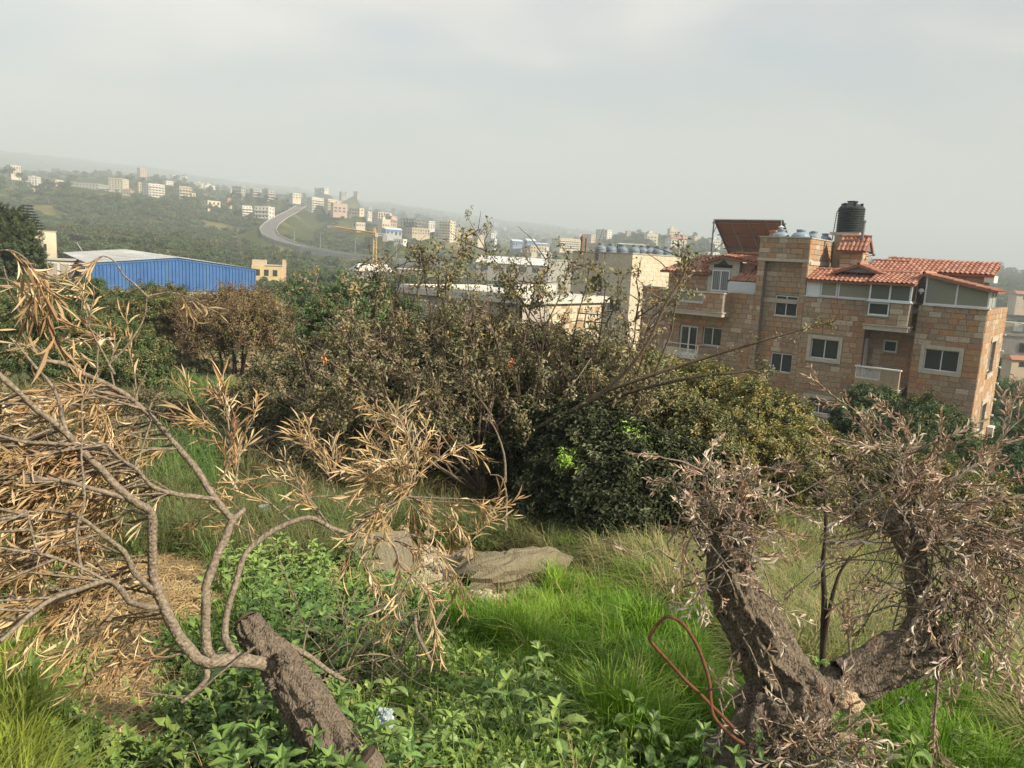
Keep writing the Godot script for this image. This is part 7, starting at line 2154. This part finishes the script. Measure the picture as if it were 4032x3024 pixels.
func straw_mat(salt: int) -> ArrayMesh:
	rng.seed = salt
	var b := Mesher.new()
	for k in 44:
		var a := r(0, TAU)
		var p := Vector3(r(-0.5, 0.5), r(0.0, 0.22), r(-0.5, 0.5))
		var d := Vector3(cos(a), r(-0.12, 0.2), sin(a))
		var w := Vector3(-d.z, r(-0.3, 0.3), d.x).normalized() * 0.014 * r(0.6, 1.3)
		var e := p + d * r(0.35, 0.8)
		var m := (p + e) * 0.5 + Vector3(0, r(-0.05, 0.1), 0) + Vector3(-d.z, 0, d.x) * r(-0.12, 0.12)
		var g := r(0.6, 1.25)
		b.tint = Color(g, g * r(0.92, 1.05), g * r(0.8, 1.05))
		b.quad(p - w, m - w, m + w, p + w); b.quad(m - w, e - w * 0.5, e + w * 0.5, m + w)
	return b.mesh()

# an upright weed with opposite pairs of pointed leaves, one unit tall
func weed(salt: int, pairs: int, long: float, wide: float) -> ArrayMesh:
	rng.seed = salt
	var b := Mesher.new()
	var lean := Vector3(r(-0.18, 0.18), 0, r(-0.18, 0.18))
	b.tint = Color(0.8, 0.9, 0.6)
	b.tube(PackedVector3Array([Vector3.ZERO, lean * 0.3 + Vector3(0, 0.5, 0), lean + Vector3(0, 1, 0)]), PackedFloat32Array([0.018, 0.014, 0.008]), 5, 0, false)
	for k in pairs:
		var t := lerpf(0.18, 1.0, k / float(pairs - 1))
		var p := lean * t * t + Vector3(0, t, 0)
		var a0 := k * 1.57 + r(-0.3, 0.3)
		for s in [0.0, PI]:
			var a: float = a0 + s + r(-0.2, 0.2)
			var d := Vector3(cos(a), r(0.05, 0.55) + t * 0.2, sin(a)).normalized()
			var size := (1.0 - absf(t - 0.6) * 0.7) * r(0.75, 1.15)
			var g := r(0.72, 1.2)
			b.tint = Color(g * r(0.85, 1.1), g, g * r(0.8, 1.05))
			b.blade(p + d * 0.05, d, (Vector3.UP + d * -0.3).normalized(), long * size, wide * size, r(0.5, 1.1), 0.18)
	for k in 4:
		var a := k * 1.6 + r(0, 0.4)
		var d := Vector3(cos(a) * 0.6, 1, sin(a) * 0.6).normalized()
		b.tint = Color(1.15, 1.2, 0.8)
		b.blade(lean + Vector3(0, 1, 0), d, (Vector3.UP * 0.4 - Vector3(cos(a), 0, sin(a))).normalized(), long * 0.5, wide * 0.45, 0.5, 0.2)
	return b.mesh()

func herb(salt: int) -> ArrayMesh:                           # sprawling small leaved ground herb
	rng.seed = salt
	var b := Mesher.new()
	for k in 7:
		var a := r(0, TAU)
		var d := Vector3(cos(a), r(0.4, 1.4), sin(a)).normalized()
		var e := d * r(0.5, 1.0)
		b.tint = Color(0.8, 0.9, 0.6)
		b.tube(PackedVector3Array([Vector3.ZERO, e * 0.5 + any_dir() * 0.05, e]), PackedFloat32Array([0.012, 0.01, 0.006]), 3, 0, false)
		for i in 9:
			var t := r(0.25, 1.05)
			var g := r(0.75, 1.25)
			b.tint = Color(g * r(0.9, 1.1), g, g * r(0.8, 1.0))
			var w := (any_dir() + d * 0.5 + Vector3(0, 0.3, 0)).normalized()
			b.leaf(e * t, w, (Vector3.UP + any_dir() * 0.4).normalized(), r(0.16, 0.28), r(0.09, 0.15), 0.3, true)
	return b.mesh()

func make_near_ground() -> void:
	leafy("grass_mat", Color(1, 1, 1), 0.7, 0.5)
	leafy("weed_mat", Color(1, 1, 1), 0.5, 0.45)
	leafy("straw_mat", Color(1, 1, 1), 0.3, 0.8)
	var tufts := [tuft(1, 22, 0.14, 0.5, 0.012), tuft(2, 26, 0.16, 0.7, 0.010), tuft(3, 20, 0.12, 0.35, 0.011)]
	var weeds := [weed(5, 6, 0.34, 0.15), weed(6, 7, 0.30, 0.13), weed(7, 5, 0.40, 0.17), weed(8, 6, 0.32, 0.12)]
	var herbs := [herb(15), herb(16)]
	var straws := [straw_mat(25), straw_mat(26)]
	var dry := [tuft(35, 26, 0.22, 0.8, 0.006), tuft(36, 20, 0.26, 1.1, 0.005)]
	var bins := {"tuft": [[], []], "weed": [[], []], "herb": [[], []], "straw": [[], []], "dry": [[], []]}
	var near := []
	rng.seed = 900
	var lawn := [[1880, 2420], [2100, 2330], [2290, 2230], [2480, 2330], [2700, 2430], [2950, 2500], [2990, 3100], [2600, 3100], [2380, 2900], [2200, 2760], [1900, 2660], [1740, 2560]].map(func(p): return Vector2(p[0], p[1]))
	var lawn_right := [[3330, 2740], [3480, 2640], [3760, 2560], [4100, 2480], [4100, 3100], [3420, 3100]].map(func(p): return Vector2(p[0], p[1]))
	var hay := [[300, 2250], [560, 2130], [830, 2200], [880, 2420], [800, 2540], [600, 2660], [620, 2960], [340, 2980], [240, 2650], [150, 2420]].map(func(p): return Vector2(p[0], p[1]))
	var heap := [[1330, 2150], [1650, 2130], [2190, 2230], [2150, 2380], [1850, 2420], [1480, 2350]].map(func(p): return Vector2(p[0], p[1]))
	var put := func(kind: String, t: Transform3D, c: Color) -> void:
		c.a = 1.0
		bins[kind][0].append(t); bins[kind][1].append(c)
	for i in 26000:
		var d := sqrt(r(1.7 * 1.7, 8.6 * 8.6))
		var az := deg_to_rad(r(-41, 41))
		var x := d * sin(az); var z := -d * cos(az)
		var p := on_ground(x, z, -0.01)
		var v := view_of(p)
		var q := r(0.75, 1.25)
		var jitter := v + Vector2(noise.get_noise_2d(x * 160, z * 160), noise.get_noise_2d(x * 160 + 90, z * 160)) * 160.0
		var g := noise.get_noise_2d(x * 70 + 40, z * 70)
		if in_poly(jitter, hay):
			if rng.randf() < 0.55: put.call("straw", Transform3D(turned(r(0, TAU), r(-0.2, 0.2), r(0.14, 0.24)), p), [Color(0.46, 0.33, 0.16), Color(0.36, 0.25, 0.14), Color(0.55, 0.42, 0.22)][rng.randi() % 3] * q)
			continue
		if in_poly(v, heap): continue
		if v.x < 130 and v.y > 2650:
			put.call("tuft", Transform3D(turned(r(0, TAU), r(-0.2, 0.2), r(0.25, 0.45)), p), Color(0.24, 0.30, 0.05) * q)
			if rng.randf() < 0.7: continue
		if in_poly(jitter, lawn) or in_poly(jitter, lawn_right):
			if rng.randf() < 0.9: put.call("tuft", Transform3D(turned(r(0, TAU), r(-0.15, 0.15), r(0.16, 0.30) * (0.6 if v.x < 2150 and v.y < 2470 else 1.0) * (1.0 + 1.1 * noise.get_noise_2d(x * 130 + 7, z * 130))), p), (Color(0.13, 0.26, 0.02) if g < 0.02 else Color(0.20, 0.34, 0.03)) * q)
			if rng.randf() < 0.02: put.call("dry", Transform3D(turned(r(0, TAU), r(-0.3, 0.3), r(0.25, 0.42)), p), Color(0.36, 0.32, 0.14) * q)
			if rng.randf() < 0.05: put.call("herb", Transform3D(turned(r(0, TAU), 0, r(0.16, 0.24)), p), Color(0.12, 0.2, 0.05) * q)
			continue
		if d > 4.6 and v.x > 2350:
			# rough dry grass on the slope behind the olive
			if rng.randf() < 0.5: put.call("dry", Transform3D(turned(r(0, TAU), r(-0.2, 0.2), r(0.3, 0.55)), p), ([Color(0.30, 0.26, 0.12), Color(0.16, 0.2, 0.06), Color(0.36, 0.30, 0.16), Color(0.13, 0.19, 0.05)][rng.randi() % 4]) * q)
			elif rng.randf() < 0.25: put.call("herb", Transform3D(turned(r(0, TAU), 0, r(0.16, 0.3)), p), Color(0.09, 0.14, 0.04) * q)
			continue
		if d > 6.2:
			if rng.randf() < 0.45: put.call("dry", Transform3D(turned(r(0, TAU), r(-0.2, 0.2), r(0.25, 0.45)), p), ([Color(0.12, 0.16, 0.05), Color(0.22, 0.2, 0.09), Color(0.09, 0.14, 0.04)][rng.randi() % 3]) * q)
			elif rng.randf() < 0.3: put.call("herb", Transform3D(turned(r(0, TAU), 0, r(0.2, 0.34)), p), Color(0.09, 0.16, 0.04) * q)
			continue
		# leafy weeds
		if rng.randf() > 0.42: continue
		if v.x > 1240 and v.x < 1720 and v.y > 2430 and v.y < 2960 and rng.randf() < 0.7:
			if rng.randf() < 0.4: put.call("herb", Transform3D(turned(r(0, TAU), 0, r(0.1, 0.17)), p), Color(0.15, 0.22, 0.07) * q)
			continue
		var pale := noise.get_noise_2d(x * 45 + 200, z * 45)
		var c := (Color(0.13, 0.22, 0.065) if pale < 0.05 else Color(0.21, 0.30, 0.095)) * q
		if g > 0.12 or (v.x > 1500 and rng.randf() < 0.75):
			put.call("herb", Transform3D(turned(r(0, TAU), r(-0.1, 0.1), r(0.15, 0.26)), p), (c + Color(0.03, 0.04, 0.0)))
			if rng.randf() < 0.3: put.call("tuft", Transform3D(turned(r(0, TAU), r(-0.2, 0.2), r(0.2, 0.32)), p), Color(0.15, 0.25, 0.045) * q)
			continue
		if rng.randf() < 0.3:
			put.call("herb", Transform3D(turned(r(0, TAU), r(-0.1, 0.1), r(0.12, 0.3)), p), (c + Color(0.04, 0.03, 0.0)))
			continue
		if rng.randf() < 0.1: put.call("dry", Transform3D(turned(r(0, TAU), r(-0.3, 0.3), r(0.15, 0.35)), p), Color(0.42, 0.33, 0.18) * q)
		var t := Transform3D(turned(r(0, TAU), r(-0.25, 0.25), r(0.13, 0.36) * (0.5 if v.x > 200 and v.x < 900 and v.y > 2600 else 1.0)), p)
		if v.y > 2560 and v.y < 3150 and v.x > -50 and v.x < 4080 and near.size() < 110: near.append([t, rng.randi() % 4])
		else: put.call("weed", t, c)
	# longer grass and dry stalks farther back, up to the shrubs
	for i in 9000:
		var d := sqrt(r(8.0 * 8.0, 24.0 * 24.0))
		var az := deg_to_rad(r(-40, 40))
		var x := d * sin(az); var z := -d * cos(az)
		var p := on_ground(x, z, -0.02)
		var v := view_of(p)
		var q := r(0.75, 1.25)
		var c: Color = [Color(0.09, 0.11, 0.045), Color(0.13, 0.13, 0.06), Color(0.24, 0.2, 0.11)][rng.randi() % 3]
		if v.x > 640 and v.x < 930 and v.y > 1350: c = Color(0.11, 0.2, 0.045)
		elif v.x > 900 and v.x < 1130 and v.y > 1390 and v.y < 1620: c = Color(0.40, 0.31, 0.16)
		elif v.x > 2500: c = [Color(0.22, 0.22, 0.08), Color(0.30, 0.25, 0.12), Color(0.14, 0.18, 0.05)][rng.randi() % 3]
		put.call("dry" if rng.randf() < 0.6 else "tuft", Transform3D(turned(r(0, TAU), r(-0.15, 0.15), r(0.35, 0.75)), p), c * q)
	var spread := func(key: String, meshes: Array, material: Material, label: String) -> void:
		var n: int = meshes.size()
		for k in n:
			var a := []; var c := []
			for i in range(k, bins[key][0].size(), n):
				a.append(bins[key][0][i]); c.append(bins[key][1][i])
			if a.is_empty(): continue
			var o := scatter(self, numbered({"tuft": "grass", "weed": "weeds", "herb": "ground_herbs", "straw": "straw", "dry": "dry_grass"}[key]), meshes[k], material, a, c)
			tag(o, label, "grass" if key in ["tuft", "dry"] else "straw" if key == "straw" else "weeds")
	spread.call("tuft", tufts, M.grass_mat, "bright green grass growing in the clearing between the two dead trees")
	spread.call("weed", weeds, M.weed_mat, "broad leaved green weeds covering the near ground")
	spread.call("herb", herbs, M.weed_mat, "small leaved pale herbs spread among the weeds and grass")
	spread.call("straw", straws, M.straw_mat, "matted golden straw lying under the dead tree at left")
	spread.call("dry", dry, M.straw_mat, "rough dry grass stalks on the slope behind the dead trees")
	var green := [leafy("weed_a", Color(0.14, 0.24, 0.07), 0.45, 0.45), leafy("weed_b", Color(0.19, 0.29, 0.085), 0.45, 0.45), leafy("weed_c", Color(0.11, 0.20, 0.065), 0.45, 0.45)]
	for n in near:
		solo("weed", weeds[n[1]], green[rng.randi() % 3], "broad leaved green weed standing in the patch along the bottom edge", "weed", n[0], "weeds along the bottom edge")
	make_litter_plants()

func make_litter_plants() -> void:
	# heap of cut brushwood beside the leaning trunk
	rng.seed = 950
	var foot := spot(1450, 2720)
	var o := thing("brushwood", "tangled heap of dry cut twigs right of the leaning trunk", "brushwood", foot)
	var b := Mesher.new()
	for k in 130:
		var p := Vector3(r(-0.32, 0.32), r(0.02, 0.34), r(-0.3, 0.3))
		var d := Vector3(r(-1, 1), r(-0.25, 0.8), r(-1, 1)).normalized()
		var l := r(0.2, 0.6)
		var m := p + d * l * 0.5 + any_dir() * l * 0.12
		var t := r(0.002, 0.006)
		b.tube(smooth_path(PackedVector3Array([p, m, p + d * l + any_dir() * l * 0.15]), 3), PackedFloat32Array([t, t, t * 0.9, t * 0.8, t * 0.7, t * 0.6, t * 0.4]), 4, 0, false)
	part(o, "twigs", b.mesh(), mat("grey_twig", Color(0.50, 0.44, 0.36), 0.9, T.bark, 8.0)).set_meta("kind", "stuff")
	b = Mesher.new()
	limb(b, [[1140, 2545, 3.5], [1210, 2580, 3.5], [1290, 2640, 3.5], [1360, 2680, 3.5]], 0.016, 0.010, foot, 7, 0.2)
	part(o, "thick_branch", b.mesh(), M.smooth_bark)
	b = Mesher.new()
	limb(b, [[1700, 2610, 3.7], [1640, 2490, 3.75], [1630, 2430, 3.8], [1560, 2600, 3.8]], 0.010, 0.008, foot, 6, 0.2)
	part(o, "thick_branch", b.mesh(), M.smooth_bark)
	# young dark sapling in the fork of the olive
	foot = at(3230, 2420, 4.4)
	foot.y = ground(foot.x, foot.z)
	o = thing("sapling", "dark slender forked sapling seen between the olive limbs", "sapling", foot)
	b = Mesher.new()
	limb(b, [[3236, 2760, 4.4], [3240, 2560, 4.4], [3245, 2350, 4.4], [3240, 2220, 4.4], [3250, 2120, 4.4], [3250, 2000, 4.4], [3240, 1900, 4.4]], 0.020, 0.008, foot, 7, 0.2)
	limb(b, [[3250, 2140, 4.4], [3330, 2130, 4.4], [3430, 2100, 4.4], [3490, 2080, 4.4]], 0.011, 0.006, foot, 6, 0.2)
	limb(b, [[3240, 2560, 4.38], [3262, 2420, 4.38], [3300, 2270, 4.38], [3350, 2190, 4.38]], 0.014, 0.007, foot, 6, 0.2)
	part(o, "stem", b.mesh(), mat("dark_bark", Color(0.09, 0.075, 0.065), 0.9, T.bark, 6.0))
	# rusty iron rod bent into a loop
	b = Mesher.new()
	var p := PackedVector3Array()
	for q in [[2930, 2930], [2876, 2893], [2813, 2825], [2799, 2762], [2790, 2672], [2754, 2563], [2709, 2482], [2668, 2441], [2632, 2428], [2605, 2441], [2574, 2477], [2558, 2514], [2578, 2545], [2632, 2604], [2696, 2676], [2759, 2735], [2799, 2776], [2849, 2825], [2890, 2870]]: p.append(at(q[0], q[1], 3.12 + (q[1] - 2428) * -0.0002))
	p = smooth_path(p, 4)
	var rad := PackedFloat32Array(); rad.resize(p.size()); rad.fill(0.0075)
	b.tube(p, rad, 8)
	solo("iron_rod", b.mesh(), mat("rust", Color(0.17, 0.075, 0.04), 0.9, T.mottle, 12.0, T.rough, 0.2), "rusty iron rod bent into a loop beside the olive trunk", "iron rod")

func make_litter() -> void:
	rng.seed = 970
	var pale := mat("limestone", Color(0.50, 0.46, 0.38), 0.95, T.lichen, 3.0, T.rough, 1.0)
	var grey := mat("concrete", Color(0.40, 0.385, 0.35), 0.95, T.lichen, 2.0, T.rough, 0.8)
	# broken concrete slab
	var p := spot(1500, 2270)
	var o := thing("concrete_slab", "broken grey concrete slab tilted among the rubble", "concrete slab", p)
	var b := Mesher.new()
	var ring := []
	for k in 14:
		var a := TAU * k / 14
		ring.append(Vector2(cos(a) * 0.36 * r(0.85, 1.1), sin(a) * 0.24 * r(0.8, 1.15)))
	for k in 14:
		var u: Vector2 = ring[k]; var w: Vector2 = ring[(k + 1) % 14]
		b.tri(Vector3(0, 0.05, 0), Vector3(w.x, 0.05, w.y), Vector3(u.x, 0.05, u.y))
		b.quad(Vector3(u.x, -0.07, u.y), Vector3(u.x, 0.05, u.y), Vector3(w.x, 0.05, w.y), Vector3(w.x, -0.07, w.y))
	part(o, "slab", b.mesh(), grey, Transform3D(Basis(Vector3.RIGHT, 0.75) * Basis(Vector3.UP, 0.2), Vector3(0, 0.16, 0)))
	b = Mesher.new()
	for k in 18:
		var c := Mesher.new()
		rock(c, r(0.015, 0.04), k, Vector3.ONE, 0.5)
		var off := Vector3(r(-0.3, 0.35), 0.3 + r(-0.04, 0.04), -0.2 + r(-0.06, 0.06))
		for i in c.v.size(): c.v[i] += off
		b.v.append_array(c.v); b.n.append_array(c.n); b.c.append_array(c.c)
	part(o, "broken_edge", b.mesh(), pale).set_meta("kind", "stuff")
	# rocks: view place, size, squash, label
	for q in [[2020, 2290, 0.42, Vector3(1.3, 0.42, 0.6), "long grey rock bank at the edge of the bright grass", "lichen"], [1950, 2260, 0.25, Vector3(1.2, 0.5, 0.7), "rounded grey rock at the back of the rubble", "lichen"],
			[2650, 2500, 0.16, Vector3(1.5, 0.7, 0.8), "yellowish rock seen through the loop of the iron rod", "pale"], [3880, 2885, 0.10, Vector3(1.2, 0.6, 0.9), "white stone in the grass at the right edge", "pale"],
			[960, 2045, 0.10, Vector3(1.1, 0.8, 1), "largest white stone of the pile behind the leaning tree", "pale"], [1010, 2075, 0.08, Vector3.ONE, "small white stone right of the largest in the pile", "pale"], [1045, 2105, 0.07, Vector3(1.2, 0.8, 1), "yellowish stone at the front of the white pile", "pale"], [935, 2095, 0.06, Vector3.ONE, "small grey stone at the left of the white pile", "lichen"],
			[1610, 2330, 0.15, Vector3(1.2, 0.6, 0.8), "pale rock below the broken slab", "pale"], [1470, 2330, 0.12, Vector3(1.5, 0.5, 0.8), "long pale stone in front of the broken slab", "pale"], [1830, 2230, 0.11, Vector3.ONE, "white rock at the back of the gravel", "pale"], [1340, 2200, 0.08, Vector3(1.1, 0.8, 1), "white stone half hidden in weeds left of the slab", "pale"], [640, 1610, 0.55, Vector3(1.2, 0.4, 0.8), "pale rock outcrop behind the dead tree's limb", "pale"], [2690, 2790, 0.05, Vector3(1.6, 0.3, 0.8), "flat white scrap of stone in the herbs", "pale"]]:
		var m := Mesher.new()
		rock(m, q[2], int(q[0]), q[3], 0.45)
		var place := spot(q[0], q[1])
		solo("rock", m.mesh(), pale if q[5] == "pale" else mat("lichen_rock", Color(0.36, 0.34, 0.29), 0.95, T.lichen, 3.0, T.rough, 1.4) if not M.has("lichen_rock") else M.lichen_rock, q[4], "rock", Transform3D(Basis(Vector3.UP, r(0, 0.6)), place + Vector3(0, q[2] * q[3].y * 0.5, 0)))
	for k in 16:
		var m := Mesher.new()
		var size := r(0.03, 0.09)
		rock(m, size, 500 + k, Vector3(r(0.9, 1.4), r(0.5, 0.8), 1), 0.6)
		solo("rubble_stone", m.mesh(), pale if k % 3 else grey, "small pale stone lying loose on the gravel by the slab", "stone", Transform3D(Basis(Vector3.UP, r(0, 3)), spot(r(1500, 2120), r(2215, 2345)) + Vector3(0, size * 0.35, 0)), "loose stones on the gravel")
	# gravel
	var pebble := Mesher.new()
	rock(pebble, 1.0, 5, Vector3(1, 0.7, 0.9), 0.5)
	var spots := []; var tints := []
	for i in 2600:
		var v := Vector2(r(1300, 2180), r(2150, 2380))
		if not in_poly(v, [Vector2(1330, 2160), Vector2(1650, 2150), Vector2(2170, 2250), Vector2(2120, 2360), Vector2(1800, 2380), Vector2(1480, 2320)]): continue
		var s := spot(v.x, v.y)
		spots.append(Transform3D(turned(r(0, TAU), r(-0.6, 0.6), 0.008 + 0.035 * pow(rng.randf(), 3.0)), s))
		tints.append(Color(1, 0.96, 0.88) * r(0.7, 1.2))
	var gm := mat("gravel_mat", Color(0.42, 0.38, 0.31), 0.95)
	gm.vertex_color_use_as_albedo = true
	var g := scatter(self, "gravel", pebble.mesh(), gm, spots, tints)
	tag(g, "pale gravel and rubble spread between the weeds and the rock bank", "gravel")
	# litter
	b = Mesher.new()
	rock(b, 0.045, 3, Vector3(1.3, 0.6, 0.7), 0.8)
	solo("plastic_scrap", b.mesh(), mat("blue_plastic", Color(0.06, 0.19, 0.5), 0.4), "crumpled blue plastic scrap lying on the straw", "litter", Transform3D(Basis(), spot(345, 2180) + Vector3(0, 0.09, 0)))
	b = Mesher.new()
	rock(b, 0.05, 8, Vector3(1.2, 0.7, 0.7), 0.8)
	solo("plastic_scrap", b.mesh(), M.blue_plastic, "small blue plastic scrap in front of the white stones", "litter", Transform3D(Basis(), spot(1125, 2125) + Vector3(0, 0.08, 0)))
	o = thing("plastic_cup", "pale plastic cup upright among the white stones", "plastic cup", spot(1045, 2080) + Vector3(0, 0.05, 0))
	b = Mesher.new()
	b.lathe([[0.0, 0.0], [0.045, 0.0], [0.06, 0.17], [0.064, 0.175], [0.057, 0.17], [0.042, 0.01]], 16)
	part(o, "cup", b.mesh(), mat("pale_plastic", Color(0.50, 0.58, 0.62), 0.3))
	o = thing("crumpled_bag", "crumpled pale blue plastic bag in the weeds by the brushwood", "plastic bag", at(1512, 2832, 3.15))
	b = Mesher.new()
	rock(b, 0.036, 12, Vector3(1, 1, 0.9), 0.7)
	rock(b, 0.036, 12, Vector3(1, 1, 0.9), 0.7)
	part(o, "bag", b.mesh(), mat("bag_plastic", Color(0.58, 0.68, 0.70), 0.25))
	o = thing("log", "short cut log end at the foot of the leaning trunk", "log", at(1430, 3000, 2.9))
	b = Mesher.new()
	b.tube(PackedVector3Array([Vector3(0.1, -0.12, 0), Vector3(0.05, -0.05, 0), Vector3(0, 0.02, 0)]), PackedFloat32Array([0.07, 0.068, 0.06]), 14, 0.3, true, noise)
	part(o, "bark", b.mesh(), M.old_bark)
	b = Mesher.new()
	b.lathe([[0.055, 0], [0.03, 0.006], [0, 0.004]], 14)
	part(o, "cut_face", b.mesh(), M.cut_wood, Transform3D(aim(Vector3(-0.05, 0.07, 0), 0, 1), Vector3(-0.002, 0.022, 0)))

func make_shared() -> void:
	var b := Mesher.new()
	b.box(Vector3.ONE * -0.5, Vector3.ONE * 0.5)
	S.box = b.mesh()

func _ready() -> void:
	rng.seed = 12345
	make_camera_and_light()
	make_textures()
	make_shared()
	make_terrain()
	make_far()
	make_houses()
	make_stone_house()
	make_mid_plants()
	make_left_tree()
	make_olive()
	make_near_ground()
	make_litter()
